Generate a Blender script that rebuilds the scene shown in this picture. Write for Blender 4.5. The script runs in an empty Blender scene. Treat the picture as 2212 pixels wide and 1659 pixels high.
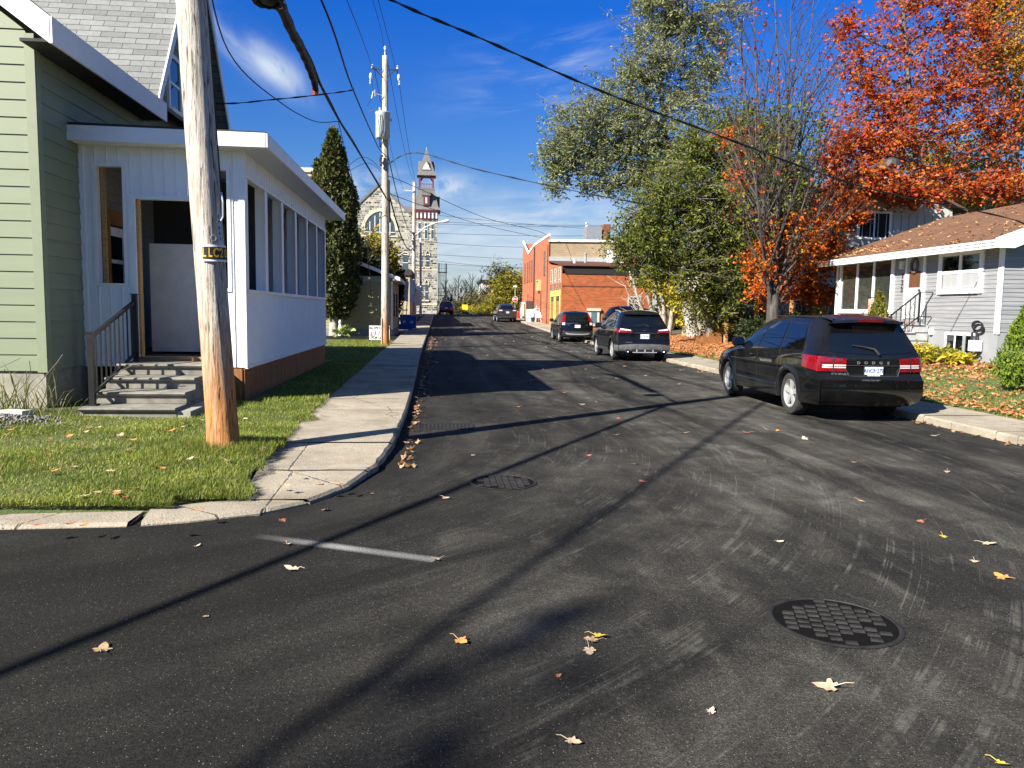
import bpy, math, random, bmesh
from math import sin, cos, pi, radians, sqrt, atan2, exp
from mathutils import Vector, Matrix, noise as mnoise
random.seed(7)
scene = bpy.context.scene
COL = scene.collection

# ------------------------------------------------------------------ camera
EYE = 1.67
_a, _p, _r, _f = radians(5.54), radians(5.45), .0155, 1661.
FW = Vector((sin(_a)*cos(_p), cos(_a)*cos(_p), -sin(_p)))
R0 = Vector((cos(_a), -sin(_a), 0)); U0 = R0.cross(FW)
RT = R0*cos(_r)+U0*sin(_r); UP = U0*cos(_r)-R0*sin(_r)
cam = bpy.data.cameras.new('camera'); camo = bpy.data.objects.new('camera', cam); COL.objects.link(camo)
cam.sensor_width = 36; cam.lens = 36*_f/2212; cam.clip_end = 3000; cam.clip_start = .05
camo.matrix_world = Matrix(((RT.x, UP.x, -FW.x, 0), (RT.y, UP.y, -FW.y, 0), (RT.z, UP.z, -FW.z, EYE), (0, 0, 0, 1)))
scene.camera = camo

def at(px, py, Y):
    """world point at distance Y down the street, seen in the direction of a survey mark of the photo"""
    d = FW+RT*((px-1106)/_f)-UP*((py-829.5)/_f)
    return Vector((0, 0, EYE))+d*(Y/d.y)

# ------------------------------------------------------------------ light
SUN_AZ, SUN_EL = radians(37), radians(34)
to_sun = Vector((-cos(SUN_AZ)*cos(SUN_EL), -sin(SUN_AZ)*cos(SUN_EL), sin(SUN_EL)))
sl = bpy.data.lights.new('sun', 'SUN'); sl.energy = 5.0; sl.angle = radians(.5); sl.color = (1, .94, .83)
so = bpy.data.objects.new('sun', sl); COL.objects.link(so)
so.rotation_euler = (-to_sun).to_track_quat('-Z', 'Y').to_euler(); so.location = (-30, -20, 40)

world = bpy.data.worlds.new('World'); scene.world = world; world.use_nodes = True
wt = world.node_tree; wn = wt.nodes; wl = wt.links
for n in list(wn): wn.remove(n)
def wnode(t, **k):
    n = wn.new(t)
    for a, b in k.items(): setattr(n, a, b)
    return n
sky = wnode('ShaderNodeTexSky', sky_type='NISHITA', sun_disc=False)
sky.sun_elevation = SUN_EL; sky.sun_rotation = atan2(to_sun.x, to_sun.y) % (2*pi)
sky.air_density = 1.0; sky.dust_density = .25; sky.ozone_density = 3.0; sky.altitude = 100
tc = wnode('ShaderNodeTexCoord')
# thin high cloud: stretched noise, only in a few patches and low over the horizon
def wmath(op, a, b):
    m = wnode('ShaderNodeMath', operation=op)
    for i, v in enumerate((a, b)):
        if isinstance(v, (int, float)): m.inputs[i].default_value = v
        else: wl.new(v, m.inputs[i])
    return m.outputs[0]
def wdot(v):
    dp = wnode('ShaderNodeVectorMath', operation='DOT_PRODUCT'); dp.inputs[1].default_value = v; wl.new(tc.outputs['Generated'], dp.inputs[0]); return dp.outputs['Value']
def cloud(px, py, ang, su, sv, lo, hi, along, across, amt, power=1.):
    """elongated wisp: centre direction, slope, half lengths in degrees, noise window"""
    d = (at(px, py, 100)-Vector((0, 0, EYE))).normalized(); a = radians(ang)
    e1 = Vector((0, 0, 1)).cross(d).normalized()*-1; e2 = e1.cross(d)
    A = e1*cos(a)+e2*sin(a); B = e2*cos(a)-e1*sin(a)
    u = wdot(A); v = wdot(B); f = wmath('GREATER_THAN', wdot(d), 0.)
    uu = wmath('DIVIDE', u, sin(radians(su))); vv = wmath('DIVIDE', v, sin(radians(sv)))
    g = wmath('POWER', 2.718, wmath('MULTIPLY', wmath('ADD', wmath('MULTIPLY', uu, uu), wmath('MULTIPLY', vv, vv)), -1.))
    cb = wnode('ShaderNodeCombineXYZ'); wl.new(wmath('MULTIPLY', u, along), cb.inputs[0]); wl.new(wmath('MULTIPLY', v, across), cb.inputs[1]); cb.inputs[2].default_value = px*.01
    nz = wnode('ShaderNodeTexNoise'); nz.inputs['Scale'].default_value = 1; nz.inputs['Detail'].default_value = 7; nz.inputs['Roughness'].default_value = .58; nz.inputs['Distortion'].default_value = .6
    wl.new(cb.outputs[0], nz.inputs['Vector'])
    mr = wnode('ShaderNodeMapRange', interpolation_type='SMOOTHSTEP'); mr.inputs['From Min'].default_value = lo; mr.inputs['From Max'].default_value = hi
    wl.new(nz.outputs['Fac'], mr.inputs['Value'])
    return wmath('MULTIPLY', wmath('MULTIPLY', wmath('MULTIPLY', g, mr.outputs[0]), amt), f)
cs = [cloud(600, 152, -33, 2.0, .85, .2, .6, 14, 24, 1.0), cloud(520, 95, -36, 3.0, 1.0, .3, .75, 10, 26, .6), cloud(1200, 120, 8, 5, 1.5, .4, .75, 9, 40, .42), cloud(1180, 200, 6, 5, 1.3, .4, .75, 9, 40, .5),
      cloud(965, 405, 8, 1.8, .9, .3, .6, 22, 40, .75), cloud(790, 405, 5, 3, 1.2, .35, .65, 16, 34, .6), cloud(1290, 440, 10, 6, 2.2, .35, .75, 10, 30, .6), cloud(1120, 560, 2, 24, 3.4, .3, .68, 5, 40, .8), cloud(1000, 480, 6, 9, 1.6, .38, .7, 8, 40, .5)]
cl = cs[0]
for q in cs[1:]: cl = wmath('ADD', cl, q)
cl = wmath('MINIMUM', cl, .92)
mr = wnode('ShaderNodeMapRange'); wl.new(wdot(Vector((0, 0, 1))), mr.inputs['Value']); mr.inputs['From Min'].default_value = -.02; mr.inputs['From Max'].default_value = .60
rp_ = wnode('ShaderNodeValToRGB'); e = rp_.color_ramp.elements; wl.new(mr.outputs[0], rp_.inputs[0])
e[0].position = 0; e[0].color = (.98, .97, 1.02, 1); e[1].position = 1; e[1].color = (.60, .88, 1.25, 1)
for p_, c_ in ((.14, (.90, .96, 1.08, 1)), (.30, (.50, .86, 1.34, 1)), (.60, (.10, .70, 1.85, 1)), (.74, (.34, .80, 1.5, 1))): k = e.new(p_); k.color = c_
tint = wnode('ShaderNodeMix', data_type='RGBA', blend_type='MULTIPLY'); tint.inputs[0].default_value = 1; wl.new(sky.outputs[0], tint.inputs[6]); wl.new(rp_.outputs[0], tint.inputs[7])
mx = wnode('ShaderNodeMix', data_type='RGBA'); wl.new(cl, mx.inputs[0]); wl.new(tint.outputs[2], mx.inputs[6]); mx.inputs[7].default_value = (8.0, 9.0, 10.2, 1)
bg = wnode('ShaderNodeBackground'); bg.inputs[1].default_value = .036; wl.new(mx.outputs[2], bg.inputs[0])
wo = wnode('ShaderNodeOutputWorld'); wl.new(bg.outputs[0], wo.inputs[0])
vs = scene.view_settings; vs.view_transform = 'Standard'; vs.look = 'None'; vs.exposure = 1.35; vs.gamma = 1; vs.use_curve_mapping = False
scene.render.engine = 'CYCLES'; scene.cycles.max_bounces = 6; scene.cycles.transparent_max_bounces = 6
scene.cycles.use_denoising = True

# ------------------------------------------------------------------ ground height along the street
def G(y):
    if y < 32: return 0.
    if y < 60: return .00037*(y-32)**2
    if y < 98: return .29+.0207*(y-60)
    return max(.29+.0207*38-.006*(y-98), -1.5)

# ------------------------------------------------------------------ mesh builder
class MB:
    def __init__(s): s.v = []; s.f = []; s.m = []; s.cur = 0
    def add(s, vs, fs):
        o = len(s.v); s.v.extend([tuple(v) for v in vs]); s.f.extend([tuple(i+o for i in f) for f in fs]); s.m.extend([s.cur]*len(fs)); return s
    def quad(s, a, b, c, d): return s.add([a, b, c, d], [(0, 1, 2, 3)])
    def box(s, x0, x1, y0, y1, z0, z1):
        return s.add([(x0, y0, z0), (x1, y0, z0), (x1, y1, z0), (x0, y1, z0), (x0, y0, z1), (x1, y0, z1), (x1, y1, z1), (x0, y1, z1)],
                     [(0, 3, 2, 1), (4, 5, 6, 7), (0, 1, 5, 4), (1, 2, 6, 5), (2, 3, 7, 6), (3, 0, 4, 7)])
    def bar(s, a, b, w, h, up=(0, 0, 1)):
        a = Vector(a); b = Vector(b); d = (b-a).normalized(); u = Vector(up)
        if abs(d.dot(u)) > .98: u = Vector((0, 1, 0))
        r = d.cross(u).normalized(); u = r.cross(d)
        o = [r*(-w/2)-u*(h/2), r*(w/2)-u*(h/2), r*(w/2)+u*(h/2), r*(-w/2)+u*(h/2)]
        return s.add([a+k for k in o]+[b+k for k in o], [(3, 2, 1, 0), (4, 5, 6, 7), (0, 1, 5, 4), (1, 2, 6, 5), (2, 3, 7, 6), (3, 0, 4, 7)])
    def prism(s, pts, ext):
        n = len(pts); e = Vector(ext); p = [Vector(q) for q in pts]
        nrm = Vector((0, 0, 0))
        for i in range(n): nrm += p[i].cross(p[(i+1) % n])
        if nrm.dot(e) > 0: p.reverse()
        fs = [tuple(range(n)), tuple(range(2*n-1, n-1, -1))]+[(i, i+n, (i+1) % n+n, (i+1) % n) for i in range(n)]
        fs = [tuple(f) for f in fs]
        return s.add(p+[q+e for q in p], fs)
    def tube(s, pts, rad, n=8, cap=True):
        pts = [Vector(p) for p in pts]; k = len(pts)
        if not hasattr(rad, '__len__'): rad = [rad]*k
        vs = []; fs = []; ref = None
        for i, p in enumerate(pts):
            d = (pts[min(i+1, k-1)]-pts[max(i-1, 0)])
            d = d.normalized() if d.length > 1e-9 else Vector((0, 0, 1))
            if ref is None:
                ref = Vector((1, 0, 0)) if abs(d.x) < .9 else Vector((0, 1, 0))
            r = (ref-d*ref.dot(d)).normalized(); u = d.cross(r); ref = r
            for j in range(n):
                t = 2*pi*j/n; vs.append(p+(r*cos(t)+u*sin(t))*rad[i])
        for i in range(k-1):
            for j in range(n):
                a = i*n+j; b = i*n+(j+1) % n; fs.append((a, b, b+n, a+n))
        if cap: fs.append(tuple(range(n-1, -1, -1))); fs.append(tuple((k-1)*n+j for j in range(n)))
        return s.add(vs, fs)
    def lathe(s, prof, c=(0, 0, 0), axis='z', n=24):
        """prof = [(radius, height)]"""
        c = Vector(c); vs = []; fs = []
        for r, h in prof:
            for j in range(n):
                t = 2*pi*j/n; q = (r*cos(t), r*sin(t), h)
                if axis == 'x': q = (h, r*cos(t), r*sin(t))
                elif axis == 'y': q = (r*sin(t), h, r*cos(t))
                vs.append(c+Vector(q))
        for i in range(len(prof)-1):
            for j in range(n):
                a = i*n+j; b = i*n+(j+1) % n; fs.append((a, b, b+n, a+n))
        return s.add(vs, fs)
    def ball(s, c, r, n=10, m=7, sc=(1, 1, 1)):
        return s.lathe_s([(r*sin(pi*i/m), -r*cos(pi*i/m)) for i in range(m+1)], c, n, sc)
    def lathe_s(s, prof, c, n, sc):
        o = len(s.v); s.lathe(prof, (0, 0, 0), 'z', n)
        for i in range(o, len(s.v)):
            v = s.v[i]; s.v[i] = (v[0]*sc[0]+c[0], v[1]*sc[1]+c[1], v[2]*sc[2]+c[2])
        return s
    def grid(s, fn, nu, nv):
        return s.add([fn(i/nu, j/nv) for i in range(nu+1) for j in range(nv+1)],
                     [(i*(nv+1)+j, (i+1)*(nv+1)+j, (i+1)*(nv+1)+j+1, i*(nv+1)+j+1) for i in range(nu) for j in range(nv)])
    def mesh(s, name, mats, off=(0, 0, 0), smooth=None):
        me = bpy.data.meshes.new(name); ox, oy, oz = off
        me.from_pydata([(a-ox, b-oy, c-oz) for a, b, c in s.v], [], s.f)
        for m in (mats if isinstance(mats, (list, tuple)) else [mats]): me.materials.append(m)
        if any(s.m): me.polygons.foreach_set('material_index', s.m)
        if smooth is not None:
            me.polygons.foreach_set('use_smooth', [True]*len(s.f))
            if smooth < 180: me.set_sharp_from_angle(angle=radians(smooth))
        me.update(); return me
    def build(s, name, mats, parent=None, smooth=None, local=False):
        off = Vector((0, 0, 0)); p = parent
        if not local:
            while p is not None: off += p.location; p = p.parent
        o = bpy.data.objects.new(name, s.mesh(name, mats, off, smooth)); COL.objects.link(o)
        if parent is not None: o.parent = parent
        return o
    def top(s, name, mats, label, cat, loc, smooth=None, group=None):
        """a thing that is one mesh, its origin at loc"""
        o = bpy.data.objects.new(name, s.mesh(name, mats, loc, smooth)); o.location = loc; COL.objects.link(o)
        return tag(o, label, cat, group)
def tag(o, label=None, cat=None, group=None, kind=None):
    if label: o['label'] = label
    if cat: o['category'] = cat
    if group: o['group'] = group
    if kind: o['kind'] = kind
    return o
def thing(name, label, cat, loc=(0, 0, 0), rz=0, group=None):
    o = bpy.data.objects.new(name, None); COL.objects.link(o); o.location = loc; o.rotation_euler = (0, 0, rz); o.empty_display_size = .2
    return tag(o, label, cat, group)
def structure(mb, name, mats, smooth=None, kind='structure'):
    o = mb.build(name, mats, None, smooth); o['kind'] = kind; return o
def copy_thing(o, loc=None, rz=None, label=None):
    def rec(q, par):
        c = q.copy(); COL.objects.link(c); c.parent = par
        for ch in kids.get(q.name, []): rec(ch, c)
        return c
    kids = {}
    for q in scene.objects:
        if q.parent: kids.setdefault(q.parent.name, []).append(q)
    c = rec(o, None)
    if loc is not None: c.location = loc
    if rz is not None: c.rotation_euler = (0, 0, rz)
    if label: c['label'] = label
    return c
def text(s, size, mat, parent, loc, rot, name='lettering', local=True, depth=.002, bold=0.0, sx=1, align='CENTER'):
    cu = bpy.data.curves.new(name, 'FONT'); cu.body = s; cu.size = size; cu.align_x = align; cu.align_y = 'CENTER'; cu.extrude = depth; cu.offset = bold
    t = bpy.data.objects.new(name, cu); COL.objects.link(t); bpy.context.view_layer.update()
    me = bpy.data.meshes.new_from_object(t.evaluated_get(bpy.context.evaluated_depsgraph_get())); bpy.data.objects.remove(t)
    me.materials.clear(); me.materials.append(mat)
    o = bpy.data.objects.new(name, me); COL.objects.link(o)
    l = Vector(loc)
    if parent is not None:
        o.parent = parent
        if not local:
            p = parent
            while p is not None: l = l-p.location; p = p.parent
    o.location = l; o.rotation_euler = rot; o.scale = (sx, 1, 1); return o

# ------------------------------------------------------------------ materials
class NT:
    def __init__(s, name):
        s.m = bpy.data.materials.new(name); s.m.use_nodes = True; s.t = s.m.node_tree; s.n = s.t.nodes; s.l = s.t.links
        s.bs = s.n['Principled BSDF']; s.out = s.n['Material Output']
    def node(s, t, **k):
        n = s.n.new(t)
        for a, b in k.items(): setattr(n, a, b)
        return n
    def put(s, sock, v):
        if hasattr(v, 'is_output') or isinstance(v, bpy.types.NodeSocket): s.l.new(v, sock)
        elif isinstance(v, (tuple, list)) and len(v) == 3 and sock.type == 'RGBA': sock.default_value = (*v, 1)
        else: sock.default_value = v
    def coord(s, kind='Object', scale=(1, 1, 1), rot=(0, 0, 0)):
        c = s.node('ShaderNodeTexCoord'); m = s.node('ShaderNodeMapping'); m.inputs['Scale'].default_value = scale; m.inputs['Rotation'].default_value = rot
        s.l.new(c.outputs[kind], m.inputs[0]); return m.outputs[0]
    def pos(s, scale=(1, 1, 1)):
        c = s.node('ShaderNodeNewGeometry'); m = s.node('ShaderNodeMapping'); m.inputs['Scale'].default_value = scale
        s.l.new(c.outputs['Position'], m.inputs[0]); return m.outputs[0]
    def noise(s, vec, scale=5, detail=4, rough=.55, dist=0):
        n = s.node('ShaderNodeTexNoise'); n.inputs['Scale'].default_value = scale; n.inputs['Detail'].default_value = detail; n.inputs['Roughness'].default_value = rough; n.inputs['Distortion'].default_value = dist
        if vec is not None: s.l.new(vec, n.inputs['Vector'])
        return n.outputs['Fac']
    def voro(s, vec, scale=5, out='Distance', feature='F1'):
        n = s.node('ShaderNodeTexVoronoi', feature=feature); n.inputs['Scale'].default_value = scale; s.l.new(vec, n.inputs['Vector']); return n.outputs[out]
    def ramp(s, fac, stops):
        r = s.node('ShaderNodeValToRGB'); e = r.color_ramp.elements
        while len(e) < len(stops): e.new(.5)
        for k, (p, c) in zip(e, stops): k.position = p; k.color = (*c, 1) if isinstance(c, (tuple, list)) else (c, c, c, 1)
        s.l.new(fac, r.inputs[0]); return r.outputs[0]
    def mix(s, fac, a, b, blend='MIX'):
        m = s.node('ShaderNodeMix', data_type='RGBA', blend_type=blend)
        s.put(m.inputs[0], fac); s.put(m.inputs[6], a); s.put(m.inputs[7], b); return m.outputs[2]
    def math(s, op, a, b=0., c=None):
        m = s.node('ShaderNodeMath', operation=op); s.put(m.inputs[0], a); s.put(m.inputs[1], b)
        if c is not None: s.put(m.inputs[2], c)
        return m.outputs[0]
    def bump(s, h, strength=.3, dist=.02):
        b = s.node('ShaderNodeBump'); b.inputs['Strength'].default_value = strength; b.inputs['Distance'].default_value = dist
        s.l.new(h, b.inputs['Height']); s.l.new(b.outputs[0], s.bs.inputs['Normal'])
    def set(s, col=None, rough=None, metal=None, coat=None, spec=None, **k):
        if col is not None: s.put(s.bs.inputs['Base Color'], col)
        if rough is not None: s.put(s.bs.inputs['Roughness'], rough)
        if metal is not None: s.put(s.bs.inputs['Metallic'], metal)
        if coat is not None: s.bs.inputs['Coat Weight'].default_value = coat; s.bs.inputs['Coat Roughness'].default_value = .04
        if spec is not None: s.put(s.bs.inputs['Specular IOR Level'], spec)
        return s.m
def C(h):
    h = h.lstrip('#'); r = [int(h[i:i+2], 16)/255 for i in (0, 2, 4)]
    return tuple(x/12.92 if x <= .04045 else ((x+.055)/1.055)**2.4 for x in r)
_mc = {}
def plain(name, col, rough=.6, metal=0., var=.15, scale=6., coat=0., bump=0., spec=.5, stretch=(1, 1, 1)):
    """painted / moulded surface with slight uneven tone"""
    if name in _mc: return _mc[name]
    t = NT(name); v = t.coord('Object', stretch); n = t.noise(v, scale, 5)
    lo = tuple(c*(1-var) for c in col); hi = tuple(min(c*(1+var), .95) for c in col)
    t.set(t.ramp(n, [(.3, lo), (.7, hi)]), t.math('ADD', t.math('MULTIPLY', n, .15), rough-.07), metal, coat, spec)
    if bump: t.bump(t.noise(v, scale*6, 3), bump, .004)
    _mc[name] = t.m; return t.m
def brickmat(name, axis, c1, c2, mortar, bw=.21, bh=.075, mw=.01, stain=.25, bump=.4, squash=1., sqf=2, bias=0., var=None, rough=.85, offset=.5):
    t = NT(name); g = t.node('ShaderNodeNewGeometry'); sp = t.node('ShaderNodeSeparateXYZ'); t.l.new(g.outputs['Position'], sp.inputs[0])
    cb = t.node('ShaderNodeCombineXYZ'); t.l.new(sp.outputs['Y' if axis == 'y' else 'X'], cb.inputs[0]); t.l.new(sp.outputs['Z'], cb.inputs[1])
    b = t.node('ShaderNodeTexBrick'); b.offset = offset; b.squash = squash; b.squash_frequency = sqf; t.l.new(cb.outputs[0], b.inputs['Vector'])
    b.inputs['Scale'].default_value = 1; b.inputs['Brick Width'].default_value = bw; b.inputs['Row Height'].default_value = bh
    b.inputs['Mortar Size'].default_value = mw; b.inputs['Mortar Smooth'].default_value = .2; b.inputs['Bias'].default_value = bias
    b.inputs['Color1'].default_value = (*c1, 1); b.inputs['Color2'].default_value = (*c2, 1); b.inputs['Mortar'].default_value = (*mortar, 1)
    n = t.noise(g.outputs['Position'], .9, 6, .6)
    col = t.mix(stain, b.outputs['Color'], t.ramp(n, [(.3, .45), (.7, 1.25)]), 'MULTIPLY')
    n2 = t.noise(g.outputs['Position'], 14, 3)
    col = t.mix(.3, col, t.ramp(n2, [(.3, .6), (.7, 1.3)]), 'MULTIPLY')
    t.set(col, rough); t.bump(t.math('ADD', t.math('SUBTRACT', 1., b.outputs['Fac']), t.math('MULTIPLY', n2, .4)), bump, .012)
    return t.m
def leafmat(name, cols, trans=.35, rough=.5):
    t = NT(name); g = t.node('ShaderNodeNewGeometry')
    k = len(cols); c = t.ramp(g.outputs['Random Per Island'], [(i/max(k-1, 1), q) for i, q in enumerate(cols)])
    t.set(c, rough, spec=.3)
    tr = t.node('ShaderNodeBsdfTranslucent'); t.l.new(t.mix(.5, c, (1, .9, .4), 'MULTIPLY'), tr.inputs[0])
    mxs = t.node('ShaderNodeMixShader'); mxs.inputs[0].default_value = trans
    t.l.new(t.bs.outputs[0], mxs.inputs[1]); t.l.new(tr.outputs[0], mxs.inputs[2]); t.l.new(mxs.outputs[0], t.out.inputs[0]); return t.m
# ------------------------------------------------------------------ shared materials
white = plain('white_vinyl', (.86, .86, .86), .45, var=.05, scale=3)
white_dirty = plain('white_paint_weathered', (.70, .70, .68), .6, var=.14, scale=9)
black_metal = plain('black_metal', (.016, .016, .017), .4, .2)
dark_trim = plain('dark_trim', (.02, .02, .021), .5)
grey_metal = plain('galvanised_metal', (.42, .44, .45), .4, .6)
wood_new = plain('new_lumber', (.46, .27, .10), .7, var=.3, scale=3, stretch=(2, 2, 22), bump=.2)
wood_stain = plain('stained_lumber', (.24, .095, .028), .7, var=.35, scale=3, stretch=(9, 9, 1.5), bump=.2)
conc = plain('cast_concrete', (.19, .178, .15), .9, var=.35, scale=5, bump=.6)
found = plain('foundation_concrete', (.27, .255, .21), .9, var=.3, scale=3, bump=.5)
glass = plain('window_glass', (.003, .0035, .004), .02, var=.1, spec=.8); glass.node_tree.nodes['Principled BSDF'].inputs['IOR'].default_value = 1.85
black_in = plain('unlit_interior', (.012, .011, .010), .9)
cable_m = plain('black_cable', (.006, .006, .007), .6)
wire_m = plain('dark_wire', (.02, .024, .03), .5)

def m_asphalt():
    t = NT('asphalt'); P = t.pos(); sp = t.node('ShaderNodeSeparateXYZ'); t.l.new(P, sp.inputs[0]); X, Y = sp.outputs[0], sp.outputs[1]
    # polar coordinates about the corner the traffic turns round; straight streaks further up the street
    dx = t.math('ADD', X, 5.0); dy = t.math('SUBTRACT', Y, 10.5)
    rad = t.math('SQRT', t.math('ADD', t.math('MULTIPLY', dx, dx), t.math('MULTIPLY', dy, dy)))
    ang = t.math('ARCTAN2', dy, dx)
    cb = t.node('ShaderNodeCombineXYZ'); t.l.new(t.math('MULTIPLY', rad, 1.5), cb.inputs[0]); t.l.new(t.math('MULTIPLY', ang, 1.3), cb.inputs[1])
    s1 = t.noise(cb.outputs[0], 1.0, 6, .62, .7)
    cb2 = t.node('ShaderNodeCombineXYZ'); t.l.new(t.math('MULTIPLY', X, 1.9), cb2.inputs[0]); t.l.new(t.math('MULTIPLY', Y, .10), cb2.inputs[1])
    s2 = t.noise(cb2.outputs[0], 1.0, 6, .6, .35)
    far = t.node('ShaderNodeMapRange', interpolation_type='SMOOTHSTEP'); t.l.new(Y, far.inputs['Value']); far.inputs['From Min'].default_value = 7; far.inputs['From Max'].default_value = 20
    fx = t.node('ShaderNodeMapRange', interpolation_type='SMOOTHSTEP'); t.l.new(X, fx.inputs['Value']); fx.inputs['From Min'].default_value = .0; fx.inputs['From Max'].default_value = 3.5
    wy_ = t.math('MAXIMUM', far.outputs[0], fx.outputs[0])
    st = t.math('ADD', t.math('MULTIPLY', s1, t.math('SUBTRACT', 1., wy_)), t.math('MULTIPLY', s2, wy_))
    big = t.noise(P, .35, 4, .5)
    rt = t.node('ShaderNodeMapRange', interpolation_type='SMOOTHSTEP'); t.l.new(X, rt.inputs['Value']); rt.inputs['From Min'].default_value = -1.5; rt.inputs['From Max'].default_value = 3
    dust = t.math('MULTIPLY', t.ramp(st, [(.33, 0.), (.68, 1.)]), t.math('ADD', t.math('MULTIPLY', t.ramp(big, [(.35, 0.), (.65, 1.)]), .75), .25))
    dust = t.math('MULTIPLY', dust, t.math('ADD', t.math('MULTIPLY', rt.outputs[0], .8), .2))
    blot = t.noise(P, 1.5, 6, .68, .8); blot2 = t.noise(t.pos((1, .35, 1)), 4.2, 5, .65, .5)
    dust = t.math('MULTIPLY', dust, t.math('ADD', t.math('MULTIPLY', t.ramp(blot, [(.36, 0.), (.66, 1.)]), .95), .40))
    dust = t.math('ADD', dust, t.math('MULTIPLY', t.math('MULTIPLY', t.ramp(blot2, [(.56, 0.), (.74, 1.)]), rt.outputs[0]), .35))
    base = t.mix(dust, (.0098, .0094, .0088), (.100, .094, .081))
    fine = t.noise(P, 120, 2, .75)
    mid = t.noise(P, 38, 3, .7)
    base = t.mix(.8, base, t.ramp(mid, [(.3, .55), (.7, 1.6)]), 'MULTIPLY')
    base = t.mix(.75, base, t.ramp(fine, [(.33, .22), (.68, 2.3)]), 'MULTIPLY')
    # bare light stones
    v = t.voro(P, 150, 'Distance'); vc = t.voro(P, 150, 'Color')
    sep = t.node('ShaderNodeSeparateColor'); t.l.new(vc, sep.inputs[0])
    peb = t.math('MULTIPLY', t.math('LESS_THAN', v, .34), t.math('GREATER_THAN', sep.outputs[0], t.math('SUBTRACT', .985, t.math('MULTIPLY', dust, .2))))
    base = t.mix(t.math('MULTIPLY', peb, .75), base, (.26, .25, .225))
    # thin pale scuffs
    cb3 = t.node('ShaderNodeCombineXYZ'); t.l.new(t.math('MULTIPLY', rad, 5.5), cb3.inputs[0]); t.l.new(t.math('MULTIPLY', ang, 1.2), cb3.inputs[1])
    sc = t.noise(cb3.outputs[0], 1.0, 3, .5, 1.2)
    scm = t.ramp(t.math('ABSOLUTE', t.math('SUBTRACT', sc, .5)), [(0., 1.), (.022, 0.)])
    base = t.mix(t.math('MULTIPLY', t.math('MULTIPLY', scm, t.ramp(blot2, [(.45, 0.), (.6, 1.)])), t.math('MULTIPLY', rt.outputs[0], .5)), base, (.16, .155, .135))
    t.set(base, t.math('ADD', .78, t.math('MULTIPLY', fine, .15)), spec=.12)
    t.bump(t.math('ADD', t.math('MULTIPLY', fine, .6), t.math('MULTIPLY', mid, .9)), .55, .012); return t.m
def m_walk():
    t = NT('sidewalk_concrete'); P = t.pos(); n = t.noise(P, 1.1, 6, .65); f = t.noise(P, 55, 3, .7)
    c = t.ramp(n, [(.25, (.20, .17, .125)), (.5, (.34, .295, .225)), (.75, (.43, .375, .29))])
    c = t.mix(.6, c, t.ramp(f, [(.3, .62), (.7, 1.3)]), 'MULTIPLY')
    rust = t.math('MULTIPLY', t.ramp(t.noise(P, 1.7, 4, .6), [(.62, 0.), (.72, 1.)]), .35)
    c = t.mix(rust, c, (.40, .20, .09))
    sp = t.math('LESS_THAN', t.voro(P, 26), .16); sc = t.math('MULTIPLY', sp, t.math('GREATER_THAN', t.noise(P, 4, 2), .56))
    c = t.mix(sc, c, (.03, .028, .022))
    cr = t.voro(t.pos((1, 1, 0)), .75, 'Distance', 'DISTANCE_TO_EDGE'); wob = t.math('ADD', cr, t.math('MULTIPLY', t.math('SUBTRACT', t.noise(P, 9, 3), .5), .03))
    ck = t.ramp(t.math('ABSOLUTE', wob), [(.0, 1.), (.007, 0.)]); c = t.mix(t.math('MULTIPLY', ck, .75), c, (.06, .055, .04))
    c = t.mix(.5, c, t.ramp(t.noise(P, 6, 5, .7), [(.3, .7), (.7, 1.2)]), 'MULTIPLY')
    t.set(c, .92); t.bump(t.math('SUBTRACT', t.math('ADD', f, t.math('MULTIPLY', n, .6)), ck), .8, .014); return t.m
def m_soil(name, cols, sc=3.):
    t = NT(name); P = t.pos(); n = t.noise(P, sc, 7, .7); f = t.noise(P, sc*14, 3, .7)
    t.set(t.mix(.6, t.ramp(n, [(.3, cols[0]), (.5, cols[1]), (.7, cols[2])]), t.ramp(f, [(.3, .5), (.7, 1.5)]), 'MULTIPLY'), .95)
    t.bump(t.math('ADD', n, f), .9, .03); return t.m
asphalt = m_asphalt(); walk_m = m_walk()
turf = m_soil('turf_soil', [(.06, .08, .018), (.09, .12, .03), (.17, .14, .06)])
far_ground = m_soil('rough_ground', [(.05, .05, .025), (.08, .075, .035), (.12, .10, .05)], .5)

# ------------------------------------------------------------------ ground, road, pavements
def ysteps(a, b, d): return [a+(b-a)*i/max(1, round((b-a)/d)) for i in range(max(1, round((b-a)/d))+1)]
mb = MB(); ys = ysteps(-60, 120, 3)+ysteps(130, 700, 30)
for a, b in zip(ys, ys[1:]):
    for x0, x1 in ((-500, -60), (-60, -12), (-12, 12), (12, 60), (60, 500)):
        mb.quad((x0, a, G(a)-.05), (x1, a, G(a)-.05), (x1, b, G(b)-.05), (x0, b, G(b)-.05))
structure(mb, 'ground', far_ground)
mb = MB()
for a, b in zip(ysteps(-40, 6.2, 3), ysteps(-40, 6.2, 3)[1:]):
    for x0, x1 in ((-60, -1.4), (-1.4, 8.3), (8.3, 60)): mb.quad((x0, a, 0), (x1, a, 0), (x1, b, 0), (x0, b, 0))
for a, b in zip(ysteps(6.2, 93, 2), ysteps(6.2, 93, 2)[1:]): mb.quad((-1.4, a, G(a)), (8.3, a, G(a)), (8.3, b, G(b)), (-1.4, b, G(b)))
for a, b in zip(ysteps(93, 104, 2.5), ysteps(93, 104, 2.5)[1:]):
    for x0, x1 in ((-80, -1.4), (-1.4, 8.3), (8.3, 80)): mb.quad((x0, a, G(a)), (x1, a, G(a)), (x1, b, G(b)), (x0, b, G(b)))
structure(mb, 'road', asphalt)

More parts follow.
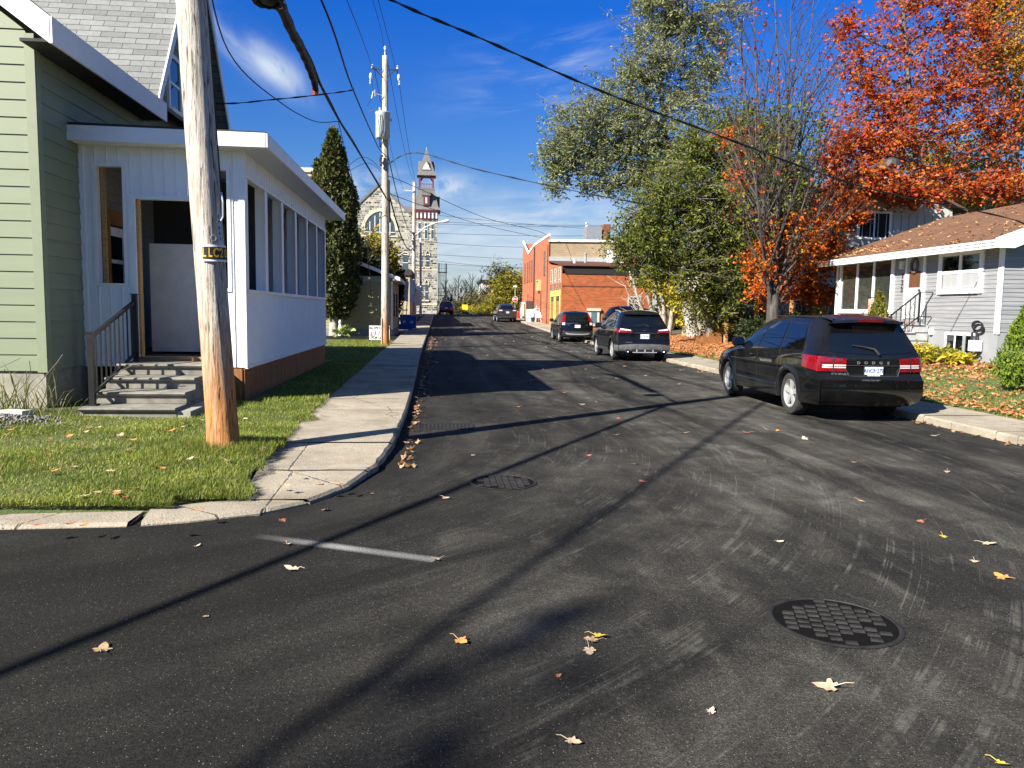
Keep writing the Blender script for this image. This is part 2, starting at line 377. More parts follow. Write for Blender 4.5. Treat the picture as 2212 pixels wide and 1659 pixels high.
def ribbon(mb, inner, outer, top, drop=.16, rough=.0, edge=.03):
    """slab between two matching polylines with a softened kerb edge along the outer one"""
    n = len(inner)
    for i in range(n-1):
        a, b, c, d = inner[i], inner[i+1], outer[i+1], outer[i]
        def P(q, z, k=0):
            dz = 0 if q[1] > 9.5 or q[0] > 4 else (9.5-max(q[1], 6.4))/3.1*.065
            return (q[0], q[1], G(q[1])+max(z-dz, z if z < -.0 else -.02))
        def inn(o, i_): v = Vector((i_[0]-o[0], i_[1]-o[1])).normalized(); return (o[0]+v.x*edge, o[1]+v.y*edge)
        d2 = inn(d, a); c2 = inn(c, b)
        mb.quad(P(a, top), P(d2, top), P(c2, top), P(b, top)); mb.quad(P(d2, top), P(d, top-edge*.8), P(c, top-edge*.8), P(c2, top))
        mb.quad(P(d, top-edge*.8), P(d, top-drop), P(c, top-drop), P(c, top-edge*.8)); mb.quad(P(a, top-drop), P(a, top), P(b, top), P(b, top-drop))
    a, d = inner[0], outer[0]; mb.quad(P(a, top-drop), P(d, top-drop), P(d, top-edge), P(a, top))
    a, d = inner[-1], outer[-1]; mb.quad(P(a, top), P(d, top-edge), P(d, top-drop), P(a, top-drop))
def sub(poly, step):
    out = []
    for (a, b) in zip(poly, poly[1:]):
        k = max(1, int((Vector(b)-Vector(a)).length/step))
        out += [tuple(Vector(a).lerp(Vector(b), i/k)) for i in range(k)]
    return out+[poly[-1]]
mb = MB(); rnd = random.Random(4)
L_out = [(-.52, 94), (-.6, 65), (-.66, 44), (-.62, 27), (-.50, 16), (-.48, 12), (-.52, 9.2), (-.62, 7.9), (-.82, 7.05), (-1.08, 6.55), (-1.42, 6.24)]
L_in = [(-1.5, 94), (-1.85, 65), (-2.15, 44), (-2.05, 27), (-1.95, 19), (-1.88, 12.6), (-1.8, 9.2), (-1.78, 7.9), (-1.72, 7.2), (-1.66, 6.75), (-1.62, 6.55)]
def slabs(inn, out, top, joints):
    """pavement laid as separate slabs with open joints"""
    for k0, k1 in joints:
        ii, oo = inn[k0:k1+1], out[k0:k1+1]
        ribbon(mb, ii, oo, top+rnd.uniform(-.006, .006))
def resample(p, ys):
    res = []
    for y in ys:
        for a, b in zip(p, p[1:]):
            if a[1] >= y >= b[1]:
                t = (a[1]-y)/(a[1]-b[1]); res.append((a[0]+(b[0]-a[0])*t, y)); break
    return res
ysl = [94]; 
while ysl[-1] > 12.7: ysl.append(ysl[-1]-1.55)
for a, b in zip(ysl, ysl[1:]):
    m_ = (a+b)/2; yy = [a, m_, b+.012]
    ribbon(mb, resample(L_in, yy), resample(L_out, yy), .12+rnd.uniform(-.006, .006))
for a, b in ((ysl[-1], 10.6), (10.6, 9.0), (9.0, 7.62)):
    yy = [a+(b+.012-a)*k/14 for k in range(15)]; ribbon(mb, resample(L_in, yy), [(x+.022*mnoise.noise(Vector((0, y*4, 1)))+.014*mnoise.noise(Vector((3, y*13, 1))), y) for x, y in resample(L_out, yy)], .12+rnd.uniform(-.008, .006))
yy = [7.61-k*.075 for k in range(15)]; ribbon(mb, resample(L_in, yy), [(x+.02*mnoise.noise(Vector((0, y*4, 1)))+.014*mnoise.noise(Vector((3, y*13, 1))), y) for x, y in resample(L_out, yy)], .11)
# kerb strip round the corner and along the cross street
ko = [(-1.10, 6.535), (-1.42, 6.24), (-1.9, 6.02), (-2.23, 5.93)]; ki = [(-1.64, 6.62), (-1.72, 6.62), (-2.05, 6.45), (-2.3, 6.34)]
ribbon(mb, ki, ko, .10)
x = -2.33
while x > -14:
    ribbon(mb, [(x, 6.27), (x-.9, 6.22), (x-1.78, 6.2)], [(x, 5.92), (x-.9, 5.88), (x-1.78, 5.86)], .10+rnd.uniform(-.01, .006)); x -= 1.82
structure(mb, 'sidewalk', walk_m)
mb = MB()
R_out = [(7.9, 93), (7.85, 56), (7.88, 30), (7.8, 21), (7.68, 14), (7.66, 9), (7.66, 2)]
R_in = [(9.45, 93), (9.4, 56), (9.4, 30), (9.15, 21), (8.95, 14), (8.9, 9), (8.88, 2)]
y = 93.
while y > 3:
    b = y-1.6
    if not (43.5 < (y+b)/2 < 51.5):
        yy = [y, (y+b)/2, b+.012]; ribbon(mb, resample(R_in, yy), resample(R_out, yy), (.07 if y > 29 and y < 33 else .12)+rnd.uniform(-.006, .006))
    y = b
structure(mb, 'pavement', walk_m)
# driveways
drv = asphalt
mb = MB(); mb.quad((-11, 37.2, .1+G(37)), (-2.0, 39, .1+G(38)), (-2.0, 43.2, .1+G(43)), (-11, 43, .1+G(43)))
structure(mb, 'driveway_path', asphalt)
mb = MB(); mb.quad((7.9, 44.2, G(44)+.03), (24, 45, .36), (24, 50.5, .36), (7.9, 51.2, G(51)+.03)); structure(mb, 'driveway_road', asphalt)

def lawn_z_left(x, y): return .125-.075*max(0, min(1, (7.6-y)/1.4))+.012*max(0, min(6, -1.8-x))+.02*mnoise.noise(Vector((x*.8, y*.8, 1)))+G(y)+.02
def lawn_z_right(x, y):
    t = max(0, min(1, (x-9)/6)); t = t*t*(3-2*t); return .125+.27*t+.02*mnoise.noise(Vector((x*.6, y*.6, 5)))+G(y)*.6
def x_in(poly, y):
    for a, b in zip(poly, poly[1:]):
        if a[1] >= y >= b[1]: return a[0]+(b[0]-a[0])*(a[1]-y)/(a[1]-b[1])
    return poly[-1][0]
mb = MB()
ys = ysteps(6.6, 13, .3)+ysteps(13.6, 37, .9); xs = [0, .12, .3, .6, 1, 1.5, 2, 3, 4, 6, 9, 14]
for a, b in zip(ys, ys[1:]):
    for u, w in zip(xs, xs[1:]):
        q = [(x_in(L_in, y)-.02+.06*mnoise.noise(Vector((0, y*3, 0)))*(1 if k == 0 else 0)-k, y) for y, k in ((a, u), (a, w), (b, w), (b, u))]
        mb.quad(*[(x, y, lawn_z_left(x, y)-(.05 if k else 0)) for (x, y), k in zip(q, (u == 0, 0, 0, u == 0))])
for a, b in zip([6.18, 6.32, 6.45, 6.6], [6.32, 6.45, 6.6, 6.75]):
    for u, w in zip([1.9, 2.4, 3, 4, 6, 9], [2.4, 3, 4, 6, 9, 14]): mb.quad(*[(-x, y, lawn_z_left(-x, y)-(.06 if y < 6.4 or x < 2.5 else 0)) for x, y in ((u, a), (w, a), (w, b), (u, b))][::-1])
structure(mb, 'lawn', turf, 180)
mb = MB(); ys = ysteps(1, 44, 1.); xs = [0, .15, .5, 1, 1.6, 2.3, 3.2, 4.2, 5.5, 7, 10, 16, 30]
for a, b in zip(ys, ys[1:]):
    for u, w in zip(xs, xs[1:]):
        mb.quad(*[(x_in(R_in, y)-.02+k, y, lawn_z_right(x_in(R_in, y)+k, y)-(.04 if k == 0 else 0)) for y, k in ((a, u), (a, w), (b, w), (b, u))])
structure(mb, 'lawn_terrain', turf, 180)
# spray-painted line on the new asphalt
def m_spray():
    t = NT('faded_road_paint'); v = t.coord('Object'); sp = t.node('ShaderNodeSeparateXYZ'); t.l.new(v, sp.inputs[0])
    e = t.math('MULTIPLY', t.ramp(t.math('ABSOLUTE', sp.outputs[1]), [(.0, 1.), (.03, .8), (.07, 0.)]), t.ramp(t.math('ADD', sp.outputs[0], .75), [(.0, .0), (.2, .25), (.75, 1.), (1., .6)]))
    n = t.noise(v, 120, 3, .7); a = t.math('MULTIPLY', e, t.ramp(n, [(.35, .15), (.65, 1.)]))
    tr = t.node('ShaderNodeBsdfTransparent'); mx_ = t.node('ShaderNodeMixShader'); t.set((.42, .42, .41), .9)
    t.l.new(a, mx_.inputs[0]); t.l.new(tr.outputs[0], mx_.inputs[1]); t.l.new(t.bs.outputs[0], mx_.inputs[2]); t.l.new(mx_.outputs[0], t.out.inputs[0]); return t.m
mb = MB(); mb.quad((-.78, -.13, 0), (.72, -.13, 0), (.72, .13, 0), (-.78, .13, 0))
o = mb.build('road_marking', m_spray()); o.location = (-.66, 5.33, .005); o.rotation_euler = (0, 0, radians(-25)); o['kind'] = 'structure'

# ------------------------------------------------------------------ clapboard helper
def clap(mb, p, d, n, L0, L1, z0, z1, e, lap=.018, clip=None, holes=()):
    """horizontal lapped boards: origin p, run direction d, outward normal n, from L0 to L1 and z0 to z1; clip(z)->(l0,l1); holes=(l0,l1,z0,z1)"""
    p = Vector((p[0], p[1], 0)); d = Vector((*d, 0)); n = Vector((*n, 0)); z = z0
    while z < z1-1e-4:
        zt = min(z+e, z1); zm = (z+zt)/2
        segs = [clip(zm) if clip else (L0, L1)]; tri = None
        if clip and not holes: tri = (clip(z), clip(zt))
        for h in holes:
            if h[2] < zm < h[3]:
                ns = []
                for s0, s1 in segs:
                    if h[1] <= s0 or h[0] >= s1: ns.append((s0, s1)); continue
                    if h[0] > s0: ns.append((s0, h[0]))
                    if h[1] < s1: ns.append((h[1], s1))
                segs = ns
        for s0, s1 in segs:
            if s1-s0 < .01: continue
            a = p+d*s0; b = p+d*s1; up = Vector((0, 0, 1)); a2, b2 = a, b
            if tri: a = p+d*tri[0][0]; b = p+d*tri[0][1]; a2 = p+d*tri[1][0]; b2 = p+d*max(tri[1][1], tri[1][0])
            mb.quad(a+n*lap+up*z, b+n*lap+up*z, b2+up*zt+n*.002, a2+up*zt+n*.002)
            mb.quad(a+up*z-n*.004, b+up*z-n*.004, b+n*lap+up*z, a+n*lap+up*z)
        z += e
def window(parent, c, w, h, axis, sgn, mats, panes=(1, 1), fw=.07, proud=.05, name='window', sill=True, glassmat=None, depth=.02, curtains=None):
    """framed window on a wall; axis 'x' = wall normal along x. Part 'window' (frame) > pane"""
    mb = MB(); u0, u1, z0, z1 = -w/2, w/2, -h/2, h/2
    def B(u0, u1, z0, z1, n0, n1):
        n0, n1 = sorted((n0*sgn, n1*sgn))
        if axis == 'x': mb.box(c[0]+n0, c[0]+n1, c[1]+u0, c[1]+u1, c[2]+z0, c[2]+z1)
        else: mb.box(c[0]+u0, c[0]+u1, c[1]+n0, c[1]+n1, c[2]+z0, c[2]+z1)
    B(u0-fw, u0, z0-fw, z1+fw, -.01, proud); B(u1, u1+fw, z0-fw, z1+fw, -.01, proud); B(u0, u1, z1, z1+fw, -.01, proud); B(u0, u1, z0-fw, z0, -.01, proud+(.03 if sill else 0))
    for i in range(1, panes[0]): k = u0+w*i/panes[0]; B(k-fw*.35, k+fw*.35, z0, z1, -.008, proud*.8)
    for i in range(1, panes[1]): k = z0+h*i/panes[1]; B(u0, u1, k-fw*.3, k+fw*.3, -.006, proud*.65)
    f = mb.build(name, mats, parent)
    mb = MB(); g0 = depth*sgn
    if axis == 'x': mb.quad((c[0]+g0, c[1]+u0, c[2]+z0), (c[0]+g0, c[1]+u1, c[2]+z0), (c[0]+g0, c[1]+u1, c[2]+z1), (c[0]+g0, c[1]+u0, c[2]+z1))
    else: mb.quad((c[0]+u0, c[1]+g0, c[2]+z0), (c[0]+u1, c[1]+g0, c[2]+z0), (c[0]+u1, c[1]+g0, c[2]+z1), (c[0]+u0, c[1]+g0, c[2]+z1))
    mb.build('pane', glassmat or glass, f); return f

# ------------------------------------------------------------------ green house on the left corner
green = plain('sage_green_siding', (.19, .222, .14), .55, var=.06, scale=2, stretch=(.3, .3, 3), bump=.08)
fascia_m = plain('white_aluminium_fascia', (.82, .82, .83), .4, var=.04, scale=2)
grey_sh = brickmat('grey_shingles', 'x', (.21, .22, .218), (.14, .147, .145), (.03, .03, .03), .44, .124, .006, .2, .35, bias=-.1)
grey_sh2 = brickmat('grey_shingles_side', 'y', (.30, .32, .325), (.19, .20, .205), (.05, .05, .05), .34, .098, .006, .2, .35)
HX, HY = -5.5, 11.4
gh = thing('green_house', 'sage green clapboard house with grey shingled roof, nearest house on the left', 'house', (-9, 15, .2))
EZ = 5.28; cyA, cyB = 14.95, 20.1; PITCH = .76
mb = MB()
mb.cur = 0
# south gable wall (faces the camera) and east wall (faces the street)
clap(mb, (HX-9, HY), (1, 0), (0, -1), 0, 9, .72, EZ+4, .232, clip=lambda z: (0, 9) if z < EZ else (0+(z-EZ)/PITCH, 9-(z-EZ)/PITCH))
clap(mb, (HX, HY), (0, 1), (1, 0), 0, 12, .72, EZ+3.9, .232, clip=lambda z: (0, 12) if z < EZ else (cyA-HY+.15+(z-EZ)/1.6, cyB-HY-.15-(z-EZ)/1.6))
mb.box(HX-9, HX-.03, HY+.03, HY+11.9, .5, EZ-.1)
mb.build('wall', green, gh)
mb = MB(); mb.box(HX-.10, HX+.03, HY-.035, HY-.02, .70, EZ+.02); mb.box(HX+.018, HX+.034, HY-.02, HY+.1, .70, EZ+.02); mb.build('corner_board', plain('sage_trim', (.215, .25, .16), .5, var=.04), gh)
mb = MB(); mb.box(HX-9, HX-.02, HY+.02, HY+12, -.2, .73); mb.build('foundation', found, gh)
# main roof: ridge along the street; cross gable towards the street
xe = HX+.42; ze = EZ+.1
mb = MB(); mb.cur = 1
rx, rz = HX-4.5, ze+.76*4.92
y0, y1 = HY-.38, HY+12.4
def slab(a, b, c, d, th=.06):
    n = (Vector(b)-Vector(a)).cross(Vector(d)-Vector(a)).normalized()*th
    mb.prism([a, b, c, d], -n)
slab((xe, y0, ze), (xe, y1, ze), (rx, y1, rz), (rx, y0, rz)); slab((2*rx-xe, y1, ze), (2*rx-xe, y0, ze), (rx, y0, rz), (rx, y1, rz))
cy0, cy1 = 14.95, 20.1; cym = (cy0+cy1)/2; cz = ze+.02; ch = (cym-cy0)*1.6; kx = .76
mb.cur = 0
xg = xe-.02
slab((xg, cy0, cz+.03), (xg, cym, cz+ch), (xg-ch*1.02, cym, cz+ch), (xg-.01, cy0, cz+.03)) if False else None
mb.prism([(xg, cy0, cz+.05), (xg, cym, cz+ch), (xg-ch/kx-.3, cym, cz+ch), (xg-.35, cy0, cz+.05)], (0, .05, -.03))
mb.prism([(xg, cy1, cz+.05), (xg-.35, cy1, cz+.05), (xg-ch/kx-.3, cym, cz+ch), (xg, cym, cz+ch)], (0, -.05, -.03))
mb.build('roof', [grey_sh, grey_sh2], gh)
# white fascia: rake on the south gable, eave along the street, rake of the cross gable
mb = MB(); dz = .35
s_ = (rz-ze)/(xe-rx)
mb.prism([(xe, y0-.03, ze+.03), (xe, y0-.03, ze+.03-dz), (rx, y0-.03, rz+.03-dz), (rx, y0-.03, rz+.03)], (0, .03, 0))
mb.build('rake_board', fascia_m, gh)
mb = MB(); mb.box(xe-.01, xe+.025, y0-.03, cy0+.35, ze-.31, ze+.03); mb.box(HX+.02, xe+.02, cy0+.33, cy0+.352, ze-.31, ze-.02); mb.build('eave_fascia', fascia_m, gh)
mb = MB(); mb.box(HX+.02, xe-.012, y0, cy0+.328, ze-.29, ze-.25); mb.build('soffit', plain('shade_toned_soffit', (.03, .03, .028), .8), gh)  # soffit colour darkened: the shade under the eave is put into it
mb = MB()
mb.prism([(xe+.03, cy0-.02, cz+.07), (xe+.03, cy0-.02, cz-.2), (xe+.03, cym, cz+ch-.2), (xe+.03, cym, cz+ch+.09)], (-.03, 0, 0))
mb.prism([(xe+.03, cy1+.02, cz+.07), (xe+.03, cym, cz+ch+.09), (xe+.03, cym, cz+ch-.2), (xe+.03, cy1+.02, cz-.2)], (-.03, 0, 0))
mb.build('gable_fascia', fascia_m, gh)
window(gh, (HX+.02, 17.0, 6.2), .62, 1.0, 'x', 1, white, (1, 2), .09, .05)

# ------------------------------------------------------------------ white enclosed porch
PX, PY, PB, PT, PBY = -3.05, 12.62, .70, 4.09, 21.4
po = thing('enclosed_porch', 'unfinished white porch with open window holes beside the green house', 'porch', (-4.3, 17, .15))
vb = plain('white_vertical_siding', (.87, .87, .87), .42, var=.04, scale=2)
def vboards(mb, p, d, n, l0, l1, z0, z1, w=.13, bat=.022):
    """vertical board siding: flat sheet and thin raised ribs"""
    p = Vector(p); d = Vector(d); n = Vector(n); up = Vector((0, 0, 1))
    a = p+d*l0; b = p+d*l1
    mb.quad(a+up*z0, b+up*z0, b+up*z1, a+up*z1); k = math.ceil(l0/w)*w
    while k < l1-.01:
        c = p+d*k; h = n*.018
        mb.prism([c+up*z0, c+d*bat+up*z0, c+d*bat*.75+up*z0+h], up*(z1-z0)); k += w
mb = MB()
fx0 = HX+.0
# south face: y = PY; openings: narrow window, doorway, right window
F = dict(p=(0, PY, 0), d=(1, 0, 0), n=(0, -1, 0))
def south(l0, l1, z0, z1, w=.17): vboards(mb, F['p'], F['d'], F['n'], l0, l1, z0, z1, w)
W1 = (-5.25, -4.86, 2.0, 3.78); DR = (-4.68, -3.66, .86, 3.3); W2 = (-3.62, -3.30, 1.95, 3.78)
south(fx0, W1[0], PB, PT); south(W1[0], W1[1], PB, W1[2]); south(W1[0], W1[1], W1[3], PT); south(W1[1], DR[0], PB, PT)
south(DR[0], DR[1], DR[3], PT); south(DR[0], DR[1], PB, DR[2]); south(DR[1], W2[0], PB, PT); south(W2[0], W2[1], PB, W2[2]); south(W2[0], W2[1], W2[3], PT); south(W2[1], PX, PB, PT)
# thickness of the front wall
for (a, b, c_, d_) in (W1, DR, W2):
    mb.box(a-.06, a-.005, PY+.004, PY+.14, c_-.06, d_+.06); mb.box(b+.005, b+.06, PY+.004, PY+.14, c_-.06, d_+.06); mb.box(a-.005, b+.005, PY+.004, PY+.14, d_+.005, d_+.06); mb.box(a-.005, b+.005, PY+.004, PY+.14, c_-.06, c_-.005)
# east face, lower panel and header
vboards(mb, (PX, 0, 0), (0, 1, 0), (1, 0, 0), PY, PBY, PB, 1.9, .105, .03)
vboards(mb, (PX, 0, 0), (0, 1, 0), (1, 0, 0), PY, PBY, 3.72, PT+.02, .21)
mb.box(PX-.14, PX-.01, PY+.15, PBY, PB, 1.9)
mb.box(PX-.14, PX-.01, PY+.15, PBY, 3.72, PT)
mb.box(HX, PX-.14, PBY-.1, PBY, PB, PT)
mb.build('wall', vb, po)
for (a, b, c_, d_) in (W1, W2):
    mb = MB()
    for q in ((a-.05, a, c_-.05, d_+.05), (b, b+.05, c_-.05, d_+.05), (a, b, d_, d_+.05), (a, b, c_-.05, c_)): mb.box(q[0], q[1], PY-.025, PY+.0, q[2], q[3])
    mb.build('window_trim', white, po)
mb = MB()
for q in ((DR[0]-.09, DR[0], DR[2], DR[3]+.07), (DR[1], DR[1]+.09, DR[2], DR[3]+.07), (DR[0], DR[1], DR[3], DR[3]+.07)): mb.box(q[0], q[1], PY-.03, PY, q[2], q[3])
mb.build('door_frame', white, po)
mb = MB(); mb.box(DR[0]-.0, DR[0]+.035, PY+.02, PY+.13, DR[2], DR[3]); mb.box(W1[0]+.0, W1[0]+.04, PY+.15, PY+.26, 1.6, 3.85); mb.box(W1[0]+.3, W1[0]+.36, PY+.5, PY+.6, 1.2, 3.85); mb.build('stud', wood_new, po)
# posts of the street side
npost = 6; gap = (PBY-PY-.2)/npost
for i in range(npost+1):
    y = PY+.13+i*gap
    mb = MB(); mb.box(PX-.16, PX+.012, y-.10, y+.10, 1.9, 3.72); mb.box(PX-.0, PX+.022, y-.13, y-.10, 1.9, 3.72) if i else None
    mb.build('post', vb if i else white, po)
mb = MB(); mb.box(PX-.18, PX+.05, PY+.075, PBY, 1.885, 1.94); mb.box(PX-.02, PX+.03, PY-.012, PBY, PB-.02, PB+.03); mb.box(PX-.02, PX+.03, PY-.01, PBY, 3.69, 3.735); mb.build('sill', white, po)
mb = MB(); mb.box(PX-.07, PX+.02, PY-.02, PY+.07, PB, PT); mb.build('corner_trim', white, po); mb = MB(); mb.box(fx0, fx0+.07, PY-.02, PY, PB, PT); mb.build('corner_trim', white, po)
# roof
OX, OY0, OY1, RZ = -2.62, 12.28, 22.1, 4.12
mb = MB()
mb.prism([(HX+.02, OY0, RZ+.20), (OX, OY0, RZ+.16), (OX, OY1, RZ+.16), (HX+.02, OY1, RZ+.20)], (0, 0, .035))
mb.build('roof', plain('dark_roofing', (.03, .03, .032), .85, bump=.4), po)
mb = MB(); mb.prism([(HX-.06, OY0-.02, RZ+.19), (HX-.06, OY0-.02, RZ-.03), (OX, OY0-.02, RZ-.04), (OX, OY0-.02, RZ+.17)], (0, .03, 0))
mb.box(OX-.01, OX+.025, OY0-.02, OY1, RZ-.04, RZ+.165); mb.build('fascia', fascia_m, po)
mb = MB()
for i in range(28):
    y = OY0+.02+i*.35; mb.box(HX+.03, OX-.012, y, min(y+.342, OY1), RZ-.035, RZ-.025)
mb.build('soffit', plain('white_soffit', (.66, .67, .69), .5, var=.04), po)
mb = MB(); mb.box(HX, PX-.15, PY+.15, PBY-.1, PB+.09, PB+.16); mb.build('floor', plain('porch_boards', (.06, .045, .03), .8), po)
mb = MB()
k = PY+.02
while k < PBY-.05: mb.box(PX-.06, PX-.03-.004*random.random(), k, k+.132, -.05, PB-.02); k += .138
for i, x in enumerate([PX-.06-.14*j for j in range(1, 4)]): mb.box(x, x+.134, PY+.0, PY+.02, -.05, PB-.02)
mb.build('skirt', wood_stain, po)
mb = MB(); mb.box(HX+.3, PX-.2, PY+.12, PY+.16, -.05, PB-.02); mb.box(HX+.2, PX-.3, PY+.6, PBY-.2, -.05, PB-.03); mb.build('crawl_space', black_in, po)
mb = MB(); mb.box(-4.75, DR[1]+.1, PY-.045, PY-.005, .72, .86); mb.build('threshold', plain('orange_lumber', (.42, .20, .06), .6, var=.25, scale=3, stretch=(1.5, 8, 20)), po)
# back wall seen inside (old grey clapboard of the house) and inner white door
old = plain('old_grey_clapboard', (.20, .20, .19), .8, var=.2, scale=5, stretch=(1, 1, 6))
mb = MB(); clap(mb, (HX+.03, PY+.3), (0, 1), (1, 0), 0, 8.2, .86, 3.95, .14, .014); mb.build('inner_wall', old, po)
mb = MB(); mb.box(HX+.04, HX+.12, PY+.62, PY+1.4, .9, 2.95); d_ = mb.build('door', white_dirty, po)
mb = MB(); mb.box(HX+.121, HX+.13, PY+.78, PY+1.24, 1.9, 2.35); mb.box(HX+.121, HX+.13, PY+.78, PY+1.24, 2.42, 2.8); mb.build('pane', glass, d_)
mb = MB(); mb.box(HX+.05, HX+.2, PY+.5, PY+.6, .86, 3.2); mb.box(HX+.05, HX+.2, PY+1.42, PY+1.52, .86, 3.2); mb.box(HX+.05, HX+.2, PY+.6, PY+1.42, 2.97, 3.2); mb.build('door_casing', wood_stain, po)
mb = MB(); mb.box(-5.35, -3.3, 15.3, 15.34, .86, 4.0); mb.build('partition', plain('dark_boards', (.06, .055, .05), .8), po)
mb = MB(); mb.box(-4.55, -4.05, 15.24, 15.3, 2.75, 3.2); mb.build('plywood_patch', plain('plywood', (.30, .20, .10), .8, var=.3, scale=8), po)

# refrigerator
fr_m = plain('dull_white_enamel', (.42, .42, .42), .45, var=.12, scale=4)
fr = thing('refrigerator', 'old white refrigerator standing inside the porch doorway', 'refrigerator', (-4.2, 13.6, .86))
mb = MB(); mb.box(-4.75, -3.93, 13.35, 14.0, .9, 2.68); mb.build('body', fr_m, fr)
mb = MB(); mb.box(-3.92, -3.84, 13.36, 13.99, .95, 2.0); d_ = mb.build('door', fr_m, fr); mb = MB(); mb.tube([(-3.83, 13.44, 1.35), (-3.79, 13.44, 1.45), (-3.79, 13.44, 1.85), (-3.83, 13.44, 1.95)], .014, 6); mb.build('handle', white, d_)
mb = MB(); mb.box(-3.92, -3.84, 13.36, 13.99, 2.02, 2.67); d_ = mb.build('freezer_door', fr_m, fr); mb = MB(); mb.tube([(-3.83, 13.44, 2.07), (-3.79, 13.44, 2.15), (-3.79, 13.44, 2.4), (-3.83, 13.44, 2.48)], .014, 6); mb.build('handle', white, d_)

# concrete steps and black handrail
st = thing('concrete_steps', 'precast concrete steps climbing to the white porch doorway', 'steps', (-4.2, 11.5, .1))
mb = MB(); sx0, sx1 = -4.74, -3.5
for i in range(4):
    yf = 10.62+i*.42; zt = .30+i*.165; xx1 = sx1-.0
    # each tread has a rounded nosing
    prof = [(yf+.03, zt-.16), (yf+.03, zt-.055), (yf-.012, zt-.045), (yf-.03, zt-.022), (yf-.02, zt-.004), (yf+.0, zt), (12.58, zt), (12.58, zt-.16)]
    mb.prism([(sx0, y, z) for y, z in prof], (xx1-sx0, 0, 0))
    if i == 0: mb.box(sx0, sx1, yf+.04, 12.57, -.05, zt-.158)
mb.build('treads', conc, st, 30)
mb = MB(); mb.box(sx1+.005, sx1+.18, 10.66, 12.55, -.05, .25); mb.build('base_block', found, st)
hr = thing('stair_railing', 'black metal railing on the left side of the concrete steps', 'railing', (-4.68, 10.75, .3))
A = Vector((-4.66, 10.86, .3)); B_ = Vector((-4.66, 12.42, .80)); hgt = .92
mb = MB(); mb.box(A.x-.035, A.x+.035, A.y-.035, A.y+.035, A.z, A.z+hgt+.06); mb.box(A.x-.07, A.x+.07, A.y-.07, A.y+.07, A.z, A.z+.02); mb.box(A.x-.045, A.x+.045, A.y-.045, A.y+.045, A.z+hgt+.06, A.z+hgt+.08); mb.build('post', black_metal, hr)
mb = MB(); mb.box(B_.x-.035, B_.x+.035, B_.y-.035, B_.y+.035, B_.z, B_.z+hgt+.1); mb.box(B_.x-.045, B_.x+.045, B_.y-.045, B_.y+.045, B_.z+hgt+.1, B_.z+hgt+.12); mb.build('post', black_metal, hr)
mb = MB(); mb.bar(A+Vector((0, 0, hgt)), B_+Vector((0, 0, hgt)), .05, .045); mb.build('top_rail', black_metal, hr)
mb = MB(); mb.bar(A+Vector((0, 0, .14)), B_+Vector((0, 0, .14)), .035, .035); mb.build('bottom_rail', black_metal, hr)
for i in range(1, 10):
    p = A.lerp(B_, i/10); mb = MB(); mb.box(p.x-.009, p.x+.009, p.y-.009, p.y+.009, p.z+.15, p.z+hgt-.01); mb.build('baluster', black_metal, hr)
# ------------------------------------------------------------------ cars
tyre_m = plain('tyre_rubber', (.022, .022, .022), .85, var=.3, scale=20)
well_m = plain('wheel_well_black', (.006, .006, .006), .95)
clad_m = plain('grey_plastic_cladding', (.035, .036, .037), .6, var=.2)
chrome = plain('chrome', (.6, .61, .62), .15, 1.0, var=.05)
alloy = plain('silver_alloy', (.36, .365, .37), .35, .15, var=.06, coat=.3)
def lensmat(name, lo, hi):
    t = NT(name); v = t.coord('Object'); c = t.voro(v, 80, 'Color'); se = t.node('ShaderNodeSeparateColor'); t.l.new(c, se.inputs[0]); d = t.voro(v, 80)
    t.set(t.ramp(se.outputs[0], [(.2, lo), (.9, hi)]), .12, coat=1., spec=.6); t.bump(d, .12, .004); return t.m
red_lamp = lensmat('red_lens', (.11, .002, .004), (.24, .005, .009))
clear_lamp = plain('clear_lens', (.75, .66, .66), .1, var=.15, scale=40, coat=.6)
dark_red = plain('dark_red_lens', (.12, .004, .006), .1, spec=.8)
plate_w = plain('plate_white', (.75, .76, .77), .45, var=.03)
plate_b = plain('plate_blue_text', (.02, .10, .35), .5)
badge_m = plain('badge_silver', (.5, .5, .5), .3, .8)

def interp(tab, x):
    if x <= tab[0][0]: return tab[0][1]
    for (a, b), (c, d) in zip(tab, tab[1:]):
        if x <= c: return b+(d-b)*(x-a)/(c-a)
    return tab[-1][1]
def smooth_tab(tab):
    """monotone cubic through the table so outlines are round, not faceted"""
    xs = [t[0] for t in tab]; y = [t[1] for t in tab]; n = len(xs)
    d = [(y[i+1]-y[i])/(xs[i+1]-xs[i]) for i in range(n-1)]; m = [d[0]]+[0 if d[i-1]*d[i] <= 0 else 2*d[i-1]*d[i]/(d[i-1]+d[i]) for i in range(1, n-1)]+[d[-1]]
    def f(x):
        if x <= xs[0]: return y[0]
        if x >= xs[-1]: return y[-1]
        i = 0
        while xs[i+1] < x: i += 1
        h = xs[i+1]-xs[i]; t = (x-xs[i])/h
        return y[i]*(1+2*t)*(1-t)**2+m[i]*h*t*(1-t)**2+y[i+1]*t*t*(3-2*t)+m[i+1]*h*t*t*(t-1)
    return f

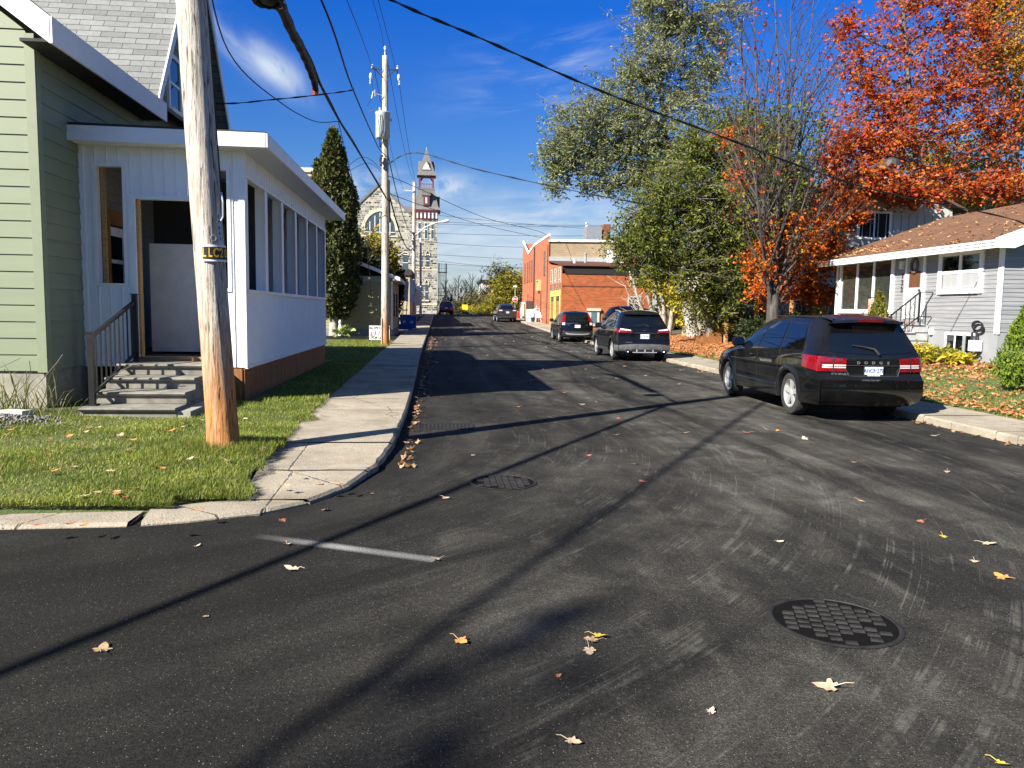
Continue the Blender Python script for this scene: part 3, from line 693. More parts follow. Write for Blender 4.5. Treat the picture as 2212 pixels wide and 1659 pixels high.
class Car:
    """SUV built in its own axes: x right, y forward (y = 0 at the rear bumper), z up"""
    def __init__(s, name, label, p, loc, rz):
        s.p = p; s.sr = smooth_tab(p['rear']); s.sf = smooth_tab(p['front']); s.hw_t = smooth_tab(p['hw'])
        s.root = thing(name, label, 'car', loc, rz); s.group()
    def group(s): pass
    def hw(s, z): return s.hw_t(z)
    def side(s, y, z):
        w = s.hw(z); p = s.p; d = y-s.sr(z); e = s.sf(z)-y
        k = 1-p.get('rtap', .09)*max(0, 1-d/.42)**2.2-p.get('ftap', .15)*max(0, 1-e/.85)**2.2
        # waist crease and gentle door hollow
        k -= .012*exp(-((z-p.get('hollow', .62))/.13)**2)
        return w*k
    def rp(s, t, z, off=0.):
        """point on the rear skin, t = -1..1 across"""
        w = s.side(s.sr(z), z); b = s.p.get('rbulge', .10)
        return Vector((w*t, s.sr(z)-b*(1-abs(t)**2.6)-off, z))
    def fp(s, t, z):
        w = s.side(s.sf(z), z); return Vector((w*t, s.sf(z)+.16*(1-abs(t)**2.4), z))
    def sp(s, sg, y, z, off=0.): return Vector((sg*(s.side(y, z)+off), y, z))
    def build(s, paint):
        p = s.p; zs = []; z = p['zb']
        while z < p['zt']-.02: zs.append(z); z += .042 if z < 1.4 else .03
        zs.append(p['zt']); ns = 96; mb = MB()
        R = p['R']; wy = p['wheels']
        for sg in (-1, 1):
            gridv = [[s.sp(sg, s.sr(z)+(s.sf(z)-s.sr(z))*i/ns, z) for i in range(ns+1)] for z in zs]
            for j in range(len(zs)-1):
                for i in range(ns):
                    q = [gridv[j][i], gridv[j][i+1], gridv[j+1][i+1], gridv[j+1][i]]
                    c = (q[0]+q[2])/2
                    if any((c.y-w)**2+(c.z-R)**2 < (R+.055)**2 for w in wy): continue
                    mb.add(q if sg > 0 else q[::-1], [(0, 1, 2, 3)])
        K = 16
        for fn, fl in ((s.rp, 0), (s.fp, 1)):
            for j in range(len(zs)-1):
                for i in range(K):
                    t0, t1 = -1+2*i/K, -1+2*(i+1)/K
                    q = [fn(t0, zs[j]), fn(t1, zs[j]), fn(t1, zs[j+1]), fn(t0, zs[j+1])]
                    mb.add(q if not fl else q[::-1], [(0, 1, 2, 3)])
        zt = p['zt']; M = 20; cr = p.get('crown', .06)
        def roof(u, v):
            y = s.rp(0, zt).y*0; t = -1+2*v; y0 = s.rp(t, zt).y; y1 = s.fp(t, zt).y; y = y0+(y1-y0)*u
            w = s.side(min(max(y, s.sr(zt)), s.sf(zt)), zt)
            return Vector((w*t, y, zt+cr*(1-t*t)*(1-(2*u-1)**2*.55*u)*min(1, u*6)*min(1, (1-u)*6)))
        mb.grid(roof, M, K)
        # merge seams so shading runs over the corners
        bm = bmesh.new(); me = mb.mesh('tmp', paint); bm.from_mesh(me); bmesh.ops.remove_doubles(bm, verts=bm.verts, dist=.002); bmesh.ops.recalc_face_normals(bm, faces=bm.faces); bm.to_mesh(me); bm.free()
        me.polygons.foreach_set('use_smooth', [True]*len(me.polygons)); me.set_sharp_from_angle(angle=radians(38)); me.name = 'body'
        o = bpy.data.objects.new('body', me); COL.objects.link(o); o.parent = s.root; s.body = o
        mb = MB(); w = p['hw'][2][1]-.06
        mb.box(-.58, .58, .15, s.sf(.4)-.15, p['zb']-.03, p['zb']+.25)
        for wyy in wy:
            for sg in (-1, 1):
                mb.grid(lambda u, v: (sg*(w-.30+.32*v), wyy+(R+.055)*cos(radians(-14+208*u)), R+(R+.055)*sin(radians(-14+208*u))), 20, 1); mb.grid(lambda u, v: (sg*(w-.30), wyy+(R+.055)*v*cos(radians(-14+208*u)), R+(R+.055)*v*sin(radians(-14+208*u))), 20, 1)
        s.part(mb, 'underbody', well_m)
    def part(s, mb, name, mats, smooth=None, parent=None): return mb.build(name, mats, parent or s.root, smooth, local=True)
    def ring(s, name, mats, w0=.055, w1=.13, off=.022, a0=-12, a1=192):
        for sg in (-1, 1):
            for wy in s.p['wheels']:
                R = s.p['R']; mb = MB(); vs = []; N = 28
                for k in range(N+1):
                    a = radians(a0+(a1-a0)*k/N)
                    for rr, of in ((R+w0-.03, -.10), (R+w0-.015, off*.8), (R+w0+.01, off), (R+w1-.02, off*.8), (R+w1, -.004)):
                        y, z = wy+rr*cos(a), R+rr*sin(a); z2 = max(z, s.p['zb']-.05)
                        vs.append(s.sp(sg, y, max(z2, s.p['zb']), of))
                        vs[-1].z = z2
                fs = [(k*5+j, k*5+5+j, k*5+6+j, k*5+1+j) for k in range(N) for j in range(4)]
                if sg > 0: fs = [f[::-1] for f in fs]
                mb.add(vs, fs); s.part(mb, name, mats, 50)
    def wheels(s, rim_m, spokes=5, w=.225, rr=.66, sw=.09):
        R = s.p['R']
        for wy in s.p['wheels']:
            for sg in (-1, 1):
                xo = s.side(wy, .6)*.985
                c = (sg*(xo-w/2-.012), wy, R); mb = MB(); h = w/2
                mb.lathe([(R*rr, -h*.9), (R*.78, -h), (R*.95, -h*.86), (R, -h*.55), (R, h*.55), (R*.95, h*.86), (R*.78, h), (R*rr, h*.9)], c, 'x', 40)
                for gk in (-.45, 0, .45): mb.lathe([(R+.001, h*gk-.006), (R-.004, h*gk), (R+.001, h*gk+.006)], c, 'x', 40)
                t = s.part(mb, 'wheel', tyre_m, 40)
                mb = MB(); r1 = R*rr; xf = sg*(w/2-.02)
                mb.lathe([(r1, sg*-.08), (r1*1.02, xf), (r1*.965, xf+sg*.008), (r1*.93, xf-sg*.012), (r1*.9, sg*-.06)], c, 'x', 36)
                mb.lathe([(r1*.30, xf-sg*.05), (r1*.30, xf-sg*.016), (r1*.18, xf-sg*.004), (0, xf-sg*.004)], c, 'x', 20)
                for k in range(spokes):
                    a = 2*pi*k/spokes+.35; u = Vector((0, cos(a), sin(a))); v = Vector((0, -sin(a), cos(a))); cc = Vector(c)
                    for q in (0,):
                        b0 = cc+u*r1*.22; b1 = cc+u*r1*.95; x0 = Vector((xf-sg*.018, 0, 0)); x1 = Vector((xf-sg*.004, 0, 0)); th = Vector((-sg*.03, 0, 0))
                        mb.add([b0-v*sw*.62*r1/.25+x0, b0+v*sw*.62*r1/.25+x0, b1+v*sw*r1/.25+x1, b1-v*sw*r1/.25+x1, b0-v*sw*.62*r1/.25+x0+th, b0+v*sw*.62*r1/.25+x0+th, b1+v*sw*r1/.25+x1+th, b1-v*sw*r1/.25+x1+th],
                               [(0, 1, 2, 3), (4, 7, 6, 5), (0, 4, 5, 1), (1, 5, 6, 2), (2, 6, 7, 3), (3, 7, 4, 0)])
                rim = mb.build('rim', rim_m, t, 35, local=True)
                mb = MB(); mb.lathe([(0, sg*-.03), (r1*.92, sg*-.03)], c, 'x', 24); mb.lathe([(r1*.3, sg*-.028), (r1*.7, sg*-.025)], c, 'x', 24); mb.build('brake_disc', well_m, t, local=True)
    def sidepoly(s, name, mats, poly, off=.006, sides=(-1, 1), n=8, parent=None, **k):
        """4-corner patch (y,z) on the body side"""
        res = []
        for sg in sides:
            a, b, c, d = [Vector((*q, 0)) for q in poly]; mb = MB()
            def f(u, v):
                q = (a.lerp(b, u)).lerp(d.lerp(c, u), v); return s.sp(sg, q.x, q.y, off)
            mb.grid(f if sg < 0 else (lambda u, v: f(u, v)), n, 5); o = s.part(mb, name, mats, 180, parent); res.append(o)
        return res
    def sideline(s, mb, pts, w=.007, off=.003, sides=(-1, 1)):
        for sg in sides:
            pp = []
            for (a, b) in zip(pts, pts[1:]):
                for k in range(6): pp.append((a[0]+(b[0]-a[0])*k/6, a[1]+(b[1]-a[1])*k/6))
            pp.append(pts[-1]); mb.tube([s.sp(sg, y, z, off-.003) for y, z in pp], w*.6, 5)
    def seams(s, *lines):
        for pts in lines:
            for sg in (-1, 1): mb = MB(); s.sideline(mb, pts, sides=(sg,)); s.part(mb, 'door_seam', well_m)
    def rearpatch(s, name, mats, fn, nu=10, nv=5, off=.006, parent=None):
        """fn(u,v)->(t,z)"""
        mb = MB(); mb.grid(lambda u, v: s.rp(*fn(u, v), off), nu, nv); return s.part(mb, name, mats, 180, parent)
    def rearquad(s, name, mats, bl, br, tr, tl, off=.006, n=10, parent=None):
        L = lambda a, b, k: (a[0]+(b[0]-a[0])*k, a[1]+(b[1]-a[1])*k)
        return s.rearpatch(name, mats, lambda u, v: L(L(bl, br, u), L(tl, tr, u), v), n, 5, off, parent)
    def lamp(s, mats, ti, z0, z1, yf, zs0=None, zs1=None, off=.014, tilt=0.):
        """tail lamp wrapping from the tailgate round the corner"""
        res = []
        for sg in (-1, 1):
            mb = MB(); zs0 = zs0 or z0; zs1 = zs1 or z1
            def f(u, v):
                if u < .6:
                    t = ti+(1-ti)*u/.6; k = u/.6; z = z0+(z1-z0-tilt*(1-k))*v; q = s.rp(sg*t, z, off*.9); q.x += sg*off*k; return q
                k = (u-.6)/.4; z = (z0+(zs0-z0)*k)+((z1+(zs1-z1)*k)-(z0+(zs0-z0)*k))*v; y = s.sr(z)*(1-k)+yf*k; return s.sp(sg, max(y, s.sr(z)), z, off)-Vector((0, off*(1-k), 0))
            mb.grid(f, 20, 6); res.append(s.part(mb, 'tail_light', mats, 180))
        return res
    def mirror(s, y, z, m, g):
        for sg in (-1, 1):
            x = s.side(y, z); mb = MB()
            mb.lathe_s([(0, -.5), (.36, -.46), (.5, -.25), (.5, .25), (.38, .45), (0, .5)], (sg*(x+.12), y, z+.05), 14, (.24, .14, .19))
            mb.bar((sg*(x-.03), y+.02, z-.02), (sg*(x+.08), y, z+.01), .06, .05)
            o = s.part(mb, 'mirror', m, 40); mb = MB(); mb.box(sg*(x+.12)-.085, sg*(x+.12)+.085, y-.074, y-.068, z-.005, z+.11); s.part(mb, 'mirror_glass', g, None, o)
    def handles(s, ys, z, m):
        for sg in (-1, 1):
            for y in ys:
                mb = MB(); x = s.side(y, z); mb.tube([(sg*(x), y-.09, z), (sg*(x+.03), y-.06, z+.004), (sg*(x+.03), y+.06, z+.006), (sg*x, y+.09, z+.004)], .013, 6); s.part(mb, 'door_handle', m, 50)
    def plate(s, z, num, extra=None, w=.30, h=.15, dy=.02, frame=None, txt=plate_b):
        y = s.rp(0, z).y-dy; mb = MB(); mb.box(-w/2, w/2, y-.006, y, z-h/2, z+h/2); o = s.part(mb, 'license_plate', plate_w)
        text(num, .088, txt, o, (0, y-.008, z-.002), (pi/2, 0, 0), 'plate_lettering', sx=.80, bold=.0012)
        if frame:
            mb = MB()
            for q in ((-w/2-.012, w/2+.012, z+h/2, z+h/2+.014), (-w/2-.012, w/2+.012, z-h/2-.028, z-h/2+.004), (-w/2-.012, -w/2, z-h/2, z+h/2), (w/2, w/2+.012, z-h/2, z+h/2)): mb.box(q[0], q[1], y-.010, y-.001, q[2], q[3])
            f = s.part(mb, 'plate_frame', dark_trim, None, o); text(frame, .026, plate_w, f, (0, y-.012, z-h/2-.012), (pi/2, 0, 0), 'frame_lettering', bold=.001)
        return o

def paintmat(name, col, rough=.22, coat=1., metal=0.):
    t = NT(name); n = t.noise(t.coord('Object'), 3, 5, .6); d = t.noise(t.coord('Object'), 60, 2)
    t.set(t.ramp(n, [(.3, tuple(c*.5 for c in col)), (.75, tuple(c*.9+.001 for c in col))]), t.math('ADD', t.math('MULTIPLY', d, .12), rough+.1), metal, coat, .02); t.bs.inputs['Coat Roughness'].default_value = .015; t.bs.inputs['Coat IOR'].default_value = 1.55; return t.m

# --- nearest car: black crossover on the right (length 4.89)
HW = [(.2, .84), (.34, .885), (.5, .912), (.75, .917), (.95, .905), (1.05, .885), (1.12, .86), (1.3, .795), (1.5, .715), (1.6, .665), (1.66, .60)]
J = dict(R=.362, wheels=(1.02, 3.91), zb=.27, zt=1.645, hw=HW, crown=.05, hollow=.60,
         rear=[(.27, .16), (.36, .07), (.52, .03), (.66, .03), (.72, .06), (.76, .115), (.9, .12), (1.05, .13), (1.12, .155), (1.3, .27), (1.5, .40), (1.56, .43), (1.6, .5), (1.645, .75)],
         front=[(.27, 4.72), (.45, 4.82), (.6, 4.83), (.78, 4.72), (.92, 4.45), (1.0, 4.1), (1.06, 3.75), (1.14, 3.58), (1.3, 3.25), (1.48, 2.86), (1.58, 2.52), (1.645, 2.05)])
cb_ = Car('parked_car', 'black crossover with blue Ontario plate, nearest car on the right kerb', J, (6.74, 11.33, 0), radians(-1.2))
paint_k = paintmat('black_car_paint', (.010, .0105, .012), .2)
cb_.build(paint_k); c = cb_
c.wheels(alloy, 5, .225, .66, .055); c.ring('wheel_arch', paintmat('black_arch_paint', (.013, .0135, .015), .25), .05, .135, .026)
c.sidepoly('side_window', glass, [(3.30, 1.075), (2.42, 1.085), (2.28, 1.545), (2.72, 1.50)], .006)
c.sidepoly('side_window', glass, [(2.32, 1.085), (1.50, 1.10), (1.50, 1.555), (2.19, 1.555)], .006)
c.sidepoly('side_window', glass, [(1.42, 1.10), (.63, 1.12), (.78, 1.50), (1.42, 1.553)], .006)
c.seams([(3.42, .42), (3.46, .8), (3.38, 1.04)], [(2.37, .40), (2.37, 1.08), (2.22, 1.56)], [(1.46, .76), (1.40, .95), (1.46, 1.09), (1.46, 1.56)], [(2.37, .40), (3.42, .42)], [(2.37, .40), (1.55, .41)])
for sg in (-1, 1): mb = MB(); mb.grid(lambda u, v: c.sp(sg, 1.5+2.0*u, .44+.045*v, .012*sin(pi*v)), 14, 4); c.part(mb, 'side_moulding', paint_k, 180)
mb = MB(); mb.tube([c.sp(-1, 1.2, .86, .004)+Vector((0, .085*cos(2*pi*k/20), .085*sin(2*pi*k/20))) for k in range(21)], .004, 5); c.part(mb, 'fuel_flap', well_m)
c.handles((1.62, 2.55), .93, paint_k); c.mirror(3.24, 1.10, paint_k, glass)
c.rearpatch('rear_window', glass, lambda u, v: ((-.86+1.72*u)*(1-.03*v), 1.115+.395*v+.018*(1-abs(2*u-1)**2)*(1-v)*-2), 16, 8, .008)
mb = MB()
def spo(u, v):
    t = -.93+1.86*u; q = c.rp(t, 1.60); base = c.rp(t, 1.535, 0)
    pr = [(q.y+.28, 1.652+.045*(1-t*t)), (q.y+.0, 1.625+.045*(1-t*t)), (base.y-.16, 1.585+.03*(1-t*t)), (base.y-.165, 1.545+.03*(1-t*t)), (base.y+.02, 1.525)]
    k = v*4; i = min(int(k), 3); f = k-i; return Vector((q.x*1.03, pr[i][0]+(pr[i+1][0]-pr[i][0])*f, pr[i][1]+(pr[i+1][1]-pr[i][1])*f))
mb.grid(spo, 16, 8); sp_ = c.part(mb, 'spoiler', paint_k, 40)
mb = MB(); b = c.rp(0, 1.535); mb.box(-.20, .20, b.y-.176, b.y-.15, 1.576, 1.606); c.part(mb, 'brake_light', dark_red)
tl = c.lamp(red_lamp, .52, .805, 1.04, .50, .86, 1.05, .016, .035)
for sg, o in zip((-1, 1), tl):
    mb = MB()
    for zc in (.862, .895): mb.grid(lambda u, v: c.rp(sg*(.53+.42*u), zc+.018*v, .024), 8, 2)
    c.part(mb, 'lamp_band', clear_lamp, None, o)
    mb = MB(); mb.grid(lambda u, v: c.rp(sg*(.745+.025*u), .795+.25*v, .026), 1, 4); c.part(mb, 'lamp_divider', dark_trim, None, o)
mb = MB()
mb.grid(lambda u, v: c.rp(-1+2*u, .34+.33*v, .028+.012*sin(pi*min(1, v*1.1))), 24, 8)
mb.grid(lambda u, v: c.rp(-1+2*u, .67+.02*v, .03-.03*v), 24, 1)
for sg in (-1, 1): mb.grid(lambda u, v: c.sp(sg, c.sr(.34+.33*v)-.02+(.62-c.sr(.34+.33*v))*u, .34+.33*v, .02*(1-u*.7)), 8, 8)
c.part(mb, 'bumper', paintmat('bumper_black', (.005, .0055, .006), .2), 40)
mb = MB()
c_in = [(-.47, .735), (.47, .735), (.56, .895), (-.56, .895)]
mb.grid(lambda u, v: c.rp((-.42-.06*v)+(.84+.12*v)*u, .765+.125*v, -.035), 10, 3)
for t0, t1 in ((-.56, -.48), (.48, .56)): mb.grid(lambda u, v: c.rp((t0 if t0 < 0 else t1)*(.86+.14*v)*(1-u)+(t1 if t0 < 0 else t0)*(.86+.14*v)*u, .745+.15*v, .012-.047*u), 3, 3)
mb.grid(lambda u, v: c.rp((-.49)+.98*u, .742+.022*v, .012-.045*v), 10, 2)
c.part(mb, 'plate_recess', paintmat('recess_black', (.008, .008, .009), .35), 40)
mb = MB(); mb.tube([c.rp(t, z, .014) for t, z in [(-.56, .90), (-.3, .902), (0, .903), (.3, .902), (.56, .90), (.47, .74), (.2, .738), (-.2, .738), (-.47, .74), (-.56, .90)]], .006, 6); c.part(mb, 'recess_trim', plain('satin_trim', (.10, .10, .105), .3, .6))
c.plate(.825, 'AHCR\u00b7279', frame='CAPITAL DODGE', w=.30, h=.125, dy=.022)
y_ = c.rp(0, .945).y-.012
for k, ch in enumerate('DODGE'):
    text(ch, .055, badge_m, c.root, (-.24+k*.12, y_-.003, .945), (pi/2, 0, 0), 'badge_letter', sx=1.3, bold=.0015)
q = c.rp(-.62, .765, .014); text('JOURNEY', .05, badge_m, c.root, q, (pi/2, 0, radians(-10)), 'badge_lettering', sx=1.25)
mb = MB(); w0 = c.rp(.10, 1.075, .03); w1 = c.rp(.02, 1.16, .04); w2 = c.rp(-.42, 1.215, .03); mb.tube([w0, w0.lerp(w1, .6)+Vector((0, -.01, 0)), w1, w1.lerp(w2, .5)+Vector((0, 0, .004)), w2], [.026, .022, .018, .012, .008], 8); c.part(mb, 'rear_wiper', dark_trim, 50)
mb = MB(); mb.tube([(.28, .95, 1.68), (.28, .93, 1.71)], [.022, .014], 8); mb.tube([(.28, .93, 1.71), (.33, .80, 1.86)], [.008, .003], 6); c.part(mb, 'antenna', dark_trim)
mb = MB(); mb.lathe([(.034, -.06), (.036, .1), (.03, .1), (.028, -.05), (0, 0)], (.62, .12, .30), 'y', 16); c.part(mb, 'exhaust_tip', chrome, 40)
for sg in (-1, 1):
    mb = MB(); mb.tube([c.sp(sg, .60+1.9*k/8, 1.60, -.03)+Vector((0, 0, .05)) for k in range(9)], .012, 6)
    c.part(mb, 'roof_seam', dark_trim)

def suv_common(c, paint, g_in=glass, door=(2.35, 1.46, 3.35), zb_=1.06, zt_=1.5):
    c.build(paint)
# --- second: black mid-size SUV with wrap lamps and twin exhausts
E_ = dict(R=.37, wheels=(.98, 3.83), zb=.30, zt=1.70, crown=.055, hollow=.62, rtap=.07,
          hw=[(.2, .86), (.36, .93), (.55, .962), (.8, .964), (1.0, .945), (1.1, .915), (1.17, .885), (1.35, .81), (1.55, .72), (1.66, .66), (1.70, .60)],
          rear=[(.30, .14), (.42, .05), (.6, .02), (.72, .04), (.8, .10), (1.0, .10), (1.1, .13), (1.18, .18), (1.4, .38), (1.58, .52), (1.64, .56), (1.70, .8)],
          front=[(.3, 4.6), (.5, 4.72), (.7, 4.72), (.9, 4.55), (1.03, 4.15), (1.1, 3.75), (1.18, 3.5), (1.35, 3.15), (1.52, 2.78), (1.62, 2.45), (1.70, 2.0)])
c = Car('parked_car', 'black sport utility car with twin tail pipes, second up the right kerb', E_, (7.0, 25.65, 0), radians(-.6))
pk2 = paintmat('deep_black_paint', (.006, .007, .009), .14)
c.build(pk2); c.wheels(alloy, 10, .235, .68, .028); c.ring('wheel_arch', pk2, .045, .10, .016)
c.sidepoly('side_window', glass, [(3.2, 1.14), (2.38, 1.15), (2.24, 1.60), (2.66, 1.55)]); c.sidepoly('side_window', glass, [(2.30, 1.15), (1.50, 1.17), (1.52, 1.60), (2.16, 1.61)]); c.sidepoly('side_window', glass, [(1.43, 1.17), (.88, 1.22), (1.12, 1.52), (1.43, 1.595)])
for sg in (-1, 1): mb = MB(); mb.tube([c.sp(sg, y, z, .008) for y, z in [(3.25, 1.125), (2.3, 1.135), (1.5, 1.15), (.84, 1.20), (1.10, 1.54), (1.5, 1.62), (2.2, 1.63), (2.7, 1.575)]], .009, 6); c.part(mb, 'window_trim', chrome)
c.seams([(2.34, .42), (2.34, 1.12), (2.2, 1.6)], [(1.55, .80), (1.46, 1.0), (1.46, 1.15)], [(3.35, .44), (3.38, 1.1)])
for sg in (-1, 1): mb = MB(); mb.grid(lambda u, v: c.sp(sg, 1.45+1.95*u, .31+.12*v, .02), 12, 4); c.part(mb, 'sill_cladding', clad_m, 180)
c.handles((1.65, 2.55), .98, pk2); c.mirror(3.05, 1.14, pk2, glass)
c.rearpatch('rear_window', glass, lambda u, v: ((-.88+1.76*u)*(1-.02*v), 1.17+.40*v), 14, 7, .008)
for sg in (-1, 1): mb = MB(); mb.tube([c.sp(sg, y, 1.66, -.02)+Vector((0, 0, h)) for y, h in [(.95, .0), (1.1, .06), (1.6, .085), (2.2, .08), (2.6, .05), (2.72, .0)]], .017, 6); c.part(mb, 'roof_rail', alloy)
mb = MB(); mb.grid(lambda u, v: c.rp(-.95+1.9*u, 1.60+.06*v, .10*(1-v*.6)), 12, 3); mb.grid(lambda u, v: c.rp(-.95+1.9*u, 1.60-.02*v, .10-.10*v), 12, 1); c.part(mb, 'spoiler', pk2, 40)
tl = c.lamp(red_lamp, .50, .985, 1.10, .50, 1.0, 1.14, .016, .02)
for sg, o in zip((-1, 1), tl):
    mb = MB(); mb.grid(lambda u, v: c.rp(sg*(.56+.42*u), 1.055+.055*v*(.5+.5*u)+.02*u, .022), 8, 3); c.part(mb, 'lamp_lens', clear_lamp, None, o)
mb = MB(); mb.grid(lambda u, v: c.rp(-.58+1.16*u, .965+.02*v, .016), 10, 1); c.part(mb, 'tailgate_trim', chrome)
mb = MB(); mb.grid(lambda u, v: c.rp(-1+2*u, .36+.20*v+.05*(1-abs(2*u-1)**3)*v, .035), 24, 6)
for sg in (-1, 1): mb.grid(lambda u, v: c.sp(sg, c.sr(.36+.2*v)-.02+.45*u, .36+.2*v, .022*(1-.5*u)), 6, 6)
bm_ = c.part(mb, 'bumper', plain('dusty_grey_plastic', (.10, .105, .11), .6, var=.3, scale=4), 40)
mb = MB()
for x in (-.28, 0, .28): mb.box(x-.02, x+.02, c.rp(0, .4).y-.05, c.rp(0, .4).y-.03, .33, .42)
mb.box(-.42, .42, c.rp(0, .4).y-.044, c.rp(0, .4).y-.02, .31, .335); c.part(mb, 'diffuser_fins', alloy)
mb = MB(); mb.box(-.45, .45, c.rp(0, .4).y-.039, c.rp(0, .4).y-.03, .335, .43); c.part(mb, 'diffuser', well_m)
for x in (-.62, .62):
    mb = MB(); mb.lathe([(.05, -.04), (.062, -.05), (.062, .1), (.05, .1), (.048, -.03), (0, .02)], (x, c.rp(x, .38).y-.02, .375), 'y', 18); c.part(mb, 'exhaust_tip', chrome, 40)
c.plate(.86, 'LCSE 766', w=.30, h=.15, dy=.012)
mb = MB(); b = c.rp(0, 1.06, .01); mb.lathe_s([(0, -.5), (.5, -.3), (.5, .3), (0, .5)], (0, b.y, 1.065), 16, (.13, .02, .05)); e_ = c.part(mb, 'badge', plain('badge_blue', (.02, .04, .12), .3, .3), 40)
q = c.rp(-.62, .66, .014); text('ECOBOOST', .04, badge_m, c.root, q, (pi/2, 0, radians(-8)), 'badge_lettering', sx=1.1)
q = c.rp(-.42, 1.25, .02); mb = MB(); mb.tube([c.rp(.18, 1.20, .03), c.rp(.05, 1.25, .03), c.rp(-.40, 1.235, .02)], [.018, .014, .007], 6); c.part(mb, 'rear_wiper', dark_trim)
mb = MB(); mb.prism([(0, 1.05, 1.74), (0, .92, 1.745), (0, .90, 1.83), (0, .94, 1.83)], (.012, 0, 0)); c.part(mb, 'antenna_fin', dark_trim)

# --- third: black compact SUV with tall vertical tail lamps
V_ = dict(R=.345, wheels=(.86, 3.48), zb=.28, zt=1.63, crown=.05, hollow=.62, rtap=.09,
          hw=[(.2, .82), (.36, .88), (.55, .91), (.8, .912), (1.0, .90), (1.08, .88), (1.15, .855), (1.35, .785), (1.5, .715), (1.6, .64), (1.63, .60)],
          rear=[(.28, .14), (.4, .05), (.6, .02), (.75, .05), (.9, .08), (1.05, .12), (1.13, .17), (1.35, .34), (1.5, .44), (1.56, .48), (1.63, .72)],
          front=[(.3, 4.4), (.5, 4.52), (.7, 4.5), (.9, 4.3), (1.02, 3.8), (1.1, 3.45), (1.3, 3.05), (1.48, 2.65), (1.58, 2.3), (1.63, 1.95)])
c = Car('parked_car', 'black compact utility car with tall vertical tail lamps, third up the right kerb', V_, (7.4, 40.6, G(41)), radians(-.4))
c.build(pk2); c.wheels(alloy, 5, .22, .66, .05); c.ring('wheel_arch', clad_m, .04, .10, .02)
c.sidepoly('side_window', glass, [(3.1, 1.09), (2.25, 1.10), (2.1, 1.53), (2.55, 1.49)]); c.sidepoly('side_window', glass, [(2.17, 1.10), (1.42, 1.12), (1.45, 1.53), (2.03, 1.545)]); c.sidepoly('side_window', glass, [(1.36, 1.12), (.8, 1.25), (1.02, 1.46), (1.36, 1.53)])
c.seams([(2.2, .42), (2.2, 1.08)], [(1.4, .80), (1.38, 1.1)])
c.handles((1.55, 2.4), .95, chrome); c.mirror(2.98, 1.1, pk2, glass)
c.rearpatch('rear_window', glass, lambda u, v: (-.84+1.68*u, 1.13+.37*v), 12, 6, .008)
for sg in (-1, 1):
    mb = MB(); mb.grid(lambda u, v: c.rp(sg*(.78+.22*u+.08*v*(1-u)*1.2), .92+.58*v, .016)+Vector((sg*.014*u, 0, 0)), 5, 10); mb.grid(lambda u, v: c.sp(sg, c.sr(.95+.5*v)+.20*u*(1-v*.7), .95+.5*v, .014)-Vector((0, .012*(1-u), 0)), 4, 8); o = c.part(mb, 'tail_light', red_lamp, 60)
    mb = MB(); mb.grid(lambda u, v: c.rp(sg*(.82+.17*u), .93+.12*v, .024), 3, 3); c.part(mb, 'lamp_lens', clear_lamp, None, o)
    mb = MB(); mb.grid(lambda u, v: c.rp(sg*(.86+.1*u), .58+.05*v, .02), 3, 2); c.part(mb, 'reflector', red_lamp)
mb = MB(); mb.grid(lambda u, v: c.rp(-.72+1.44*u, .99+.05*v, .02), 12, 2); c.part(mb, 'tailgate_trim', chrome)
mb = MB(); b = c.rp(0, 1.0, .03); mb.tube([(-.045, b.y, 1.04), (-.03, b.y, .985)], .008, 6); mb.tube([(.045, b.y, 1.04), (.03, b.y, .985)], .008, 6); mb.tube([(-.036, b.y, 1.01), (.036, b.y, 1.01)], .007, 6); c.part(mb, 'badge', chrome)
mb = MB(); mb.grid(lambda u, v: c.rp(-1+2*u, .32+.26*v, .03), 20, 4); c.part(mb, 'bumper', clad_m, 40)
mb = MB(); mb.grid(lambda u, v: c.rp(-.78+1.56*u, .40+.07*v+.05*abs(2*u-1)**4, .042), 16, 2); c.part(mb, 'skid_plate', alloy)
c.plate(.86, 'BFPV 215', dy=.014); q = c.rp(-.6, .965, .03)
text('CR-V', .06, badge_m, c.root, c.rp(-.58, .93, .02), (pi/2, 0, radians(-8)), 'badge_lettering', sx=1.3); text('AWD', .045, badge_m, c.root, c.rp(.6, .93, .02), (pi/2, 0, radians(8)), 'badge_lettering', sx=1.2)
mb = MB(); mb.tube([(0, .8, 1.66), (0, .62, 1.86)], [.008, .004], 5); c.part(mb, 'antenna', dark_trim)

# --- fourth: dark grey SUV near the stop sign
c = Car('parked_car', 'dark grey sport utility car parked just before the red stop sign', dict(E_, rtap=.1), (6.55, 72.9, G(74)), radians(2))
pk4 = paintmat('dark_grey_paint', (.045, .045, .05), .25, 1., .4); c.build(pk4); c.wheels(alloy, 5, .23, .66, .05)
c.sidepoly('side_window', glass, [(3.2, 1.14), (2.38, 1.15), (2.24, 1.60), (2.66, 1.55)]); c.sidepoly('side_window', glass, [(2.30, 1.15), (.9, 1.2), (1.12, 1.54), (2.16, 1.61)])
c.rearpatch('rear_window', glass, lambda u, v: (-.86+1.72*u, 1.2+.37*v), 10, 5, .008)
tl = c.lamp(red_lamp, .58, 1.0, 1.15, .45, 1.02, 1.17, .016)
for sg, o in zip((-1, 1), tl): mb = MB(); mb.grid(lambda u, v: c.rp(sg*(.62+.34*u), 1.07+.06*v, .024), 4, 2); c.part(mb, 'lamp_lens', clear_lamp, None, o)
mb = MB(); mb.grid(lambda u, v: c.rp(-1+2*u, .34+.22*v, .03), 16, 4); c.part(mb, 'bumper', clad_m, 40); c.plate(.92, 'CKNX 408', dy=.014); c.mirror(3.05, 1.14, pk4, glass)
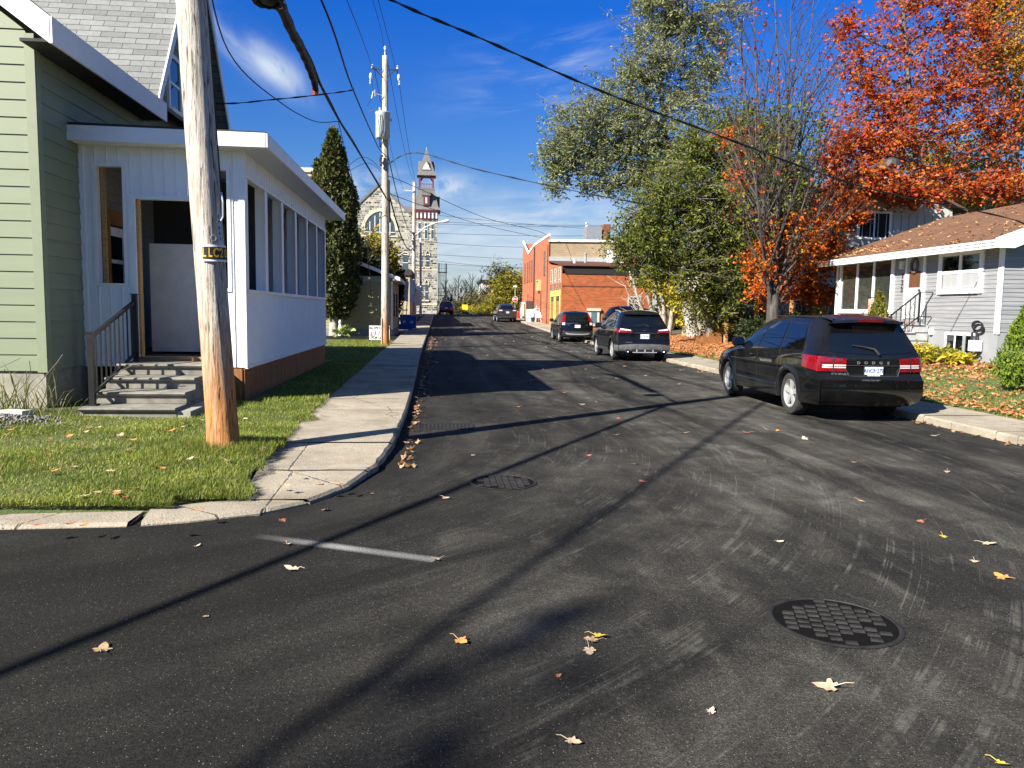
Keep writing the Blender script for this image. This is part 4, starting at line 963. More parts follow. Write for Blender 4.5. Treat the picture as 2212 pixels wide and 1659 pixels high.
# --- black SUV in the driveway, seen from the side
c = Car('parked_car', 'black sport utility car standing sideways in the driveway beside the brick building', E_, (10.3, 47.6, .33), radians(-90))
c.build(pk2); c.wheels(plain('dark_alloy', (.10, .10, .105), .35, .7), 5, .235, .68, .05); c.ring('wheel_arch', clad_m, .04, .10, .016)
c.sidepoly('side_window', glass, [(3.2, 1.14), (2.38, 1.15), (2.24, 1.60), (2.66, 1.55)]); c.sidepoly('side_window', glass, [(2.30, 1.15), (1.50, 1.17), (1.52, 1.60), (2.16, 1.61)]); c.sidepoly('side_window', glass, [(1.43, 1.17), (.88, 1.22), (1.12, 1.52), (1.43, 1.595)])
for sg in (-1, 1): mb = MB(); mb.tube([c.sp(sg, y, z, .008) for y, z in [(3.25, 1.125), (2.3, 1.135), (1.5, 1.15), (.84, 1.20)]], .009, 6); c.part(mb, 'window_trim', chrome)
c.handles((1.65, 2.55), .98, pk2); c.mirror(3.05, 1.14, pk2, glass); c.rearpatch('rear_window', glass, lambda u, v: (-.86+1.72*u, 1.2+.37*v), 10, 5, .008)
# --- dark red car at the top of the street
c = Car('parked_car', 'dark red car parked below the church fire escape at the far end of the street', V_, (1.0, 96.5, G(97)), radians(3))
c.build(paintmat('dark_red_paint', (.16, .016, .03), .25)); c.wheels(alloy, 5, .22, .66, .05); c.lamp(red_lamp, .55, .92, 1.08, .4); c.rearpatch('rear_window', glass, lambda u, v: (-.84+1.68*u, 1.13+.37*v), 10, 5, .008); c.plate(.8, 'CNTL 561', dy=.014)
c.sidepoly('side_window', glass, [(3.1, 1.09), (2.25, 1.10), (2.1, 1.53), (2.55, 1.49)]); c.sidepoly('side_window', glass, [(2.17, 1.10), (.8, 1.25), (1.02, 1.46), (2.03, 1.545)])
# ------------------------------------------------------------------ utility poles
def m_pole(name, z0=0., fresh=True):
    t = NT(name); v = t.coord('Object', (1, 1, .045)); P = t.coord('Object'); sp = t.node('ShaderNodeSeparateXYZ'); t.l.new(P, sp.inputs[0])
    n = t.noise(v, 42, 7, .7, .35); crack = t.noise(t.coord('Object', (1, 1, .028)), 60, 3, .55, .5); blot = t.noise(t.coord('Object', (1, 1, .3)), 4, 4, .6)
    c = t.ramp(n, [(.28, (.13, .11, .09)), (.42, (.40, .355, .30)), (.58, (.62, .565, .485)), (.8, (.72, .67, .59))])
    c = t.mix(t.ramp(blot, [(.55, 0.), (.72, .5)]), c, (.20, .135, .085))
    if fresh:
        zr = t.math('ADD', sp.outputs[2], t.math('MULTIPLY', t.noise(t.coord('Object', (1, 1, .12)), 11, 4, .6), 1.6))
        k = t.ramp(t.math('MULTIPLY', zr, .4), [(.56, 1.), (1., 0.)])
        k = t.math('MULTIPLY', k, t.ramp(t.noise(t.coord('Object', (1, 1, .05)), 15, 4, .6), [(.26, .35), (.44, 1.)]))
        c = t.mix(t.math('MULTIPLY', k, .9), c, t.ramp(n, [(.3, (.16, .045, .008)), (.55, (.50, .19, .025)), (.8, (.62, .32, .09))]))
    dk = t.ramp(crack, [(.33, 1.), (.39, 0.)])
    c = t.mix(t.math('MULTIPLY', dk, .9), c, (.018, .014, .011))
    t.set(c, .9); t.bump(t.math('SUBTRACT', n, t.math('MULTIPLY', dk, 1.4)), 1., .025); return t.m
pole_m = m_pole('weathered_pole', fresh=True); pole_m2 = m_pole('weathered_pole_far', fresh=False)
insul = plain('porcelain', (.55, .57, .6), .2, coat=.5); can = plain('transformer_grey', (.50, .54, .55), .4, var=.06, scale=2)
def pole_mesh(base, top, r0, r1, n=28, k=40, rough=.012):
    mb = MB(); b = Vector(base); t = Vector(top); vs = []; fs = []
    for i in range(k+1):
        f = i/k; c = b.lerp(t, f); r = r0+(r1-r0)*f+.03*r0*4*exp(-f*40)
        for j in range(n):
            a = 2*pi*j/n; q = r+rough*mnoise.noise(Vector((cos(a)*3, sin(a)*3, c.z*.35)))+rough*.6*mnoise.noise(Vector((cos(a)*9, sin(a)*9, c.z*.25)))
            vs.append(c+Vector((cos(a)*q, sin(a)*q, 0)))
    for i in range(k):
        for j in range(n): a = i*n+j; e = i*n+(j+1) % n; fs.append((a, e, e+n, a+n))
    fs.append(tuple(k*n+j for j in range(n))); mb.add(vs, fs); return mb
P1B = Vector((-2.27, 8.4, .12)); P1T = Vector((-2.27-.058*11, 8.4+.25, 11.2))
def p1(z): return P1B.lerp(P1T, (z-.12)/(P1T.z-.12))
p_ = thing('utility_pole', 'weathered leaning utility pole with black and yellow LLC plate on the corner grass', 'utility pole', P1B)
pole_mesh(P1B+Vector((0, 0, -.15)), P1T, .165, .115).build('pole', pole_m, p_, 180)
def wrap(z, h, a0, a1, r, n=14):
    c0 = p1(z)
    mb = MB()
    for k in range(n):
        q = []
        for (a, zz) in ((a0+(a1-a0)*k/n, 0), (a0+(a1-a0)*(k+1)/n, 0), (a0+(a1-a0)*(k+1)/n, h), (a0+(a1-a0)*k/n, h)):
            c = p1(z+zz); q.append((c.x+r*cos(radians(a)), c.y+r*sin(radians(a)), c.z))
        mb.quad(*q)
    return mb
pz = 2.13
wrap(pz, .17, -105, -12, .178).build('number_plate', white, p_, 180)
wrap(pz+.022, .126, -100, -12, .181).build('number_panel', dark_trim, p_, 180)
yl = plain('plate_yellow', (.75, .46, .02), .5)
for k, ch in enumerate('LLC20'):
    a = radians(-93+k*18.5); c0 = p1(pz+.085); text(ch, .13, yl, p_, (c0.x+.1825*cos(a), c0.y+.1825*sin(a), c0.z), (pi/2, 0, a+pi/2), 'plate_character', local=False, depth=.0008, bold=.003, sx=.62)
a_ = radians(-36); c0 = p1(pz+.34)
mb = MB(); d = Vector((cos(a_), sin(a_), 0)); s2 = Vector((-d.y, d.x, 0))
for dz0, dz1 in ((-.16, .17),):
    q = [p1(pz+.34+dz0)+d*.172-s2*.02, p1(pz+.34+dz0)+d*.172+s2*.02, p1(pz+.34+dz1)+d*.170+s2*.02, p1(pz+.34+dz1)+d*.170-s2*.02]; mb.quad(*q)
tg = mb.build('tag_strip', grey_metal, p_)
for k, ch in enumerate('57663'): c1_ = p1(pz+.34+.12-k*.056)+d*.1735; text(ch, .05, dark_trim, p_, c1_, (pi/2, 0, a_+pi/2), 'tag_digit', local=False, depth=.0005, sx=.9, bold=.001)
mb = MB(); a2 = radians(-60); c1_ = p1(pz+.24); d2 = Vector((cos(a2), sin(a2), 0)); s3 = Vector((-d2.y, d2.x, 0))
mb.tube([c1_+d2*.172+s3*.026*cos(t*pi/6)+Vector((0, 0, .03*sin(t*pi/6))) for t in range(13)], .006, 5); mb.build('tag_ring', grey_metal, p_)
mb = MB(); mb.tube([p1(z)+Vector((.155-.004*z, .05, 0)) for z in (2.6, 3.4, 5, 7, 9)], .008, 6); mb.build('ground_wire', cable_m, p_)
mb = MB(); mb.tube([p1(2.85)+Vector((.165, -.03, 0)), p1(2.75)+Vector((.18, -.05, 0)), p1(2.6)+Vector((.17, -.05, 0)), p1(2.55)+Vector((.15, -.07, 0))], .011, 6); mb.build('cable_loop', grey_metal, p_)
for zz in (10.4,):
    mb = MB(); c = p1(zz); mb.bar(c+Vector((-.75, -.12, 0)), c+Vector((.75, -.12, 0)), .09, .11); mb.build('crossarm', pole_m2, p_)

p_ = thing('utility_pole', 'grey utility pole carrying a transformer can beside the left sidewalk', 'utility pole', (-2.2, 32.6, .1))
pole_mesh((-2.2, 32.6, -.1), (-2.2, 32.6, 11.85), .165, .115, 20, 30).build('pole', m_pole('weathered_pole_mid', fresh=True), p_, 180)
mb = MB(); mb.lathe([(0, 8.5), (.27, 8.5), (.29, 8.53), (.29, 9.42), (.31, 9.45), (.31, 9.5), (.28, 9.52), (0, 9.55)], (-2.26, 32.15, 0), 'z', 24); tr_ = mb.build('transformer', can, p_, 40)
for dx_ in (-.12, .12):
    mb = MB(); mb.lathe([(.03, 9.5), (.05, 9.54), (.03, 9.58), (.05, 9.62), (.03, 9.66), (.045, 9.7), (0, 9.72)], (-2.26+dx_, 32.15, 0), 'z', 10); mb.build('bushing', insul, tr_)
for k in (-.16, -.06, .06):
    mb = MB(); mb.tube([(-2.26+k, 31.83, 9.38), (-2.26+k*1.1, 31.80, 9.2), (-2.26+k*.7, 31.82, 8.8), (-2.26+k*.8, 31.85, 8.45), (-2.35+k*.2, 32.2, 8.15)], .014, 5); mb.build('lead_wire', cable_m, tr_)
mb = MB(); mb.box(-1.97, -1.9, 32.1, 32.2, 9.2, 9.28); mb.build('bracket', grey_metal, tr_)
for sg in (-1, 1):
    mb = MB(); x = -2.2+sg*.5; mb.bar((-2.2+sg*.1, 32.48, 11.28), (x, 32.48, 11.3), .04, .04); mb.bar((-2.2+sg*.1, 32.48, 11.0), (x*.8-2.2*.2, 32.48, 11.27), .035, .035); ar = mb.build('arm', dark_trim, p_)
    mb = MB(); mb.lathe([(0, 0), (.05, .01), (.05, .07), (.02, .09), (.05, .12), (0, .17)], (x, 32.48, 11.31), 'z', 10); mb.build('insulator', insul, ar, 50)
    mb = MB(); mb.lathe_s([(0, -.5), (.4, -.35), (.5, 0), (.4, .35), (0, .5)], (x+sg*.06, 32.42, 10.98), 10, (.14, .14, .30)); mb.lathe([(.02, 10.68), (.045, 10.72), (.02, 10.78), (.045, 10.82), (.02, 10.86)], (x+sg*.08, 32.4, -.02), 'z', 8); mb.build('cutout', insul, ar, 50)
mb = MB(); mb.lathe([(.03, 11.85), (.03, 12.05), (.06, 12.07), (.05, 12.15), (.06, 12.18), (0, 12.24)], (-2.2, 32.55, 0), 'z', 10); mb.build('pin_insulator', insul, p_)
mb = MB(); mb.bar((-2.3, 32.45, 10.25), (-2.62, 32.4, 10.32), .035, .035); mb.tube([(-2.72, 32.4, 10.1), (-2.66, 32.4, 10.38)], .035, 8); mb.tube([(-2.58, 32.4, 10.2), (-2.6, 32.4, 10.45)], .03, 8); mb.build('fuse_cutout', plain('fuse_grey', (.25, .26, .28), .4), p_)
mb = MB(); mb.tube([(-2.58, 32.45, 11.3), (-2.75, 32.4, 10.9), (-2.66, 32.4, 10.4)], .008, 4); mb.tube([(-2.72, 32.38, 10.1), (-2.9, 32.3, 9.8), (-2.8, 32.2, 9.55), (-2.42, 32.15, 9.65)], .01, 4); mb.build('jumper_wire', wire_m, p_)
mb = MB()
for k in range(5): mb.box(-2.40+.03*sin(k*2), -2.30+.03*sin(k*2), 32.3, 32.4, 7.45+k*.09, 7.52+k*.09)
mb.build('connector_block', dark_trim, p_)
mb = MB(); mb.box(-2.08, -2.0, 32.4, 32.5, 6.1, 6.9); mb.tube([(-2.05, 32.42, 6.1), (-2.04, 32.42, 5.7), (-2.02, 32.42, 5.2)], .06, 8); mb.build('splice_case', cable_m, p_)
mb = MB(); mb.bar((-2.07, 32.44, 2.5), (-2.07, 32.44, 3.5), .03, .06); mb.build('step_bracket', dark_trim, p_)
mb = MB(); mb.box(-2.37, -2.33, 32.42, 32.46, -.05, 1.3); mb.build('ground_stake', plain('lath', (.45, .38, .26), .8), p_)

p_ = thing('utility_pole', 'third utility pole with a cobra head street lamp in front of the stone tower', 'utility pole', (-2.35, 74, G(74)))
pole_mesh((-2.35, 74, .5), (-2.3, 74, 13.5), .2, .14, 14, 12).build('pole', pole_m2, p_, 180)
mb = MB(); pts = [Vector((-2.2, 73.8, 8.6)), Vector((-1.2, 73.6, 9.35)), Vector((-.3, 73.5, 9.75)), Vector((.3, 73.4, 9.86))]; mb.tube(pts, .07, 8); la = mb.build('lamp_arm', plain('painted_steel', (.62, .63, .64), .4, .3), p_)
mb = MB(); mb.lathe_s([(0, -.5), (.35, -.4), (.5, 0), (.4, .4), (0, .5)], (0, 0, 0), 12, (.3, .3, .8)); o = mb.build('lamp_head', plain('painted_steel', (.62, .63, .64)), la, 50, local=True); o.location = (.62, 73.35, 9.9); o.rotation_euler = (0, radians(80), 0)
o.location = Vector((.62, 73.35, 9.9))-p_.location
mb = MB(); mb.bar((-3.3, 73.8, 12.7), (-2.3, 73.8, 12.65), .08, .08); mb.build('arm', plain('painted_steel', (.62, .63, .64)), p_)
mb = MB()
for k in range(7): mb.box(-2.45+.08*sin(k*1.7), -2.2+.1*sin(k), 73.7, 73.85, 7.2+k*.25, 7.36+k*.25)
mb.build('equipment', dark_trim, p_)
p_ = MB(); pole_mesh((-2.05, 91, .8), (-2.07, 91, 9.9), .15, .12, 10, 6).top('utility_pole', pole_m2, 'slim bare pole close before the church tower', 'utility pole', (-2.05, 91, .8), 180)
o = p_

# ------------------------------------------------------------------ overhead wires
def sagline(a, b, sag, n=28):
    a = Vector(a); b = Vector(b); return [a.lerp(b, i/n)-Vector((0, 0, sag*4*(i/n)*(1-i/n))) for i in range(n+1)]
def wire(label, a, b, sag, r=.012, name='overhead_wire', cat='wire', n=28, group=None, mat_=None, twist=0):
    pts = sagline(a, b, sag, n) if not isinstance(a, list) else [Vector(q) for q in a]
    mb = MB(); mb.tube(pts, r, 6)
    if twist:
        for ph in (0, pi): mb.tube([p+Vector((cos(i*1.3+ph)*r*1.6, 0, sin(i*1.3+ph)*r*1.6)) for i, p in enumerate(pts)], r*.6, 5)
    return mb.top(name, mat_ or cable_m, label, cat, pts[0], 180, group)
P2 = lambda z, dx=0: Vector((-2.2+dx, 32.55, z))
P3 = lambda z, dx=0: Vector((-2.32+dx, 74, z))
# telephone bundle, with its splice case and the thicker drooping part
bund = [p1(5.75)+Vector((.2, .1, 0))]+[at(x, y, Y) for x, y, Y in ((604, 7, 10.9), (637, 73, 12.4), (660, 110, 13.4), (694, 187, 16.3), (734, 262, 20.0), (784, 343, 25.6), (834, 428, 32.45))]
def spline(pts, m=6):
    out = []
    for i in range(len(pts)-1):
        p0, p1_, p2, p3 = pts[max(i-1, 0)], pts[i], pts[i+1], pts[min(i+2, len(pts)-1)]
        for k in range(m):
            t = k/m; out.append(.5*((2*p1_)+(p2-p0)*t+(2*p0-5*p1_+4*p2-p3)*t*t+(3*p1_-p0-3*p2+p3)*t**3))
    return out+[pts[-1]]
mb = MB(); sp1 = spline(bund); mb.tube(sp1, .026, 8); mb.tube([p+Vector((.03, 0, .02*sin(i))) for i, p in enumerate(sp1)], .012, 5)
mb.top('telephone_cable', cable_m, 'thick black telephone cable bundle running from the near pole to the transformer pole', 'cable', sp1[0], 180)
thick = spline([at(604, 2, 10.75), at(632, 66, 12.1), at(652, 105, 13.2), at(668, 143, 14.3), at(680, 178, 15.2), at(681, 192, 15.4)], 6)
mb = MB(); n_ = len(thick); mb.tube([p-Vector((0, 0, .03)) for p in thick], [.075-.02*(i/n_)+.008*sin(i*1.9) for i in range(n_)], 10); cse = mb.top('cable_splice', cable_m, 'fat black cable splice lashed under the telephone bundle near the first pole', 'cable splice', thick[0], 60)
mb = MB(); mb.tube([thick[-1]-Vector((0, 0, .02)), thick[-1]-Vector((0, 0, .12))], [.07, .05], 8); mb.build('red_end_cap', plain('rust_red_cap', (.22, .04, .02), .6), cse)
mb = MB(); cc = at(578, -6, 10.3); mb.ball(cc, 1, 14, 8, (.13, .2, .08))
for k in range(7): mb.tube([cc+Vector((.18*cos(t*.5+k)*(.8+.05*k), .2*sin(t*.5+k), .04*sin(t+k)-.02)) for t in range(13)], .02, 6)
mb.top('cable_coil', cable_m, 'black coil of spare cable hanging at the top of the picture beside the near pole', 'cable coil', cc, 60)
def pixwire(label, pts, r=.01, **k): return wire(label, spline([Vector(p) for p in pts], 8), None, 0, r, **k)
pixwire('black power cable reaching the transformer pole just below its transformer', [p1(7.4)+Vector((.15, 0, 0)), at(694, 0, 13.5), at(760, 187, 19.5), at(814, 312, 30.5), P2(8.0, -.1)], .02)
pixwire('thin wire ending at the left arm of the transformer pole', [p1(10.5)+Vector((-.6, 0, 0)), at(749, 0, 17), at(802, 140, 30), Vector((-2.7, 32.48, 11.4))], .009)
pixwire('thin wire ending on the very top of the transformer pole', [p1(11.2), at(805, 0, 24), at(829, 106, 32), Vector((-2.2, 32.55, 12.2))], .009)
pixwire('thin wire ending at the right arm of the transformer pole', [p1(10.5)+Vector((.6, 0, 0)), at(817, 0, 21), at(856, 152, 32), Vector((-1.7, 32.48, 11.4))], .009)
wire('thin wire from the left insulator of the transformer pole to the third pole', Vector((-2.65, 32.48, 11.4)), P3(12.7, -.9), .8, .012)
wire('thin wire from the top of the transformer pole to the third pole', Vector((-2.2, 32.55, 12.2)), P3(13.5), .8, .012)
wire('thin wire from the right insulator of the transformer pole to the third pole', Vector((-1.7, 32.48, 11.3)), P3(13.0, .35), .8, .012)
wire('black cable bundle from the transformer pole down to the third pole', P2(6.6, .1), P3(7.6), 1.2, .035)
wire('power cable from the transformer pole to the third pole above the bundle', P2(8.0, .1), P3(8.8), 1., .022)
pixwire('sagging service wire from the near pole to a clamp on the telephone bundle', [p1(5.62)+Vector((.1, .1, 0)), at(493, 110, 11.2), at(604, 220, 15), at(680, 262, 18.6), at(731, 262, 20)], .010)
pixwire('wire hanging steeply from the clamp towards the porch roof end', [at(731, 262, 20), at(752, 350, 24), at(775, 440, 30), at(795, 500, 36)], .009)
pixwire('twisted service drop running level from the green house to the power cable', [Vector((-5.35, 18.6, 7.0)), at(457, 219, 17.5), at(600, 214, 18.4), at(747, 197, 19), at(762, 190, 19.5)], .010, twist=1)
pixwire('twisted service drop crossing overhead to the grey bungalow', [p1(9.2), at(640, -120, 9.6), at(847, 0, 10.4), at(1046, 86, 11.6), at(1290, 193, 13.4), at(1505, 275, 15.2), at(1865, 404, 18), Vector((15.0, 19.0, 4.2)), Vector((15.4, 18.75, 3.55))], .012, twist=1)
pixwire('twisted service drop from the transformer pole into the tall trees on the right', [P2(7.55, .1), at(900, 330, 32), at(1047, 370, 31), at(1330, 430, 30), Vector((11.5, 30, 5.5))], .014, twist=1)
pixwire('black wire from the transformer pole down to the brick building', [P2(7.1, .1), at(893, 402, 40), at(1047, 470, 52), at(1170, 502, 60), Vector((9.6, 66, 7.5))], .016)
pixwire('black wire running from the transformer pole over the brick building roof', [P2(6.4, .1), at(930, 450, 46), at(1047, 487, 58), at(1230, 526, 68), Vector((16, 74, 7.6))], .016)
gW = 'wires strung across the far cross street'
for k, (x0, y0, x1, y1, Y) in enumerate([(945, 478, 1340, 486, 98), (945, 483, 1340, 488, 98), (945, 503, 1340, 508, 96), (945, 520, 1140, 534, 92), (945, 548, 1340, 566, 104), (945, 557, 1130, 582, 98), (945, 565, 1125, 578, 100), (945, 460, 1340, 500, 95)]):
    wire('thin dark wire strung level above the far cross street', at(x0-60, y0-2, Y), at(x1+40, y1, Y), .25, .022, group=gW)
pixwire('wires drooping from the transformer pole to the small green building', [P2(7.3, -.1), at(790, 340, 36), at(760, 352, 41), at(720, 395, 46)], .014)
pixwire('second service wire drooping from the transformer pole towards the cedar', [P2(7.2, -.1), at(792, 352, 36), at(745, 375, 42), at(700, 400, 46)], .012)
pixwire('drop cable swinging low from the transformer pole', [P2(5.6, -.1)+Vector((0, -.2, 0)), Vector((-3.0, 33.6, 4.2)), Vector((-3.1, 36, 3.0)), at(800, 640, 43)], .014)
# cables going back over the camera to the next pole down the cross street
bk = Vector((-22, -24, 0))
wire('thick telephone cable leading back over the corner lawn', p1(5.75), bk+Vector((0, 0, 6.4)), .5, .05)
wire('power cable leading back from the near pole above the telephone cable', p1(8.9), bk+Vector((0, 0, 9.2)), .6, .04)
# ------------------------------------------------------------------ left side beyond the porch
olive = plain('olive_clapboard', (.30, .27, .13), .7, var=.12, scale=2, stretch=(.4, .4, 3))
olive_lit = plain('cream_clapboard', (.46, .43, .32), .6, var=.08, scale=2)
roof_dark = plain('dark_shingle', (.035, .033, .03), .9, var=.3, scale=8, bump=.5)
sh = thing('green_cottage', 'small olive clapboard cottage behind the transformer pole', 'house', (-6, 46, .15))
x0, x1, y0, y1 = -8.2, -2.62, 44.6, 51.5
mb = MB(); clap(mb, (x0, y0), (1, 0), (0, -1), 0, x1-x0, .5, 3.25, .17, .02); clap(mb, (x1, y0), (0, 1), (1, 0), 0, y1-y0, .5, 3.25, .17, .02); mb.box(x0+.02, x1-.02, y0+.02, y1, .4, 3.3); mb.build('wall', olive, sh)
mb = MB(); mb.box(x0, x1+.01, y0-.012, y1, -.1, .5); mb.build('foundation', plain('grey_painted_base', (.17, .19, .19), .8), sh)
mb = MB(); mb.box(x0, x1+.03, y0-.04, y0-.022, 3.22, 3.50); mb.build('frieze', plain('grey_board', (.30, .32, .31), .6), sh)
ap = (-6.3, 5.0)
mb = MB()
mb.prism([(ap[0], y0-.45, ap[1]), (x1+.45, y0-.45, 3.42), (x1+.45, y1, 3.42), (ap[0], y1, ap[1])], (0, 0, -.09)); mb.prism([(2*ap[0]-x1-.45, y0-.45, 3.42), (ap[0], y0-.45, ap[1]), (ap[0], y1, ap[1]), (2*ap[0]-x1-.45, y1, 3.42)], (0, 0, -.09))
mb.build('roof', roof_dark, sh)
mb = MB(); mb.prism([(ap[0], y0-.48, ap[1]+.02), (x1+.45, y0-.48, 3.44), (x1+.45, y0-.48, 3.24), (ap[0], y0-.48, ap[1]-.2)], (0, .028, 0)); mb.box(x1+.44, x1+.47, y0-.48, y1, 3.24, 3.43); mb.box(x1-.0, x1+.44, y0-.45, y1, 3.26, 3.28); mb.build('fascia', white_dirty, sh)
mb = MB(); mb.prism([(x0+.2, y0+.3, 3.3), (x1-.2, y0+.3, 3.3), (ap[0], y0+.3, ap[1]-.12)], (0, .1, 0)); mb.build('gable', roof_dark, sh)  # gable face takes the dark roof colour to stand in for eave shadow
mb = MB(); mb.box(x1-.06, x1+.024, y0-.024, y0+.08, .5, 3.25); mb.build('corner_trim', white_dirty, sh)
for yy in (46.2, 49.): window(sh, (x1, yy, 1.9), .9, 1.3, 'x', 1, dark_trim, (1, 2), .07, .05)

tanb = brickmat('cream_brick', 'x', (.50, .42, .26), (.42, .35, .20), (.36, .31, .22), .21, .075, .012, .3)
tb = thing('cream_brick_building', 'low cream brick building with a black flat roof edge behind the blue bins', 'building', (-5, 62, .3))
mb = MB(); mb.box(-9, -2.15, 59, 66, .7, 4.2); mb.build('wall', [tanb], tb)
mb = MB(); mb.box(-9, -2.13, 58.98, 66, 0, .75); mb.build('foundation', white_dirty, tb)
mb = MB(); mb.box(-9.1, -2.0, 58.85, 66.1, 4.2, 4.62); mb.build('roof_edge', roof_dark, tb)
f = window(tb, (-3.25, 59, 1.95), .55, .75, 'y', -1, dark_trim, (1, 1), .08, .05)
mb = MB(); mb.box(-3.9, -2.4, 58.93, 58.985, 1.62, 1.70); mb.build('brick_course', plain('tan_sill', (.30, .25, .16), .8), tb)
for x in (-2.75, -2.5): mb = MB(); mb.lathe([(0, -.12), (.05, -.1), (.06, 0)], (x, 58.95, 3.6), 'y', 8); mb.build('vent_cap', dark_trim, tb)

rb = thing('dark_row_building', 'long dark building with a row of sloping white roof ribs along the left sidewalk', 'building', (-3.5, 76, .6))
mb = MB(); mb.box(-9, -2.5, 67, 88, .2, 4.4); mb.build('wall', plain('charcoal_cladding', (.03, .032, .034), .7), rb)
for k in range(6):
    y = 68.5+k*3.2; mb = MB(); mb.prism([(-2.49, y, 4.35), (-1.95, y, 3.3), (-1.95, y+2.6, 3.3), (-2.49, y+2.6, 4.35)], (.03, 0, .05)); mb.build('awning', roof_dark if k % 2 else plain('grey_awning', (.34, .35, .36), .5), rb)
for k in range(6):
    y = 69.5+k*3.2; mb = MB(); mb.box(-2.505, -2.46, y, y+1.3, 1.0+k*.06, 3.0); mb.build('window', glass if k != 4 else white_dirty, rb)
mb = MB(); mb.box(-2.5, -2.42, 85.5, 86.4, .9, 2.9); d_ = mb.build('door', white_dirty, rb); mb = MB(); mb.box(-2.42, -2.41, 85.6, 86.3, 1.9, 2.7); mb.build('pane', glass, d_)
for (y, z, w, h) in ((70.2, 3.0, .1, .75), (70.5, 2.0, .1, 1.0)):
    q = MB(); q.box(-2.05, -1.55, y-.04, y+.04, z, z+h); q.box(-2.46, -2.05, y-.02, y+.02, z+h*.5-.03, z+h*.5+.03)
    q.build('sign_board', white, rb)

tw = plain('tan_stucco', (.40, .34, .25), .8, var=.08, scale=.6)
ta = thing('tan_mansard_building', 'tall tan building with a steep mansard side behind the cedar tree', 'building', (-14, 84, .3))
mb = MB(); mb.prism([(-24, 80, 0), (-8.0, 80, 0), (-8.55, 80, 7.3), (-9.35, 80, 15.3), (-24, 80, 15.3)], (0, 6, 0)); mb.build('wall', tw, ta)
mb = MB(); mb.box(-24, -9.2, 79.85, 80, 15.1, 15.55); mb.prism([(-7.85, 79.9, 0), (-8.42, 79.9, 7.3), (-9.22, 79.9, 15.4), (-9.4, 79.9, 15.4), (-8.6, 79.9, 7.3), (-8.05, 79.9, 0)], (0, 6.2, 0)); mb.build('roof_trim', plain('pale_flashing', (.45, .42, .36), .6), ta)

# ------------------------------------------------------------------ stone church
def m_stone(name, axis):
    t = NT(name); g = t.node('ShaderNodeNewGeometry'); sp = t.node('ShaderNodeSeparateXYZ'); t.l.new(g.outputs['Position'], sp.inputs[0])
    wob = t.math('MULTIPLY', t.math('SUBTRACT', t.noise(g.outputs['Position'], .9, 3), .5), .5)
    cb = t.node('ShaderNodeCombineXYZ'); t.l.new(t.math('ADD', sp.outputs['Y' if axis == 'y' else 'X'], wob), cb.inputs[0]); t.l.new(t.math('ADD', sp.outputs['Z'], t.math('MULTIPLY', wob, .25)), cb.inputs[1])
    b = t.node('ShaderNodeTexBrick'); b.offset = .37; b.squash = .55; b.squash_frequency = 3; t.l.new(cb.outputs[0], b.inputs['Vector'])
    b.inputs['Scale'].default_value = 1; b.inputs['Brick Width'].default_value = .82; b.inputs['Row Height'].default_value = .36; b.inputs['Mortar Size'].default_value = .035; b.inputs['Mortar Smooth'].default_value = .1; b.inputs['Bias'].default_value = .05
    b.inputs['Color1'].default_value = (.44, .42, .365, 1); b.inputs['Color2'].default_value = (.035, .033, .03, 1); b.inputs['Mortar'].default_value = (.46, .44, .385, 1)
    n = t.noise(g.outputs['Position'], 2.2, 5, .65)
    t.set(t.mix(.55, b.outputs['Color'], t.ramp(n, [(.3, .5), (.65, 1.3)]), 'MULTIPLY'), .9); t.bump(t.math('SUBTRACT', n, b.outputs['Fac']), .8, .08); return t.m
stone = m_stone('rubble_stone', 'x'); stone_y = m_stone('rubble_stone_side', 'y')
slate = plain('grey_slate', (.13, .125, .12), .75, var=.3, scale=4, bump=.5)
sand = plain('sandstone_trim', (.52, .45, .34), .8, var=.12); maroon = plain('maroon_paint', (.13, .022, .030), .6); ch_glass = plain('stained_glass_dark', (.05, .075, .09), .15, var=.4, scale=3)
ch = thing('stone_church', 'grey stone church with a pointed bell tower closing the end of the street', 'church', (-6, 140, 1))
CY = 135.
mb = MB(); mb.prism([(-15.2, CY, 0), (-4.0, CY, 0), (-4.0, CY, 17.0), (-4.8, CY, 17.6), (-10, CY, 22.7), (-15.2, CY, 17.6)], (0, .8, 0)); mb.build('nave_wall', stone, ch)
mb = MB(); mb.prism([(-15.5, CY-.15, 17.25), (-10, CY-.15, 22.65), (-4.3, CY-.15, 17.05), (-4.3, CY-.15, 17.5), (-10, CY-.15, 23.15), (-15.5, CY-.15, 17.7)], (0, .5, 0)); mb.build('gable_coping', slate, ch)
mb = MB(); mb.prism([(-17, CY+3, 18.2), (-2, CY+3, 18.2), (-2, CY+9, 20.3), (-17, CY+9, 20.3)], (0, 0, -.3)); mb.prism([(-15.2, CY+.4, 17.6), (-10, CY+.4, 22.9), (-10, CY+22, 22.9), (-15.2, CY+22, 17.6)], (0, 0, -.3)); mb.prism([(-10, CY+.4, 22.9), (-4.2, CY+.4, 17.2), (-4.2, CY+22, 17.2), (-10, CY+22, 22.9)], (0, 0, -.3)); mb.build('roof', slate, ch)
mb = MB(); mb.box(-24, -15.1, CY+3, CY+22, 0, 17); mb.build('side_wall', stone, ch)
mb = MB(); mb.bar((-10, CY, 22.9), (-10, CY, 24.0), .12, .12); mb.bar((-10.28, CY, 23.6), (-9.72, CY, 23.6), .1, .1); mb.build('gable_cross', slate, ch)
